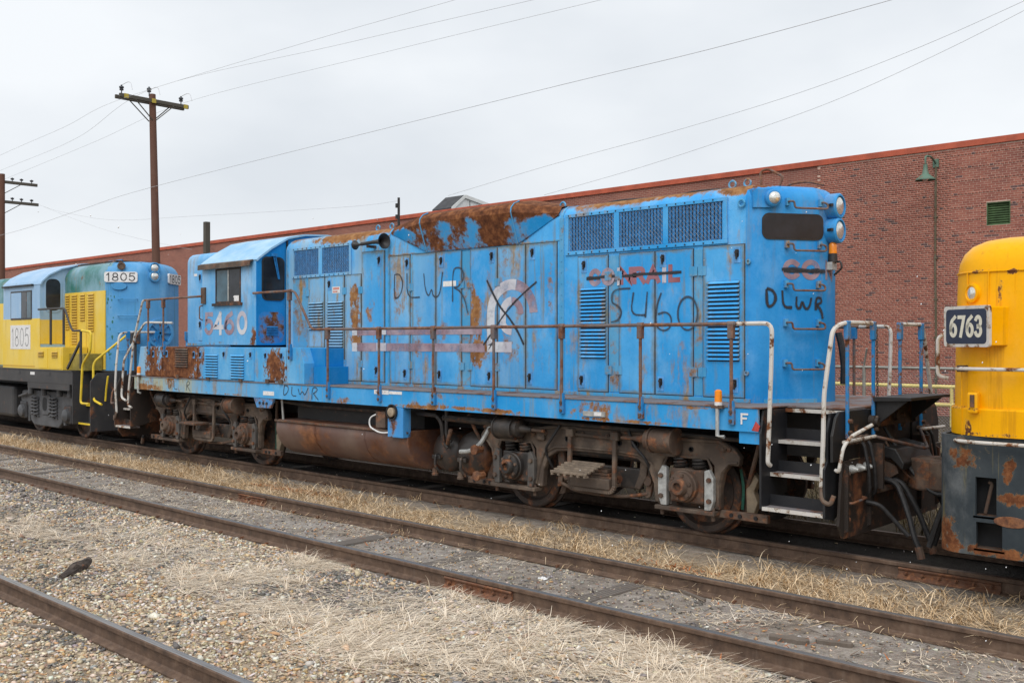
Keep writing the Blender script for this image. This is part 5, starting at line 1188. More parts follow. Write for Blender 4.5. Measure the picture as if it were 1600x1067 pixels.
# jacking pads and the fuel sight post
MB().prism([(-2.62, 1.309), (-2.52, 1.14), (-2.10, 1.14), (-2.0, 1.309)], 'y', SY + .01, SY + .05).build('jacking_pad', paint('rusted pad paint', (.05, .2, .5), BLUE_F, .6, rust=.55, rsc=5), loco)
for x in (-2.42, -2.31, -2.2): MB().cyl((x, SY + .012, 1.22), (x, SY - .006, 1.22), .025, n=8).build('bolt', MAT['latch'], loco)
MB().box(1.03, 1.38, SY, SY + .16, .86, 1.306).build('fuel_post', paint('rusted fuel post paint', (.03, .2, .55), BLUE_F, .6, rust=.66, rsc=3.5, blobs=[(1.15, 1.0, .12, .25, .2)]), loco, bevel=.01)
MB().lathe([(0, .115), (.03, .12), (.03, .10), (.0, .09)], (1.15, SY - .001, 1.235), (1.15, -3, 1.235), 20).build('gauge_ring', MAT['black'], loco, smooth=True); MB().lathe([(0, .07), (.045, .07), (.055, .05)], (1.15, SY - .001, 1.235), (1.15, -3, 1.235), 16).build('fuel_cap', plain('tan cap', (.30, .24, .17)), loco, smooth=True)
pipe('cable_loop', [(.72, -1.40, 1.20), (.55, -1.46, 1.12), (.55, -1.46, .98), (.80, -1.46, .90), (1.04, -1.42, .92)], .012, MAT['label'], loco, .10)
MB().box(.68, .90, -1.44, -1.36, .98, 1.22).build('terminal_strip', MAT['truck_rust'], loco)
# amber marker lamps on the sill
for x, zz in ((6.72, 1.58), (-6.80, 1.60)):
    e = empty('marker_lamp', (x, SY - .03, zz), loco)
    MB().box(x - .07, x + .07, SY - .06, SY + .02, zz - .03, zz + .004).build('lamp_bracket', MAT['truck_rust'], e); MB().cyl((x, SY - .02, zz), (x, SY - .02, zz + .04), .043, n=12).build('lamp_base', MAT['label'], e, smooth=True)
    MB().lathe([(0, .042), (.12, .040), (.135, .02), (.136, .005)], (x, SY - .02, zz + .04), (x, SY - .02, 9), 14).build('lamp_lens', MAT['amber'], e, smooth=True)
    MB().tube([(x, SY - .04, zz - .03), (x, SY - .04, 1.25), (x + .08, SY - .03, 1.24)], .022, 8).build('lamp_conduit', MAT['bare'], e, smooth=True)

# -- handrails
HR = 2.475
def stanchion(x, z1, y=SY - .035, par=None, m='rail_paint', zb=1.38):
    e = empty('stanchion', (x, y, zb), par or loco)
    MB().cyl((x, y, zb + .10), (x, y, z1), .020, n=8).build('post', MAT[m], e, smooth=True)
    MB().prism([(x - .035, zb), (x + .035, zb), (x + .035, zb + .17), (x + .02, zb + .26), (x - .02, zb + .26), (x - .035, zb + .17)], 'y', y - .012, SY - .001 if y < SY else y + .03).build('foot', MAT['rail_blue'], e, bevel=.004)
    mb = MB()
    for z in (zb + .04, zb + .14): mb.cyl((x, y - .013, z), (x, y - .03, z), .020, n=6)
    mb.build('foot_bolts', MAT['truck_rust'], e)
    mb = MB(); mb.box(x - .035, x + .035, y - .03, y + .03, z1 - .16, z1 - .01); mb.cyl((x - .045, y, z1), (x + .045, y, z1), .032, n=10); mb.build('bracket', MAT['rail_paint'] if m != 'rail_blue' else MAT['rail_blue'], e, bevel=.006)
RY = SY - .035
for x in (6.89, 5.68, 4.47, 3.28, 2.08, .87, -.41): stanchion(x, HR)
pipe('handrail', [(-2.56, RY, 3.12), (-1.32, RY, 3.12), (-.84, RY, HR), (3.0, RY, HR), (6.95, RY, HR)], .021, MAT['rail_paint'], loco, .10)
stanchion(-1.46, 3.12, RY, None, 'rail_paint', 1.98)
pipe('end_handrail', [(6.96, RY, HR + .001), (7.38, RY, HR + .001), (7.37, RY, 2.0), (7.33, RY, 1.0), (7.33, SY + .02, .97)], .024, MAT['rail_white'], loco, .10)
for x in (-6.38, -5.76): stanchion(x, 3.10, RY, None, 'rail_paint', 2.02)
pipe('handrail', [(-4.30, RY, 3.12), (-6.55, RY, 3.11)], .021, MAT['rail_paint'], loco)
pipe('end_handrail', [(-6.54, RY, 3.111), (-6.62, RY, 3.08), (-7.0, RY, 2.30), (-7.2, RY, 1.4), (-7.26, RY, .96), (-7.1, RY, .93)], .023, MAT['rail_white'], loco, .08)
pipe('end_handrail', [(-6.5, -.95, 2.66), (-7.3, -1.15, 2.68), (-7.55, -1.25, 2.3), (-7.72, -1.40, 1.9), (-7.75, -1.44, 1.1), (-7.5, -1.46, 1.05)], .023, MAT['rail_white'], loco, .10)

for x in (6.89, 5.68, 4.47, 3.28, 2.08, .87, -.41):
    e = empty('stanchion', (x, 1.535, 1.38), loco); MB().cyl((x, 1.535, 1.40), (x, 1.535, HR), .020, n=8).build('post', MAT['rail_paint'], e, smooth=True); MB().box(x - .035, x + .035, 1.50, 1.565, HR - .16, HR - .01).build('bracket', MAT['rail_blue'], e, bevel=.006)
pipe('handrail', [(-.84, 1.535, HR), (6.95, 1.535, HR)], .021, MAT['rail_paint'], loco)
pipe('end_handrail', [(6.96, 1.535, HR + .001), (7.38, 1.535, HR + .001), (7.37, 1.535, 2.0), (7.33, 1.535, 1.0)], .024, MAT['rail_white'], loco, .10)
# -- end steps, pilots and couplers (both ends)
def end_gear(sx):
    tag_ = 1 if sx > 0 else -1
    X_ = lambda x: x * sx
    st = empty('step_well', (X_(7.6), -1.2, .5), loco)
    m1 = MAT['black_glossy'] if sx > 0 else MAT['brown_black']
    # inner side sheet and outer side sheet
    MB().prism([(-1.5, .50), (-1.5, 1.30), (-1.44, 1.55), (-.93, 1.55), (-.93, .62)], 'x', X_(7.21), X_(7.235)).build('side_sheet', m1, st)
    MB().prism([(-1.50, .48), (-1.50, .98), (-1.44, 1.06), (-1.44, 1.36), (-1.38, 1.50), (-1.38, 1.545), (-.93, 1.545), (-.93, .62), (-1.30, .44)], 'x', X_(7.93), X_(7.955)).build('side_sheet', m1, st)
    for k, (y, z) in enumerate(((-.96, 1.545), (-1.12, 1.21), (-1.30, .87), (-1.48, .52))):
        if k:
            MB().box(X_(7.237), X_(7.928), y, y + .19, z - .03, z).build('step_tread', MAT['deck'], st)
            MB().box(X_(7.237), X_(7.928), y + .165, y + .18, z + .0005, z + .12).build('step_riser', m1, st)
        MB().box(X_(7.2365), X_(7.9285), y - .012, y - .001, z - .036, z + .004).build('step_nosing', MAT['rail_white'], st)
    # pilot sheet
    mb = MB(); px = 8.02
    mb.prism([(-1.38, .40), (-1.28, .26), (1.28, .26), (1.38, .40), (1.40, 1.05), (.62, 1.05), (.62, .78), (-.62, .78), (-.62, 1.05), (-1.30, 1.05)], 'x', X_(px), X_(px + .03)); mb.build('pilot', MAT['brown_black'], loco)
    mb = MB(); mb.prism([(-1.44, 1.051), (-1.44, 1.32), (-1.36, 1.50), (-1.28, 1.56), (-.62, 1.56), (-.62, 1.051)], 'x', X_(7.98), X_(8.01)); mb.build('end_sheet', MAT['black'], loco, bevel=.004); mb = MB(); mb.prism([(1.44, 1.051), (1.44, 1.32), (1.36, 1.50), (1.28, 1.56), (.62, 1.56), (.62, 1.051)], 'x', X_(7.98), X_(8.01)); mb.build('end_sheet', MAT['black'], loco, bevel=.004)
    MB().box(X_(7.96), X_(7.99), -1.25, 1.25, 1.05, 1.55).build('end_beam', MAT['black'], loco)
    # bolts and air hose valves
    for y in (-1.12, -.95, -.78):
        MB().lathe([(0, .045), (.03, .045), (.09, .015)], (X_(8.05), y, .96), (X_(9), y, .96), 10).build('bolt', MAT['bare'], loco, smooth=True)
    for k in range(5): MB().lathe([(0, .022), (.08, .022), (.09, .012)], (X_(8.01), -1.22 + k * .085, 1.24), (X_(9), -1.22 + k * .085, 1.22), 8).build('hose_valve', MAT['truck_rust'], loco, smooth=True)
    # uncoupling lever
    pipe('uncoupling_lever', [(X_(8.05), -1.46, .98), (X_(8.10), -1.50, .97), (X_(8.13), -1.46, 1.22), (X_(8.16), -1.35, 1.32), (X_(8.22), -.98, 1.42)], .019, MAT['rail_white'] if sx > 0 else MAT['rail_paint'], loco, .06)
    pipe('uncoupling_rod', [(X_(8.10), -1.38, 1.26), (X_(8.10), -.62, 1.27)], .020, MAT['rail_white'] if sx > 0 else MAT['rail_paint'], loco)
    pipe('uncoupling_rod', [(X_(8.10), -.62, 1.265), (X_(8.24), -.35, 1.20), (X_(8.40), -.05, 1.12), (X_(8.40), .05, 1.12), (X_(8.24), .35, 1.20), (X_(8.10), .62, 1.265)], .018, MAT['rail_paint'], loco, .05)
    pipe('uncoupling_rod', [(X_(8.10), .62, 1.265), (X_(8.10), 1.38, 1.25)], .020, MAT['rail_white'] if sx > 0 else MAT['rail_paint'], loco)
    pipe('pilot_grab', [(X_(8.05), -1.22, .62), (X_(8.11), -1.2, .62), (X_(8.11), -.85, .64), (X_(8.05), -.83, .64)], .013, MAT['rail_paint'], loco, .03)
    # coupler
    cp_ = empty('coupler', (X_(8.2), 0, .85), loco)
    MB().box(X_(7.7), X_(8.30), -.13, .13, .74, .98).build('coupler_shank', MAT['truck_rust'], cp_, bevel=.02)
    MB().prism([(X_(8.26), -.15), (X_(8.40), -.26), (X_(8.62), -.25), (X_(8.64), -.15), (X_(8.50), -.08), (X_(8.50), .06), (X_(8.66), .12), (X_(8.66), .22), (X_(8.45), .25), (X_(8.26), .16)], 'z', .68, 1.02).build('coupler_head', MAT['truck_rust'], cp_, bevel=.025)
    MB().cyl((X_(8.55), .17, .66), (X_(8.55), .17, 1.06), .05, n=10).build('coupler_pin', MAT['truck_dark'], cp_, smooth=True)
    mb = MB(); mb.prism([(X_(7.99), 1.18), (X_(8.24), 1.13), (X_(8.33), .98), (X_(8.31), .90), (X_(8.18), 1.02), (X_(7.99), 1.03)], 'y', -.42, .42); mb.build('coupler_cover', MAT['black'], cp_, bevel=.015)
    for yy in (-.66, .62): MB().box(X_(7.99), X_(8.20), yy, yy + .04, .72, 1.2).build('draft_pocket', MAT['brown_black'], cp_)
    # air hoses
    for y, dy in ((-.42, -.1), (-.30, .05), (.40, .1), (.52, -.05)):
        pipe('air_hose', [(X_(8.05), y, .80), (X_(8.25), y, .78), (X_(8.42), y + dy, .45), (X_(8.50), y + dy * 1.5, .22), (X_(8.56), y + dy * 1.5, .10)], .030, MAT['hose'], loco, .12)
        MB().cyl((X_(8.54), y + dy * 1.5, .14), (X_(8.57), y + dy * 1.5, .02), .042, n=8).build('hose_fitting', MAT['truck_rust'], loco, smooth=True)
    pipe('jumper_cable', [(X_(8.02), -.2, 1.35), (X_(8.3), -.2, .9), (X_(8.6), -.25, .62), (X_(8.9), -.25, .75), (X_(9.1), -.3, 1.2)] , .024, MAT['hose'], loco, .25)
    # clutter on the end: brackets, bolts, jumper hoses and chain
    for y in (-1.25, -.70, .70, 1.25):
        MB().prism([(X_(8.03), .30), (X_(8.09), .34), (X_(8.09), 1.0), (X_(8.03), 1.04)], 'y', y - .012, y + .012).build('pilot_rib', MAT['brown_black'], loco)
        for z in (.45, .70, .92): MB().cyl((X_(8.05), y + .07, z), (X_(8.075), y + .07, z), .020, n=6).build('bolt', MAT['truck_rust'], loco)
    for k, y in enumerate((-.95, -.80, .78, .92)):
        pipe('jumper_hose', [(X_(8.03), y, 1.26), (X_(8.12), y, 1.22), (X_(8.16), y + .03, .95), (X_(8.14), y + .10, .70), (X_(8.06), y + .16, .62)], .020, MAT['hose'], loco, .10)
        MB().lathe([(0, .035), (.05, .035), (.06, .045), (.09, .045)], (X_(8.01), y, 1.26), (X_(9), y, 1.25), 8).build('hose_valve', MAT['truck_rust'], loco, smooth=True)
    for y in (-.34, .34): MB().prism([(X_(8.03), 1.02), (X_(8.22), .94), (X_(8.24), .86), (X_(8.03), .72)], 'y', y - .02, y + .02).build('draft_gusset', MAT['truck_rust'], loco, bevel=.006)
    MB().box(X_(8.03), X_(8.13), -.60, .60, .66, .72).build('carrier_iron', MAT['truck_rust'], loco, bevel=.01)
    pipe('carrier_chain', [(X_(8.12), -.4, 1.2), (X_(8.22), -.36, .98), (X_(8.30), -.2, .80), (X_(8.34), -.1, .78)], .014, MAT['truck_rust'], loco, .08)
    for y, z in ((-.52, 1.42), (.52, 1.42), (0, 1.46)): MB().lathe([(0, .07), (.06, .07), (.07, .055), (.10, .05)], (X_(8.0), y, z), (X_(9), y, z - .02), 14).build('mu_receptacle', MAT['brown_black'], loco, smooth=True)
    pipe('train_line', [(X_(8.05), -.75, .58), (X_(8.18), -.70, .56), (X_(8.30), -.62, .40), (X_(8.44), -.58, .24)], .024, MAT['hose'], loco, .1)
    # platform end posts
    for y, m_ in ((-1.16, 'rail_blue'), (-.52, 'rail_blue'), (.20, 'rail_blue'), (.82, 'rail_blue')):
        e = empty('end_post', (X_(8.0), y, 1.3), loco)
        MB().cyl((X_(8.035), y, 1.28), (X_(8.035), y, 2.46), .021, n=8).build('post', MAT[m_], e, smooth=True)
        MB().prism([(y - .04, 2.30), (y + .04, 2.30), (y + .045, 2.50), (y - .045, 2.50)], 'x', X_(8.01), X_(8.06)).build('post_bracket', MAT['rail_blue'], e, bevel=.01)
        for z in (1.34, 1.46): MB().cyl((X_(8.05), y, z), (X_(8.09), y, z), .024, n=6).build('bolt', MAT['truck_rust'], e)
    pipe('end_rail', [(X_(7.90), -1.47, .78), (X_(7.93), -1.49, 1.3), (X_(7.93), -1.47, 1.75), (X_(7.98), -1.38, 2.42), (X_(8.035), -1.22, 2.48), (X_(8.035), -.54, 2.48)], .024, MAT['rail_white'], loco, .09)
    pipe('end_rail', [(X_(7.90), 1.47, .8), (X_(7.93), 1.49, 1.3), (X_(7.96), 1.30, 1.75), (X_(8.0), .98, 2.42), (X_(8.035), .85, 2.48), (X_(8.035), .22, 2.48)], .024, MAT['rail_white'], loco, .09)
    pipe('rail_hook', [(X_(7.90), -1.47, .80), (X_(7.92), -1.50, .66), (X_(8.0), -1.48, .62), (X_(8.03), -1.46, .72)], .024, MAT['truck_rust'], loco, .05)
    # drop step plate
    dp = empty('drop_step', (X_(8.1), 0, 1.6), loco)
    MB().prism([(X_(8.05), 1.64), (X_(8.46), 1.66), (X_(8.46), 1.69), (X_(8.05), 1.685)], 'y', -.56, .56).build('step_plate', MAT['black'], dp)
    MB().prism([(X_(8.03), 1.35), (X_(8.40), 1.655), (X_(8.03), 1.635)], 'y', -.50, -.46).build('gusset', MAT['black'], dp); MB().prism([(X_(8.03), 1.35), (X_(8.40), 1.655), (X_(8.03), 1.635)], 'y', .46, .50).build('gusset', MAT['black'], dp)
    MB().box(X_(8.02), X_(8.06), -.5, .5, 1.36, 1.63).build('step_back', MAT['brown_black'], dp)
end_gear(1); end_gear(-1)
# safety chain at the near end
mb = MB(); n = 26
for k in range(n):
    t = k / (n - 1); p = Vector((8.06, -.49, 2.42)).lerp(Vector((8.06, -.47, 1.66)), t); a = Vector((0, .012, 0)) if k % 2 else Vector((.012, 0, 0))
    mb.tube([p + a * math.cos(w) + Vector((0, 0, .024 * math.sin(w))) for w in [6.2832 * j / 8 for j in range(9)]], .004, 4)
mb.build('safety_chain', MAT['truck_rust'], loco)
# cable bundle hanging behind the end rail
pipe('hanging_cable', [on_y(1310, 520, 1.0), on_y(1315, 540, 1.0), on_y(1319, 570, 1.0), on_y(1318, 600, 1.0)], .045, MAT['hose'], loco, .1)

# -- fuel tank and air reservoirs
tp_ = [(-1.36, .955), (-1.40, .90), (-1.41, .78), (-1.36, .62), (-1.25, .48), (-1.08, .38), (-.85, .33)]
tp_ = tp_ + [(-a, b) for a, b in tp_[::-1]]
ft = MB().prism(tp_, 'x', -2.05, 1.38).build('fuel_tank', MAT['tank'], loco, smooth=True, bevel=.01)
MB().prism([(-1.40, .945), (-1.435, .955), (-1.435, .925), (-1.41, .915)], 'x', -2.06, 1.39).build('tank_lip', MAT['truck_rust'], ft)
for x in (-.95, .35): MB().prism([(a * 1.004, b - .003) for a, b in tp_[1:-1]], 'x', x, x + .02).build('tank_band', MAT['tank'], ft)
mb = MB(); mb.box(-2.0, 1.3, -1.0, 1.0, .956, 1.30); mb.build('tank_saddle', MAT['black'], ft)
for x in (-1.95,): MB().cyl((x, -1.33, .95), (x, -1.36, 1.32), .02, n=6).build('tank_hanger', MAT['bare'], ft)
for x, r, y in ((1.80, .30, -1.12), (2.38, .335, -1.16)):
    a = empty('air_reservoir', (x, -1.0, .4), loco)
    MB().lathe([(0, .02), (.015, r * .45), (.05, r * .75), (.11, r * .94), (.18, r), (2.2, r)], (x, y, .66), (x, 2, .66), 28).build('reservoir_body', MAT['reservoir'], a, smooth=True)
    pipe('drain_pipe', [(x - .06, y + .02, .62), (x - .06, y - .06, .62), (x - .06, y - .07, .45), (x - .02, y, .36)], .022, MAT['truck_dark'], a, .04)
    MB().lathe([(0, .04), (.06, .04), (.07, .05), (.1, .05)], (x - .08, y - .05, .42), (x - .08, y - .05, .2), 8).build('drain_valve', MAT['truck_rust'], a, smooth=True)
    MB().box(x - .16, x + .02, y - .045, y + .03, .56, .62).build('valve_body', MAT['truck_dark'], a, bevel=.01)
for pts, r, m_ in (([(1.42, -1.25, 1.22), (1.85, -1.25, 1.21), (1.92, -1.22, 1.1), (1.92, -1.18, .80), (1.98, -1.15, .74)], .035, 'truck_dark'), ([(2.02, -1.22, 1.3), (2.02, -1.22, .92), (2.10, -1.2, .84)], .028, 'truck_dark'),
        ([(1.95, -1.2, 1.18), (2.9, -1.15, 1.16), (3.0, -1.1, 1.10)], .055, 'truck_dark'), ([(2.85, -1.15, 1.12), (2.80, -1.2, .98), (2.72, -1.24, .84), (2.55, -1.26, .74), (2.35, -1.26, .72)], .032, 'bare'), ([(2.0, -1.18, .80), (2.12, -1.26, .92), (2.17, -1.28, 1.02)], .03, 'truck_rust'),
        ([(3.05, -1.1, 1.0), (3.4, -.9, 1.25), (4.1, -.6, 1.25)], .05, 'truck_dark'), ([(2.95, -1.0, .95), (2.95, -1.05, .62)], .035, 'truck_rust'), ([(-2.2, -1.2, 1.25), (-1.2, -1.2, 1.2), (1.0, -1.2, 1.2)], .03, 'truck_dark'), ([(-6.2, -1.15, 1.22), (-4.4, -1.1, 1.2), (-2.4, -1.1, 1.22)], .025, 'truck_dark'), ([(3.1, -1.2, 1.24), (5.2, -1.2, 1.21), (7.0, -1.2, 1.18)], .028, 'truck_dark')):
    pipe('brake_pipe', pts, r, MAT[m_], loco, .08)

# -- trucks
def wheel_mesh():
    mb = MB(); mb.lathe([(-.02, .05), (-.02, .14), (.0, .16), (.03, .38), (-.02, .42), (-.02, .485), (.0, .506), (.10, .512), (.112, .54), (.14, .545), (.145, .50), (.145, .40), (.12, .38), (.13, .1), (.13, .05)], (0, 0, 0), (0, 1, 0), 40)
    o = mb.build('wheel', MAT['wheel'], None, smooth=True, at=(0, 0, 0)); me = o.data; bpy.data.objects.remove(o); return me
WHEEL = wheel_mesh()
def truck(xc, name, paintkeys, flip=1):
    t = empty(name, (xc, 0, 0), loco); X = lambda x: xc + x
    FY0, FY1 = -1.17, -1.07
    frame = [(-2.06, .98), (-1.98, 1.08), (-1.80, 1.17), (-.95, 1.15), (-.7, 1.19), (.7, 1.19), (.95, 1.15), (1.80, 1.17), (1.98, 1.08), (2.06, .98), (2.04, .88), (1.92, .88),
             (1.84, .78), (1.80, .60), (1.80, .36), (1.72, .36), (1.72, .86), (1.66, .92), (1.08, .92), (1.02, .86), (1.00, .36), (.90, .36), (.88, .58), (.80, .76), (.64, .85), (.35, .875),
             (-.35, .875), (-.64, .85), (-.80, .76), (-.88, .58), (-.90, .36), (-1.00, .36), (-1.02, .86), (-1.08, .92), (-1.66, .92), (-1.72, .86), (-1.72, .36), (-1.80, .36), (-1.80, .60), (-1.84, .78), (-1.92, .88), (-2.04, .88)]
    for y0, y1 in ((FY0, FY1), (-FY1, -FY0)):
        MB().prism([(X(a), b) for a, b in frame], 'y', y0, y1).build('side_frame', MAT['truck'], t, bevel=.018)
    # flange rib along the side frame
    rib = [(-1.98, 1.10), (-1.80, 1.155), (-.95, 1.135), (-.7, 1.175), (.7, 1.175), (.95, 1.135), (1.80, 1.155), (1.95, 1.07)]
    MB().tube([(X(a), FY0 - .005, b - .01) for a, b in rib], .024, 6).build('frame_rib', MAT['truck'], t, smooth=True)
    rib2 = [(-1.00, .40), (-.95, .62), (-.86, .82), (-.66, .905), (-.35, .925), (.35, .925), (.66, .905), (.86, .82), (.95, .62), (1.0, .40)]
    MB().tube([(X(a), FY0 - .003, b) for a, b in rib2], .020, 6).build('frame_rib', MAT['truck'], t, smooth=True)
    for s_ in (-1, 1):
        for q_ in ([(1.78, .40), (1.78, .62), (1.82, .80), (1.92, .905), (2.03, .92)], [(1.03, .40), (1.045, .84), (1.10, .935), (1.64, .935), (1.69, .84), (1.70, .40)]):
            MB().tube([(X(s_ * a), FY0 - .003, b) for a, b in q_], .017, 6).build('frame_rib', MAT['truck'], t, smooth=True)
        for a, b in ((1.86, 1.06), (1.05, 1.06), (.84, 1.07), (.20, 1.10)):
            MB().lathe([(0, .032), (.02, .032), (.03, .02), (.045, .018)], (X(s_ * a), FY0, b), (X(s_ * a), -3, b), 8).build('frame_bolt', MAT['truck_rust'], t, smooth=True)
        MB().box(X(s_ * .90) - .07, X(s_ * .90) + .07, FY0 - .05, FY0, .98, 1.12).build('frame_lug', MAT['truck'], t, bevel=.015)
        pipe('brake_rod', [(X(s_ * .70), -1.02, .42), (X(s_ * .40), -1.10, .36), (X(0), -1.12, .35)], .022, MAT['truck_rust'], t, .1)
        pipe('air_line', [(X(s_ * .55), -1.22, 1.20), (X(s_ * .66), -1.26, 1.02), (X(s_ * .82), -1.22, .86), (X(s_ * .80), -1.08, .62)], .018, MAT['hose'], t, .1)
        MB().prism([(X(s_ * .62), .90), (X(s_ * .74), .90), (X(s_ * .70), .62), (X(s_ * .60), .46), (X(s_ * .52), .48), (X(s_ * .60), .66)], 'y', -1.07, -1.01).build('brake_lever', MAT['truck'], t, bevel=.012)
    MB().box(X(-.62), X(.62), -1.06, -.98, .46, .72).build('transom', MAT['truck_dark'], t, bevel=.02)
    for x, r in ((-.45, .045), (.38, .035), (.62, .05), (1.42, .03)): MB().lathe([(0, r), (.02, r), (.02, r * .75), (-.03, r * .7)], (X(x), FY0, 1.03), (X(x), -3, 1.03), 14).build('frame_hole', MAT['dark'], t, smooth=True)
    MB().box(X(-1.0), X(1.0), -.95, .95, .78, 1.0).build('bolster', MAT['truck_dark'], t, bevel=.03)
    for s, jm, hm in ((-1, paintkeys[0], 'truck_dark'), (1, paintkeys[1], 'truck_rust')):
        ax = X(s * 1.372); 
        MB().cyl((ax, -1.0, .508), (ax, 1.0, .508), .085, n=16).build('axle', MAT['truck_dark'], t, smooth=True)
        for ys in (-1, 1):
            w = place('wheel', WHEEL, (ax, ys * .755 - (.065 if ys < 0 else -.065), .508), t)
            if ys > 0: w.rotation_euler.z = math.pi
        # journal box
        j = empty('journal_box', (ax, -1.2, .5), t)
        MB().box(ax - .23, ax + .23, -1.20, -1.02, .40, .80).build('box_body', MAT[jm], j, bevel=.025)
        MB().lathe([(0, .19), (.05, .185), (.06, .17), (.10, .165), (.115, .11), (.15, .105), (.175, .085), (.175, .055), (.13, .05)], (ax - .02, -1.20, .60), (ax - .02, -2, .60), 26).build('journal_cover', MAT[jm], j, smooth=True)
        mb = MB()
        for k in range(6): a = k * math.pi / 3 + .3; mb.cyl((ax - .02 + .135 * math.cos(a), -1.29, .60 + .135 * math.sin(a)), (ax - .02 + .135 * math.cos(a), -1.325, .60 + .135 * math.sin(a)), .022, n=6)
        mb.build('cover_bolts', MAT['truck_rust'], j)
        for ss in (-1, 1):
            px0 = ax + ss * .31
            MB().prism([(px0 - .05 * ss, .35), (px0 + .03 * ss, .35), (px0 + .07 * ss, .46), (px0 + .07 * ss, .72), (px0 + .01 * ss, .82), (px0 - .05 * ss, .80)], 'y', -1.235, -1.171).build('wear_plate', MAT['bare'] if hm == 'truck_rust' and flip > 0 else MAT['truck_dust'], j, bevel=.008)
            for z in (.46, .70): MB().cyl((px0 + .02 * ss, -1.236, z), (px0 + .02 * ss, -1.265, z), .030, n=6).build('bolt', MAT['truck_rust'], j)
        MB().box(ax - .42, ax + .40, -1.25, -1.08, .295, .345).build('pedestal_tie', MAT['truck'], t, bevel=.008)
        for ss in (-.36, .34): MB().cyl((ax + ss, -1.17, .23), (ax + ss, -1.17, .38), .024, n=6).build('tie_bolt', MAT['truck_rust'], t)
        # coil springs above the journal
        for ss in (-.13, .13):
            pts = [(ax + ss + .075 * math.cos(w), -1.12 + .075 * math.sin(w), .80 + .13 * w / (2 * math.pi * 3.2)) for w in [2 * math.pi * 3.2 * k / 40 for k in range(41)]]
            MB().tube(pts, .020, 5).build('coil_spring', MAT['truck_dark'], t, smooth=True)
        # brake cylinder
        cx = ax - .02 if s < 0 else ax - .26
        bc_ = empty('brake_cylinder', (cx, -1.28, 1.0), t); d = 1 if s < 0 else -1
        MB().lathe([(-.18, .10), (-.17, .145), (.12, .145), (.14, .125), (.22, .12), (.24, .06), (.34, .045), (.42, .03)], (cx, -1.30, 1.12), (cx + d, -1.30, 1.12), 22).build('cylinder_body', MAT[hm], bc_, smooth=True)
        for q in (-.19, .128): MB().cyl((cx + d * q, -1.30, 1.12), (cx + d * (q + .022), -1.30, 1.12), .158, n=22).build('cylinder_flange', MAT[hm], bc_, smooth=True)
        MB().cyl((cx + d * .36, -1.30, 1.12), (cx + d * .62, -1.28, 1.11), .022, n=8).build('piston_rod', MAT['truck_rust'], bc_, smooth=True)
        MB().box(cx - .16, cx + .16, -1.30, -1.12, .94, .98).build('cylinder_seat', MAT['truck'], bc_)
        # brake rigging at the wheel: hanger, shoe and lever
        hx = ax - s * .66
        MB().prism([(hx - .05, .93), (hx + .05, .93), (hx + .07, .60), (hx + .02, .38), (hx - .05, .36), (hx - .03, .6)], 'y', -1.03, -.98).build('brake_hanger', MAT['truck_rust'], t, bevel=.01)
        MB().cyl((hx, -1.06, .58), (hx, -.85, .58), .06, n=12).build('hanger_pin', MAT['truck_rust'], t, smooth=True)
        pts = [(ax - s * (.575 * math.cos(w)), .508 + .575 * math.sin(w)) for w in [R(-28 + 56 * k / 6) for k in range(7)]]
        pts2 = [(ax - s * (.66 * math.cos(w)), .508 + .66 * math.sin(w)) for w in [R(-22 + 44 * k / 6) for k in range(7)]]
        MB().prism(pts + pts2[::-1], 'y', -.87, -.77).build('brake_shoe', MAT['truck_rust'], t)
        ox_ = ax + s * .70
        MB().prism([(ox_ - .04, .30), (ox_ + .04, .30), (ox_ + .10, .46), (ox_ + .05, .58), (ox_ + .11, .72), (ox_ + .04, .80), (ox_ - .05, .60)], 'y', -.98, -.88).build('brake_head', plain('dusty casting', (.24, .19, .13)) if s > 0 else MAT['truck_rust'], t, bevel=.015)
        MB().tube(fillet([(ox_ - s * .14, -.93, .82), (ox_ - s * .10, -.93, .60), (ox_ - s * .12, -.93, .36)], .1), .018, 6).build('brake_strap', MAT['teal'] if s > 0 else MAT['truck_dark'], t, smooth=True)
        MB().box(min(ax + s * .36, ax + s * 1.0), max(ax + s * .36, ax + s * 1.0), -1.12, -1.05, .27, .36).build('brake_beam', MAT['truck_rust'], t, bevel=.01)
        for q in (.55, .66, .86): MB().cyl((ax + s * q, -1.121, .315), (ax + s * q, -1.135, .315), .024, n=8).build('beam_hole', MAT['dark'], t)
        pipe('sand_pipe', [(ax + s * .95, -1.15, 1.25), (ax + s * .85, -1.10, 1.0), (ax + s * .66, -.95, .62), (ax + s * .58, -.82, .30)], .026, MAT['truck_rust'], t, .15)
    # swing hanger with spring seat and footboard
    h = empty('swing_hanger', (X(0), -1.3, .4), t)
    loop = fillet([(X(-.36), -1.24, 1.12), (X(-.36), -1.26, .42), (X(.36), -1.26, .42), (X(.36), -1.24, 1.12)], .09)
    mb = MB()
    for p, q in zip(loop[:-1], loop[1:]): mb.beam(p, q, .055, .045, (0, 1, 0))
    mb.build('hanger_loop', MAT['truck'], h, bevel=.008)
    for x in (-.36, .36): MB().box(X(x) - .06, X(x) + .06, -1.27, -1.12, 1.06, 1.17).build('hanger_bracket', MAT['truck'], h, bevel=.015)
    MB().tube([(X(-.36), -1.20, 1.10), (X(.36), -1.20, 1.08)], .022, 6).build('hanger_rod', MAT['truck'], h, smooth=True)
    for k in range(5): MB().box(X(-.33) + k * .03, X(.33) - k * .03, -1.20, -1.08, .48 + k * .042, .515 + k * .042).build('leaf_spring', MAT['truck_rust'], h)
    MB().box(X(-.32), X(.31), -1.30, -1.24, .45, .58).build('spring_plank', MAT['truck'], h, bevel=.01)
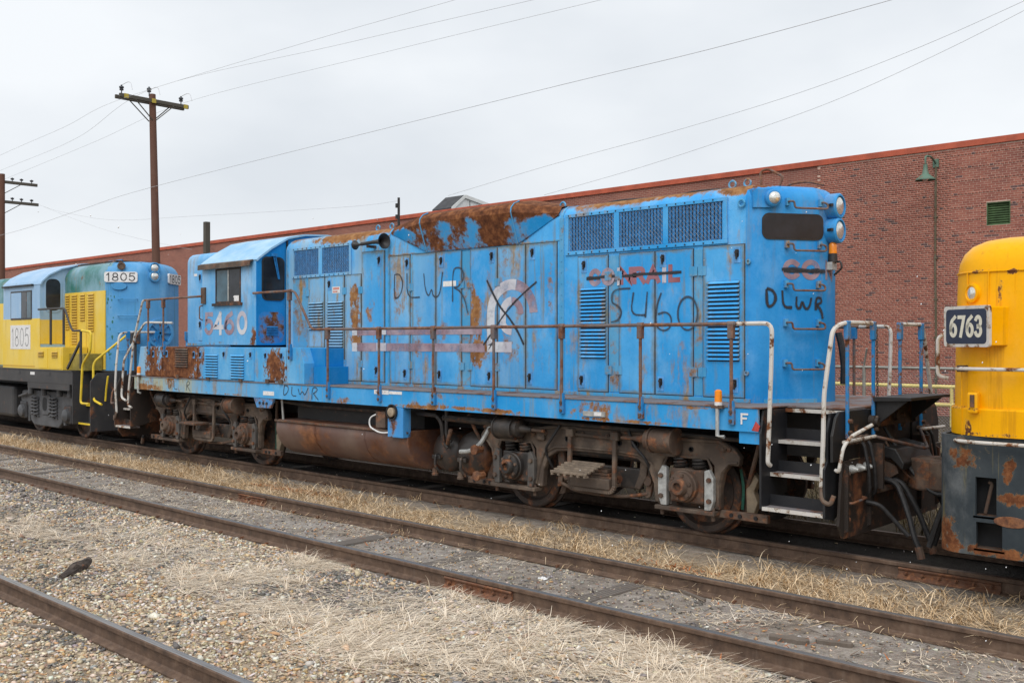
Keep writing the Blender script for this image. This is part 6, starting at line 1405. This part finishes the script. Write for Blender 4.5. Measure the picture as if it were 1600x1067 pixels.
    # bar grating footboard
    gr = empty('footboard', (X(-.1), -1.35, .72), t); wood = plain('dusty grating', (.20, .155, .115), .8, 0, .3, 12)
    gx0, gx1 = X(-.46), X(.12)
    if flip > 0:
        for k in range(6): MB().box(gx0 + .012 * k, gx1 + .012 * k, -1.52 + k * .055, -1.485 + k * .055, .625 + k * .022, .655 + k * .022).build('footboard_slat', wood, gr, bevel=.004)
        for k in range(6): MB().box(gx0 + .02 + k * .105, gx0 + .05 + k * .105, -1.53, -1.46, .60, .624).build('footboard_bar', wood, gr)
    else:
        MB().box(gx0, gx1, -1.52, -1.20, .70, .745).build('footboard_slat', MAT['truck_rust'], gr, bevel=.01)
    return t
truck(4.725, 'truck', ('truck_dark', 'truck_rust')); truck(-4.725, 'truck', ('truck_rust', 'truck_rust'), -1)
# orange valve cluster beside the near truck
for z, x in ((.78, 2.62), (.42, 2.66)):
    mb = MB(); mb.lathe([(0, .05), (.10, .05), (.12, .07), (.16, .07)], (x + .1, -1.20, z), (x + .1, -2, z), 8); mb.lathe([(0, .04), (.14, .04)], (x, -1.26, z), (x + 1, -1.26, z), 8)
    mb.build('slack_adjuster', MAT['orange_rust'], loco, smooth=True)

# ================================================================== YELLOW AND BLUE LOCOMOTIVE 1805
def z1(x, y): return (x / 2.963, 360 + y / 2.963)
def Q(x, y, Y): return on_y(*z1(x, y), Y)
lb = empty('diesel_locomotive', (-14, 0, 0)); tag(lb, 'yellow, green and pale blue locomotive numbered 1805 at the left edge', 'locomotive', 'locomotives coupled in a line')
MAT['b_blue'] = paint('pale blue paint with green', (0.055, 0.26, 0.54), (0.17, 0.39, 0.60), .6, rust=.78, soft=.05, streak=.5, stain=(.03, .13, .12), seed=6.1, blobs=[])
MAT['b_green'] = paint('green primer under blue', (0.26, 0.42, 0.54), (0.03, 0.15, 0.12), 1.15, rust=.66, soft=.05, rsc=3.0, streak=.3, seed=2.7)
MAT['b_yellow'] = paint('yellow locomotive paint', (0.76, 0.52, 0.03), (0.74, 0.62, 0.26), .5, rust=.82, soft=.05, streak=.3, stain=(.30, .18, .04), seed=9.0)
MAT['b_ltblue'] = paint('light blue cab paint', (0.24, 0.42, 0.64), (0.46, 0.58, 0.70), .8, rust=.84, streak=.25, seed=3.3)
MAT['b_tan'] = paint('tan louver paint', (0.60, 0.37, 0.04), (.6, .44, .14), .5, rust=.78, rsc=5)
MAT['b_gray'] = plain('grey truck paint', (0.085, 0.088, 0.095), .6, 0, .3, 4)
MAT['b_black'] = rusty('black sill paint', (0.035, 0.035, 0.038), .15, 3, .55, .35, (.10, .095, .09))
MAT['yellow_rail'] = plain('bright yellow rail paint', (.70, .50, .03), .45, 0, .15, 8)
DB = 1.62
MB().box(-23.5, -9.15, -.95, 1.5, DB - .03, DB).build('deck_plate', MAT['b_black'], lb); MB().box(-23.5, -10.05, SY - .01, -.95, DB - .03, DB).build('deck_plate', MAT['b_black'], lb)
MB().box(-23.4, -10.05, SY, SY + .04, 1.30, 1.589).build('side_sill', MAT['b_black'], lb, bevel=.005); MB().box(-12.6, -10.2, SY + .005, SY + .035, 1.16, 1.30).build('sill_skirt', MAT['b_black'], lb)
MB().box(-23, -9.3, -.6, .6, .9, 1.585).build('centre_frame', MAT['black'], lb)
for k in range(3): MB().box(-13.3 + k * .9, -13.05 + k * .9, SY - .008, SY, 1.48, 1.55).build('data_plate', MAT['label'] if k == 1 else MAT['b_black'], lb)
# hood
planb = [(-11.86, -HW), (-9.70, -HW), (-9.66, -HW + .02), (-9.60, -HW + .08), (-9.19, -.34), (-9.155, -.28), (-9.15, -.22), (-9.15, .22), (-9.155, .28), (-9.19, .34), (-9.60, HW - .08), (-9.66, HW - .02), (-9.70, HW), (-11.86, HW)]
hb_ = plan_solid(planb, [(DB, 0), (3.80, 0), (3.90, .02), (3.99, .07), (4.06, .15), (4.10, .26), (4.13, .45)])
hb_.mi = [1 if sum(hb_.v[k].x for k in f) / len(f) > -9.69 else 0 for f in hb_.f]
hb_ = hb_.build('short_hood', [MAT['b_green'], MAT['b_blue']], lb, smooth=True)
MB().box(-11.85, -9.67, -HW - .012, -HW + .005, DB + .02, 3.44).build('side_panel', MAT['b_yellow'], hb_, bevel=.003)
for i, x in enumerate((-11.55, -11.1, -10.65, -10.2)):
    MB().box(x - .008, x + .008, -HW - .017, -HW - .010, 1.7, 3.40).build('panel_seam', MAT['b_tan'], hb_)
for (x0, x1, zz0, zz1) in ((-11.80, -11.58, 2.55, 3.40), (-11.45, -11.15, 2.2, 3.40), (-10.98, -10.72, 2.75, 3.40), (-10.55, -10.25, 2.5, 3.40)):
    louvers(x0, x1, zz0, zz1, int((zz1 - zz0) / .06), hb_, -HW - .0125, None, MAT['b_tan'], plain('tan shade', (.42, .25, .03)))
MB().box(-11.86, -9.72, -.62, .1, 4.10, 4.145).build('roof_walk', MAT['brown_black'], hb_); pipe('roof_bar', [(-10.6, -.4, 4.17), (-9.9, -.4, 4.17)], .02, MAT['rail_blue'], hb_)
bp_, bq_ = Vector((-9.60, -.82, 0)), Vector((-9.19, -.34, 0)); bdir = (bq_ - bp_).normalized(); bnor = Vector((bdir.y, -bdir.x, 0)); MAT['green_chip'] = plain('green primer chips', (.02, .15, .12))
for k in range(18):
    zc_ = 1.75 + 1.75 * random.random(); xc_ = -9.63 + random.uniform(-.02, .10); a_ = (xc_ + 9.60) / .41; yc_ = -.82 + a_ * .48; w_ = random.uniform(.008, .03); h_ = random.uniform(.01, .045)
    q_ = Vector((xc_, yc_, zc_)) + bnor * .0035; MB().loft([[q_ + bdir * (w_ * math.cos(t) * random.uniform(.6, 1.2)) + Vector((0, 0, h_ * math.sin(t) * random.uniform(.6, 1.2))) - bnor * .006 for t in [6.283 * j / 8 for j in range(8)]], [q_ + bdir * (w_ * .8 * math.cos(t)) + Vector((0, 0, h_ * .8 * math.sin(t))) for t in [6.283 * j / 8 for j in range(8)]]]).build('paint_chip', MAT['green_chip'], hb_)
def BT(x, y): q = on_plane(*z1(x, y), bp_, bnor); return ((q - bp_).dot(bdir), q.z)
def bmap(off): return lambda a, z: bp_ + bdir * a + Vector((0, 0, z)) + bnor * off
def bplate(pts, o0, o1): return MB().loft([[bmap(o0)(a, z) for a, z in pts], [bmap(o1)(a, z) for a, z in pts]])
(a0, zz1), (a1, _), (_, zz0) = BT(484, 190), BT(638, 190), BT(560, 240)
zz1 = BT(560, 192)[1]
bplate(rrect(a0, a1, zz0, zz1, .05, 4), -.05, .035).build('number_board', MAT['label'], hb_)
letters('number', hb_, MAT['spray'], [lambda mb: text(mb, '1805', a0 + .06, zz0 + .035, zz1 - zz0 - .07, 1, .034, bmap(.037), .3, a1 - a0 - .12)])
c = bmap(0)(*BT(563, 165)); MB().lathe([(0, .09), (.03, .09), (.035, .06), (.02, .05)], c, c + bnor, 16).build('class_light', MAT['truck_rust'], hb_, smooth=True)
a_, z_ = BT(553, 258); bplate([(a_ + .17 * math.cos(w), z_ + .085 * math.sin(w)) for w in [6.283 * k / 16 for k in range(16)]], -.02, .04).build('builder_oval', MAT['b_blue'], hb_)
bnor2 = Vector((bnor.x, -bnor.y, 0)); mb = MB(); mp2 = lambda a, z, o: Vector((bp_.x, -bp_.y, z)) + Vector((bdir.x, -bdir.y, 0)) * a + bnor2 * o
mb.loft([[mp2(a, z, -.05) for a, z in rrect(a0, a1, zz0, zz1, .05, 4)], [mp2(a, z, .035) for a, z in rrect(a0, a1, zz0, zz1, .05, 4)]]); mb.build('number_board', MAT['label'], hb_)
letters('number', hb_, MAT['spray'], [lambda mb: text(mb, '1805', 0, zz0 + .035, zz1 - zz0 - .07, 1, .034, lambda x, z: mp2(a1 - .06 - x, z, .038), .3, a1 - a0 - .12)])
for yy in (175, 213):
    c = on_x(*z1(708, yy), -9.15)
    MB().lathe([(-.02, .135), (.05, .13), (.055, .11), (.03, .10)], (-9.15, 0.0, c.z), (-8, 0, c.z), 20).build('headlight_rim', MAT['b_blue'], hb_, smooth=True); MB().lathe([(.02, .105), (.05, .08), (.062, .04), (.065, .005)], (-9.15, 0.0, c.z), (-8, 0, c.z), 18).build('headlight_lens', MAT['lens'], hb_, smooth=True)
c = on_x(*z1(710, 475), -9.15); wc = Vector((-9.13, .12, c.z))
MB().lathe([(-.05, .33), (.04, .33), (.04, .27), (.0, .26)], wc, wc + Vector((1, 0, 0)), 26).build('wheel_cover', MAT['b_blue'], hb_, smooth=True)
for w in range(8): a = w * math.pi / 4; MB().beam(wc + Vector((.03, 0, 0)), wc + Vector((.03, .26 * math.cos(a), .26 * math.sin(a))), .03, .03, (1, 0, 0)).build('cover_spoke', MAT['rail_blue'], hb_)
for yy in (318, 395, 472, 555): 
    A, B = bmap(.01)(*BT(548, yy)), bmap(.01)(*BT(636, yy)); B.z = A.z
    MB().tube(fillet([A, A + bnor * .07, B + bnor * .07, B], .03), .012, 6).build('grab_iron', MAT['b_blue'], hb_, smooth=True)
# cab
pb = [(SY, DB), (SY, 3.62), (-1.46, 3.70), (-1.30, 3.86), (-1.0, 4.02), (-.5, 4.16), (0, 4.20)]; pb = pb + [(-a, b) for a, b in pb[:-1][::-1]]
cb_ = MB().prism(pb, 'x', -14.15, -11.86).build('cab', MAT['b_ltblue'], lb, bevel=.012)
topb = [(a * 1.006, b + .005) for a, b in pb[1:-1]]; MB().prism([(a, b + .018) for a, b in topb] + [(a * .985, b - .012) for a, b in topb][::-1], 'x', -14.2, -11.80).build('cab_roof', MAT['b_ltblue'], lb, bevel=.003)
MB().box(-14.16, -11.85, SY - .004, SY + .01, DB + .003, 2.83).build('yellow_panel', MAT['b_yellow'], cb_); MB().box(-11.861, -11.855, SY - .003, -.905, DB + .6, 2.80).build('yellow_panel', MAT['b_yellow'], cb_)
MB().box(-14.1, -12.2, SY - .06, SY, 3.62, 3.66).build('rain_gutter', MAT['black'], cb_)
wa, wb_ = Q(52, 285, SY), Q(148, 412, SY)
MB().box(wa.x, wb_.x, SY - .014, SY, wb_.z, wa.z).build('window_frame', MAT['b_black'], cb_)
MB().box(wa.x + .05, wb_.x - .62, SY - .022, SY - .013, wb_.z + .04, wa.z - .04).build('window_shutter', MAT['b_ltblue'], cb_); MB().box(wb_.x - .60, wb_.x - .30, SY - .0165, SY - .013, wb_.z + .04, wa.z - .04).build('window_pane', MAT['glass'], cb_); MB().box(wb_.x - .27, wb_.x - .04, SY - .0165, SY - .013, wb_.z + .04, wa.z - .04).build('window_pane', MAT['glass_blue'], cb_)
s0, s1 = Q(50, 440, SY), Q(142, 550, SY); MB().box(s0.x, s1.x, SY - .010, SY - .004, s1.z, s0.z).build('number_sheet', MAT['label'], cb_)
letters('number', cb_, MAT['spray_thin'], [lambda mb: text(mb, '1805', s0.x + .1, s1.z + .08, s0.z - s1.z - .16, 1, .028, smap(SY - .012), .3, s1.x - s0.x - .2)])
MB().prism(rrect(-1.40, -.98, 2.98, 3.82, .16, 6), 'x', -11.86, -11.846).build('end_window_seal', MAT['b_ltblue'], cb_); MB().prism(rrect(-1.36, -1.02, 3.02, 3.78, .14, 6), 'x', -11.86, -11.842).build('end_window_pane', MAT['glass'], cb_)
MB().box(-14.14, -12.0, SY - .009, SY - .003, 1.66, 1.70).build('belt_strip', MAT['b_tan'], cb_)
# long hood behind the cab
lh = plan_solid([(-23, -HW), (-14.15, -HW), (-14.15, HW), (-23, HW)], [(DB, 0), (3.7, 0), (3.85, .04), (3.95, .12), (4.0, .25)]).build('long_hood', MAT['b_green'], lb, smooth=True)
MB().box(-23, -14.17, -HW - .01, -HW + .01, DB + .03, 3.3).build('side_panel', MAT['b_yellow'], lh)
# walkway lockers and platform steps
l0 = Q(160, 540, SY); l1 = Q(290, 640, SY)
MB().box(l0.x, l1.x, SY, -.93, DB + .001, l0.z).build('locker', MAT['b_yellow'], lb, bevel=.006)
mid_ = (l0.x + l1.x) / 2
for (xa_, xb_) in ((l0.x + .04, mid_ - .02), (mid_ + .02, l1.x - .04)):
    d_ = MB().box(xa_, xb_, SY - .01, SY, DB + .03, l0.z - .03).build('locker_door', MAT['b_yellow'], lb, bevel=.003); louvers((xa_ + xb_) / 2 - .16, (xa_ + xb_) / 2 + .16, l0.z - .24, l0.z - .10, 4, d_, SY - .011, None, MAT['b_tan'])
r0 = Q(400, 590, -1.3); MB().box(l1.x + .01, r0.x, -1.35, -.93, DB + .001, 2.0).build('locker', plain('olive locker', (.28, .22, .04)), lb, bevel=.005)
pipe('handrail', [Q(178, 366, RY), Q(300, 360, RY), Q(318, 420, RY), Q(335, 465, RY), Q(378, 464, RY)], .024, MAT['b_black'], lb, .10)
for x_, yt, yb in ((235, 365, 530), (295, 362, 530), (374, 465, 640)):
    p, q = Q(x_, yt, RY), Q(x_, yb, RY); MB().cyl((p.x, RY, q.z), (p.x, RY, p.z), .030, n=8).build('stanchion', MAT['b_black'], lb, smooth=True)
MB().beam(Q(312, 640, RY), Q(372, 515, RY), .04, .05).build('stair_rail', MAT['b_black'], lb)
pipe('grab_rail', [Q(378, 463, RY), Q(422, 470, RY), Q(418, 560, RY), Q(382, 620, RY), Q(373, 800, RY), Q(412, 803, RY)], .026, MAT['yellow_rail'], lb, .10)
pipe('grab_rail', [on_x(*z1(650, 468), -9.2), on_x(*z1(598, 476), -9.05), Q(432, 610, -1.42), Q(432, 785, -1.42), Q(470, 806, -1.42)], .026, MAT['yellow_rail'], lb, .12)
pipe('grab_rail', [Q(500, 675, -1.2), Q(492, 735, -1.2), Q(488, 790, -1.2)], .022, MAT['yellow_rail'], lb, .05)
# end steps and end sheet
e_ = empty('step_well', (-9.5, -1.2, .4), lb)
MB().box(-10.05, -10.02, SY, -.95, .42, DB - .03).build('side_sheet', MAT['b_black'], e_)
for k, z in enumerate((1.25, .85, .45)):
    MB().box(-10.015, -9.14, -1.02 - k * .17, -.80 - k * .17, z - .03, z).build('step_tread', MAT['b_black'], e_); MB().box(-10.015, -9.14, -1.031 - k * .17, -1.021 - k * .17, z - .035, z + .004).build('step_nosing', MAT['yellow_rail'], e_)
    MB().box(-10.012, -9.14, -.80 - k * .17, -.785 - k * .17, z - .03, z + .33).build('step_riser', MAT['b_black'], e_)
MB().prism([(-1.5, .30), (-1.5, 1.4), (-1.35, 1.585), (1.35, 1.585), (1.5, 1.4), (1.5, .30)], 'x', -9.13, -9.10).build('end_sheet', MAT['b_black'], lb, bevel=.006)
MB().box(-9.10, -8.95, -.65, .65, 2.2, 2.62).build('hose_box', MAT['rail_blue'], lb, bevel=.01) if False else None
MB().box(-9.10, -8.99, -.62, -.40, 2.22, 2.48).build('receptacle', MAT['b_black'], lb, bevel=.02); MB().cyl((-9.05, -.5, 1.6), (-9.05, -.5, 2.3), .03, n=8).build('receptacle_post', MAT['b_black'], lb, smooth=True)
cpb = empty('coupler', (-8.9, 0, .85), lb); MB().box(-9.3, -8.75, -.13, .13, .75, .98).build('coupler_shank', MAT['truck_rust'], cpb, bevel=.02); MB().prism([(-8.86, -.16), (-8.72, -.25), (-8.50, .05), (-8.48, .24), (-8.70, .26), (-8.86, .16)], 'z', .685, 1.015).build('coupler_head', MAT['truck_rust'], cpb, bevel=.02)
# truck
tc = on_y(*z1(222, 850), -1.15).x
for k_, txc in enumerate((tc, tc - 8.2)):
    tr = empty('truck', (txc, 0, 0), lb); X = lambda x: txc + x
    fr = [(-1.55, .86), (-1.45, 1.05), (-.9, 1.08), (.9, 1.08), (1.45, 1.05), (1.6, .86), (1.55, .70), (1.0, .66), (.92, .34), (.72, .22), (-.72, .22), (-.92, .34), (-1.0, .66), (-1.5, .70)]
    MB().prism([(X(a), b) for a, b in fr], 'y', -1.20, -1.10).build('side_frame', MAT['b_gray'], tr, bevel=.025)
    MB().prism([(X(-.30), .98), (X(.30), .98), (X(.34), .62), (X(.16), .50), (X(-.16), .50), (X(-.34), .62)], 'y', -1.225, -1.20).build('bolster_guide', MAT['b_gray'], tr, bevel=.015)
    MB().prism(rrect(X(-.13), X(.13), .60, .92, .10, 4), 'y', -1.229, -1.2255).build('bolster_opening', MAT['dark'], tr)
    for s in (-1, 1):
        for q in (.46, .63):
            pts = [(X(s * q) + .075 * math.cos(w), -1.24 + .06 * math.sin(w), .44 + .5 * w / (2 * math.pi * 6)) for w in [2 * math.pi * 6 * k / 60 for k in range(61)]]
            MB().tube(pts, .022, 5).build('coil_spring', MAT['b_gray'], tr, smooth=True)
        ax = X(s * 1.32)
        MB().box(ax - .2, ax + .2, -1.24, -1.08, .36, .78).build('journal_box', MAT['b_black'], tr, bevel=.03); MB().lathe([(0, .16), (.06, .15), (.09, .10), (.11, .03)], (ax, -1.24, .55), (ax, -2, .55), 18).build('journal_cover', MAT['b_gray'], tr, smooth=True)
        for ys in (-1, 1):
            w = place('wheel', WHEEL, (ax, ys * .82, .508), tr)
            if ys > 0: w.rotation_euler.z = math.pi
        MB().cyl((ax, -1, .508), (ax, 1, .508), .085, n=12).build('axle', MAT['b_black'], tr, smooth=True)
        MB().box(X(s * 1.05) - .05, X(s * 1.05) + .05, -1.19, -1.1, .30, .68).build('pedestal_leg', MAT['b_gray'], tr)
    pipe('brake_pipe', [(X(-1.5), -1.26, .9), (X(-.9), -1.28, 1.0), (X(-.6), -1.26, 1.15)], .03, MAT['b_gray'], tr, .1)
    MB().box(X(-1), X(1), -1, 1, .7, .95).build('bolster', MAT['b_black'], tr)
MB().box(-19, tc - 1.9, -1.25, 1.25, .35, 1.15).build('fuel_tank', MAT['b_black'], lb, bevel=.08)
for x in (-12.9, -12.1, -11.2, -10.6): MB().lathe([(0, .07), (.18, .07), (.2, .05)], (x, -1.3, 1.18), (x, -1.3, .5), 10).build('pipe_fitting', MAT['b_gray'], lb, smooth=True)

# ================================================================== YELLOW LOCOMOTIVE 6763
lc = empty('diesel_locomotive', (11.5, 0, 0)); tag(lc, 'yellow nosed locomotive numbered 6763 with rusty grey skirt at the right edge', 'locomotive', 'locomotives coupled in a line')
MAT['c_yellow'] = paint('bright yellow nose paint', (0.86, 0.40, 0.0), (0.88, 0.47, 0.008), .30, rust=.79, soft=.03, rsc=5.0, streak=.42, stain=(.40, .16, .01), rough=.36, seed=5.5, blobs=[(9.45, 2.93, .16, .03, .34), (9.72, 2.91, .10, .035, .40), (9.2, 1.67, .25, .03, .34), (9.36, 2.73, .06, .05, .40), (9.31, 2.04, .05, .06, .34), (9.7, 1.44, .3, .03, .34), (9.34, 1.50, .05, .14, .3), (9.62, 2.75, .03, .14, .3)])
MAT['c_skirt'] = paint('peeling grey skirt paint', (0.020, 0.028, 0.036), (0.070, 0.082, 0.088), .8, rust=.70, soft=.03, rsc=3.6, streak=.75, stain=(.20, .17, .07), rough=.55, seed=8.2,
    blobs=[(9.30, 1.20, .14, .12, .34), (9.70, 1.12, .08, .12, .40), (9.16, .45, .14, .26, .36), (9.6, .38, .3, .06, .35), (9.75, .86, .16, .07, .42)])
MAT['navy'] = plain('navy board enamel', (0.010, 0.020, 0.050), .35, 0, .2, 6); MAT['cream'] = plain('cream digits', (.62, .60, .50), .5, 0, .1, 20, 0)
def nose_plan(xf, hw, r, back=15.0, n=10):
    pts = []
    for k in range(n + 1): a = R(180 + 90 * k / n); pts.append((xf + r + r * math.cos(a), -hw + r + r * math.sin(a)))
    pts += [(11.5, -hw), (back, -hw), (back, hw), (11.5, hw)]
    for k in range(n + 1): a = R(90 + 90 * k / n); pts.append((xf + r + r * math.cos(a), hw - r + r * math.sin(a)))
    return pts
NP = nose_plan(9.08, 1.50, .52)
ns = plan_solid(NP, [(1.43, 0), (1.66, 0), (2.4, .012), (2.92, .03), (3.02, .045), (3.11, .085), (3.18, .155), (3.23, .27), (3.26, .45), (3.275, .75)]).build('nose', MAT['c_yellow'], lc, smooth=True)
plan_solid(nose_plan(9.052, 1.528, .54), [(1.42, 0), (1.66, 0), (1.675, .012)]).build('belt_rail', MAT['c_yellow'], ns, smooth=True)
# vertical panel seams under the roof line
tlen = 2.88
MB().tube([(p[0], p[1] - .001, 2.925) for p in poly_inset(NP, .024)[:12]], .008, 5).build('roof_seam', MAT['c_yellow'], ns)
for k in (6, 9): p = poly_inset(NP, .018)[k]; MB().cyl((p[0], p[1], 2.45), (p[0], p[1], 2.92), .006, n=5).build('panel_seam', MAT['c_yellow'], ns)
for x in (9.75, 10.05): MB().cyl((x, -1.484, 2.3), (x, -1.47, 2.92), .006, n=5).build('panel_seam', MAT['c_yellow'], ns)
# cab behind the nose (mostly out of the picture)
plan_solid(nose_plan(11.3, 1.50, .3), [(3.0, 0), (4.1, .05), (4.3, .2), (4.4, .5)]).build('cab', MAT['c_yellow'], lc, smooth=True)
# number board box
bn = Vector((-.45, -.893, 0)); bt = Vector((.893, -.45, 0))
bc0 = on_plane(1510.5, 510, Vector((9.22, -1.50, 2.4)), bn); W2, H2 = .268, .188
nb = empty('number_board', bc0 - Vector((0, 0, H2)), ns)
MB().obox(bc0 - bn * .17, bt * (W2 - .012), bn * .16, (0, 0, H2 - .012)).build('board_box', MAT['c_yellow'], nb, bevel=.01)
def nm(off): return lambda a, z: bc0 + bt * a + Vector((0, 0, z)) + bn * off
def nplate(pts, o0, o1): return MB().loft([[nm(o0)(a, z) for a, z in pts], [nm(o1)(a, z) for a, z in pts]])
nplate(rrect(-W2, W2, -H2, H2, .03, 4), -.02, .010).build('board_rim', MAT['rail_white'], nb); nplate(rrect(-W2 + .03, W2 - .03, -H2 + .03, H2 - .03, .035, 4), .0, .013).build('board_panel', MAT['navy'], nb)
mb = MB(); text(mb, '6763', -.178, -.085, .17, 1, .034, nm(.015), .36, .356); mb.build('number', MAT['cream'], nb, fix=False)
# class light
cl = on_plane(1511, 458, Vector((9.19, -1.36, 0)), Vector((-.6, -.8, 0))); cn = Vector((-.55, -.83, 0)).normalized(); cl = cl - cn * .05
MB().lathe([(-.1, .095), (.012, .09), (.016, .07), (.005, .065)], cl, cl + cn, 20).build('class_light_rim', MAT['c_yellow'], ns, smooth=True); MB().lathe([(.0, .066), (.010, .05), (.014, .01)], cl, cl + cn, 16).build('class_light_lens', MAT['lens'], ns, smooth=True)
# grab bars
for z in (2.035, 1.37): 
    MB().tube(fillet([(9.27, -1.38, z), (9.22, -1.52, z), (9.45, -1.60, z), (11.2, -1.60, z), (11.2, -1.48, z)], .06), .017, 8).build('grab_bar', MAT['rail_white'], lc, smooth=True)
    MB().box(9.26, 9.33, -1.53, -1.44, z - .03, z + .03).build('grab_foot', MAT['truck_rust'], lc)
MB().cyl((9.27, -1.42, 1.4), (9.27, -1.43, 2.0), .006, n=5).build('panel_seam', MAT['c_yellow'], lc)
q = on_y(1523, 630, -1.50); MB().box(q.x - .05, q.x + .04, -1.56, -1.46, q.z - .09, q.z + .10).build('latch_block', MAT['c_yellow'], lc, bevel=.015); MB().cyl((q.x, -1.57, q.z - .03), (q.x, -1.57, q.z + .08), .02, n=8).build('latch_pin', MAT['truck_rust'], lc)
pipe('front_grab', [(9.02, -1.15, 2.36), (8.96, -1.18, 2.32), (8.96, -1.18, 1.95), (9.05, -1.15, 1.93)], .018, MAT['rail_white'], lc, .05)
# skirt with step pockets
SX0 = 9.28; SH0, SH1 = .33, 1.418
MB().box(9.12, 15, -1.32, 1.32, .40, 1.415).build('skirt_core', MAT['dark'], lc)
pk = []
for (ua, ub, va, vb) in ((1524, 1557, 746, 807), (1525, 1566, 817, 859)):
    a, b = on_y((ua), (va + vb) / 2, -1.5), on_y(ub, (va + vb) / 2, -1.5); t_, bo = on_y((ua + ub) / 2, va, -1.5), on_y((ua + ub) / 2, vb, -1.5); pk.append((a.x, b.x, bo.z, t_.z))
def skirt_piece(x0, x1, zz0, zz1): MB().box(x0, x1, -1.5, -1.46, zz0, zz1).build('skirt_sheet', MAT['c_skirt'], lc)
skirt_piece(SX0, pk[0][0], pk[1][3], SH1); skirt_piece(SX0, pk[1][0], SH0, pk[1][3]); skirt_piece(pk[0][1], 15, pk[1][3], SH1); skirt_piece(pk[1][1], 15, SH0, pk[1][3])
skirt_piece(pk[0][0], pk[0][1], pk[0][3], SH1); skirt_piece(pk[0][0], pk[0][1], pk[1][3], pk[0][2]); skirt_piece(pk[1][0], pk[1][1], SH0, pk[1][2])
for (x0, x1, zz0, zz1) in pk:
    MB().box(x0 - .02, x1 + .02, -1.50, -1.33, zz0 - .02, zz0 - .001).build('step_tread', MAT['truck_rust'], lc)
    MB().box(x0 - .04, x1 + .04, -1.330, -1.3215, zz0 - .02, zz1 + .02).build('pocket_back', MAT['dark'], lc)
    if zz1 - zz0 > .3: pipe('pocket_bar', [((x0 + x1) / 2, -1.42, zz1 - .05), ((x0 + x1) / 2 + .03, -1.42, zz1 - .06), ((x0 + x1) / 2 - .03, -1.42, zz0 + .02)], .016, MAT['truck_rust'], lc, .03)
pl = []
for k in range(7): a = R(180 + 90 * k / 6); pl.append((9.04 + .24 + .24 * math.cos(a), -1.5 + .24 + .24 * math.sin(a)))
pin = [(p[0] + .035, p[1] + .01) for p in pl]; pin[-1] = (SX0, -1.46)
MB().prism(pl + pin[::-1], 'z', SH0, SH1).build('skirt_corner', MAT['c_skirt'], lc, smooth=True)
mb = MB(); mb.box(9.04, 9.075, -1.26, -.5, SH0, SH1); mb.box(9.04, 9.075, .5, 1.26, SH0, SH1); mb.box(9.04, 9.075, -.5, .5, 1.15, SH1); mb.box(9.04, 9.075, -.5, .5, SH0, .6); mb.build('skirt_front', MAT['c_skirt'], lc)
x_, z_ = on_y(1580, 837, -1.5).x, on_y(1580, 837, -1.5).z
MB().prism([(x_ + .15 * math.cos(w), z_ + .12 + .05 * math.sin(w)) for w in [6.283 * k / 18 for k in range(18)]], 'y', -1.506, -1.499).build('jack_pad', MAT['orange_rust'], lc, bevel=.003)
mp6 = smap(-1.503)
letters('stencil', lc, MAT['cream'], [lambda mb: text(mb, '1805'[0:1], 9.66, 1.22, .03, 1, .006, mp6, .3, .02), lambda mb: text(mb, 'T', 9.80, 1.22, .03, 1, .006, mp6, .3, .03)]) if False else None
cpc = empty('coupler', (8.9, 0, .85), lc); MB().box(8.78, 9.3, -.13, .13, .74, .98).build('coupler_shank', MAT['truck_rust'], cpc, bevel=.02); MB().prism([(8.90, -.16), (8.74, -.27), (8.52, -.26), (8.50, -.15), (8.62, -.05), (8.66, .26), (8.90, .16)], 'z', .69, 1.01).build('coupler_head', MAT['truck_rust'], cpc, bevel=.025)
for y in (-.55, -.42, .5): pipe('air_hose', [(9.05, y, .78), (8.86, y, .74), (8.74, y - .03, .45), (8.66, y - .05, .16)], .030, MAT['hose'], lc, .12); 
MB().lathe([(0, .12), (.10, .12), (.12, .09)], (9.04, -.75, .95), (8, -.75, .95), 16).build('mu_socket', MAT['brown_black'], lc, smooth=True)
for ax in (10.6, 13.0):
    for ys in (-1, 1):
        w = place('wheel', WHEEL, (ax, ys * .82, .508), lc)
        if ys > 0: w.rotation_euler.z = math.pi

# ================================================================== LIGHT SNOW IN THE AIR
FL_V, FL_F = [], []
for k in range(130):
    u, v, d = random.uniform(-150, 1750), random.uniform(330, 1100), random.uniform(4.5, 12)
    p = CAM + ray(u, v) * d
    if p.z < G0 + .1: continue
    r = random.uniform(.0022, .0055) * (.6 + d / 14); b = len(FL_V)
    FL_V += [(p.x + r, p.y, p.z), (p.x - r, p.y, p.z), (p.x, p.y + r, p.z), (p.x, p.y - r, p.z), (p.x + r * .4, p.y, p.z + r * 1.3), (p.x - r * .4, p.y, p.z - r * 1.3)]
    FL_F += [(b, b+2, b+4), (b+2, b+1, b+4), (b+1, b+3, b+4), (b+3, b, b+4), (b+2, b, b+5), (b+1, b+2, b+5), (b+3, b+1, b+5), (b, b+3, b+5)]
tag(place('snowflakes', np_mesh('snowflakes', FL_V, FL_F, plain('snow', (.85, .87, .9), .8, 0, .05, 5, 0)), (0, 0, 0)), 'sparse white snowflakes drifting in the air', 'snow', None, 'stuff')
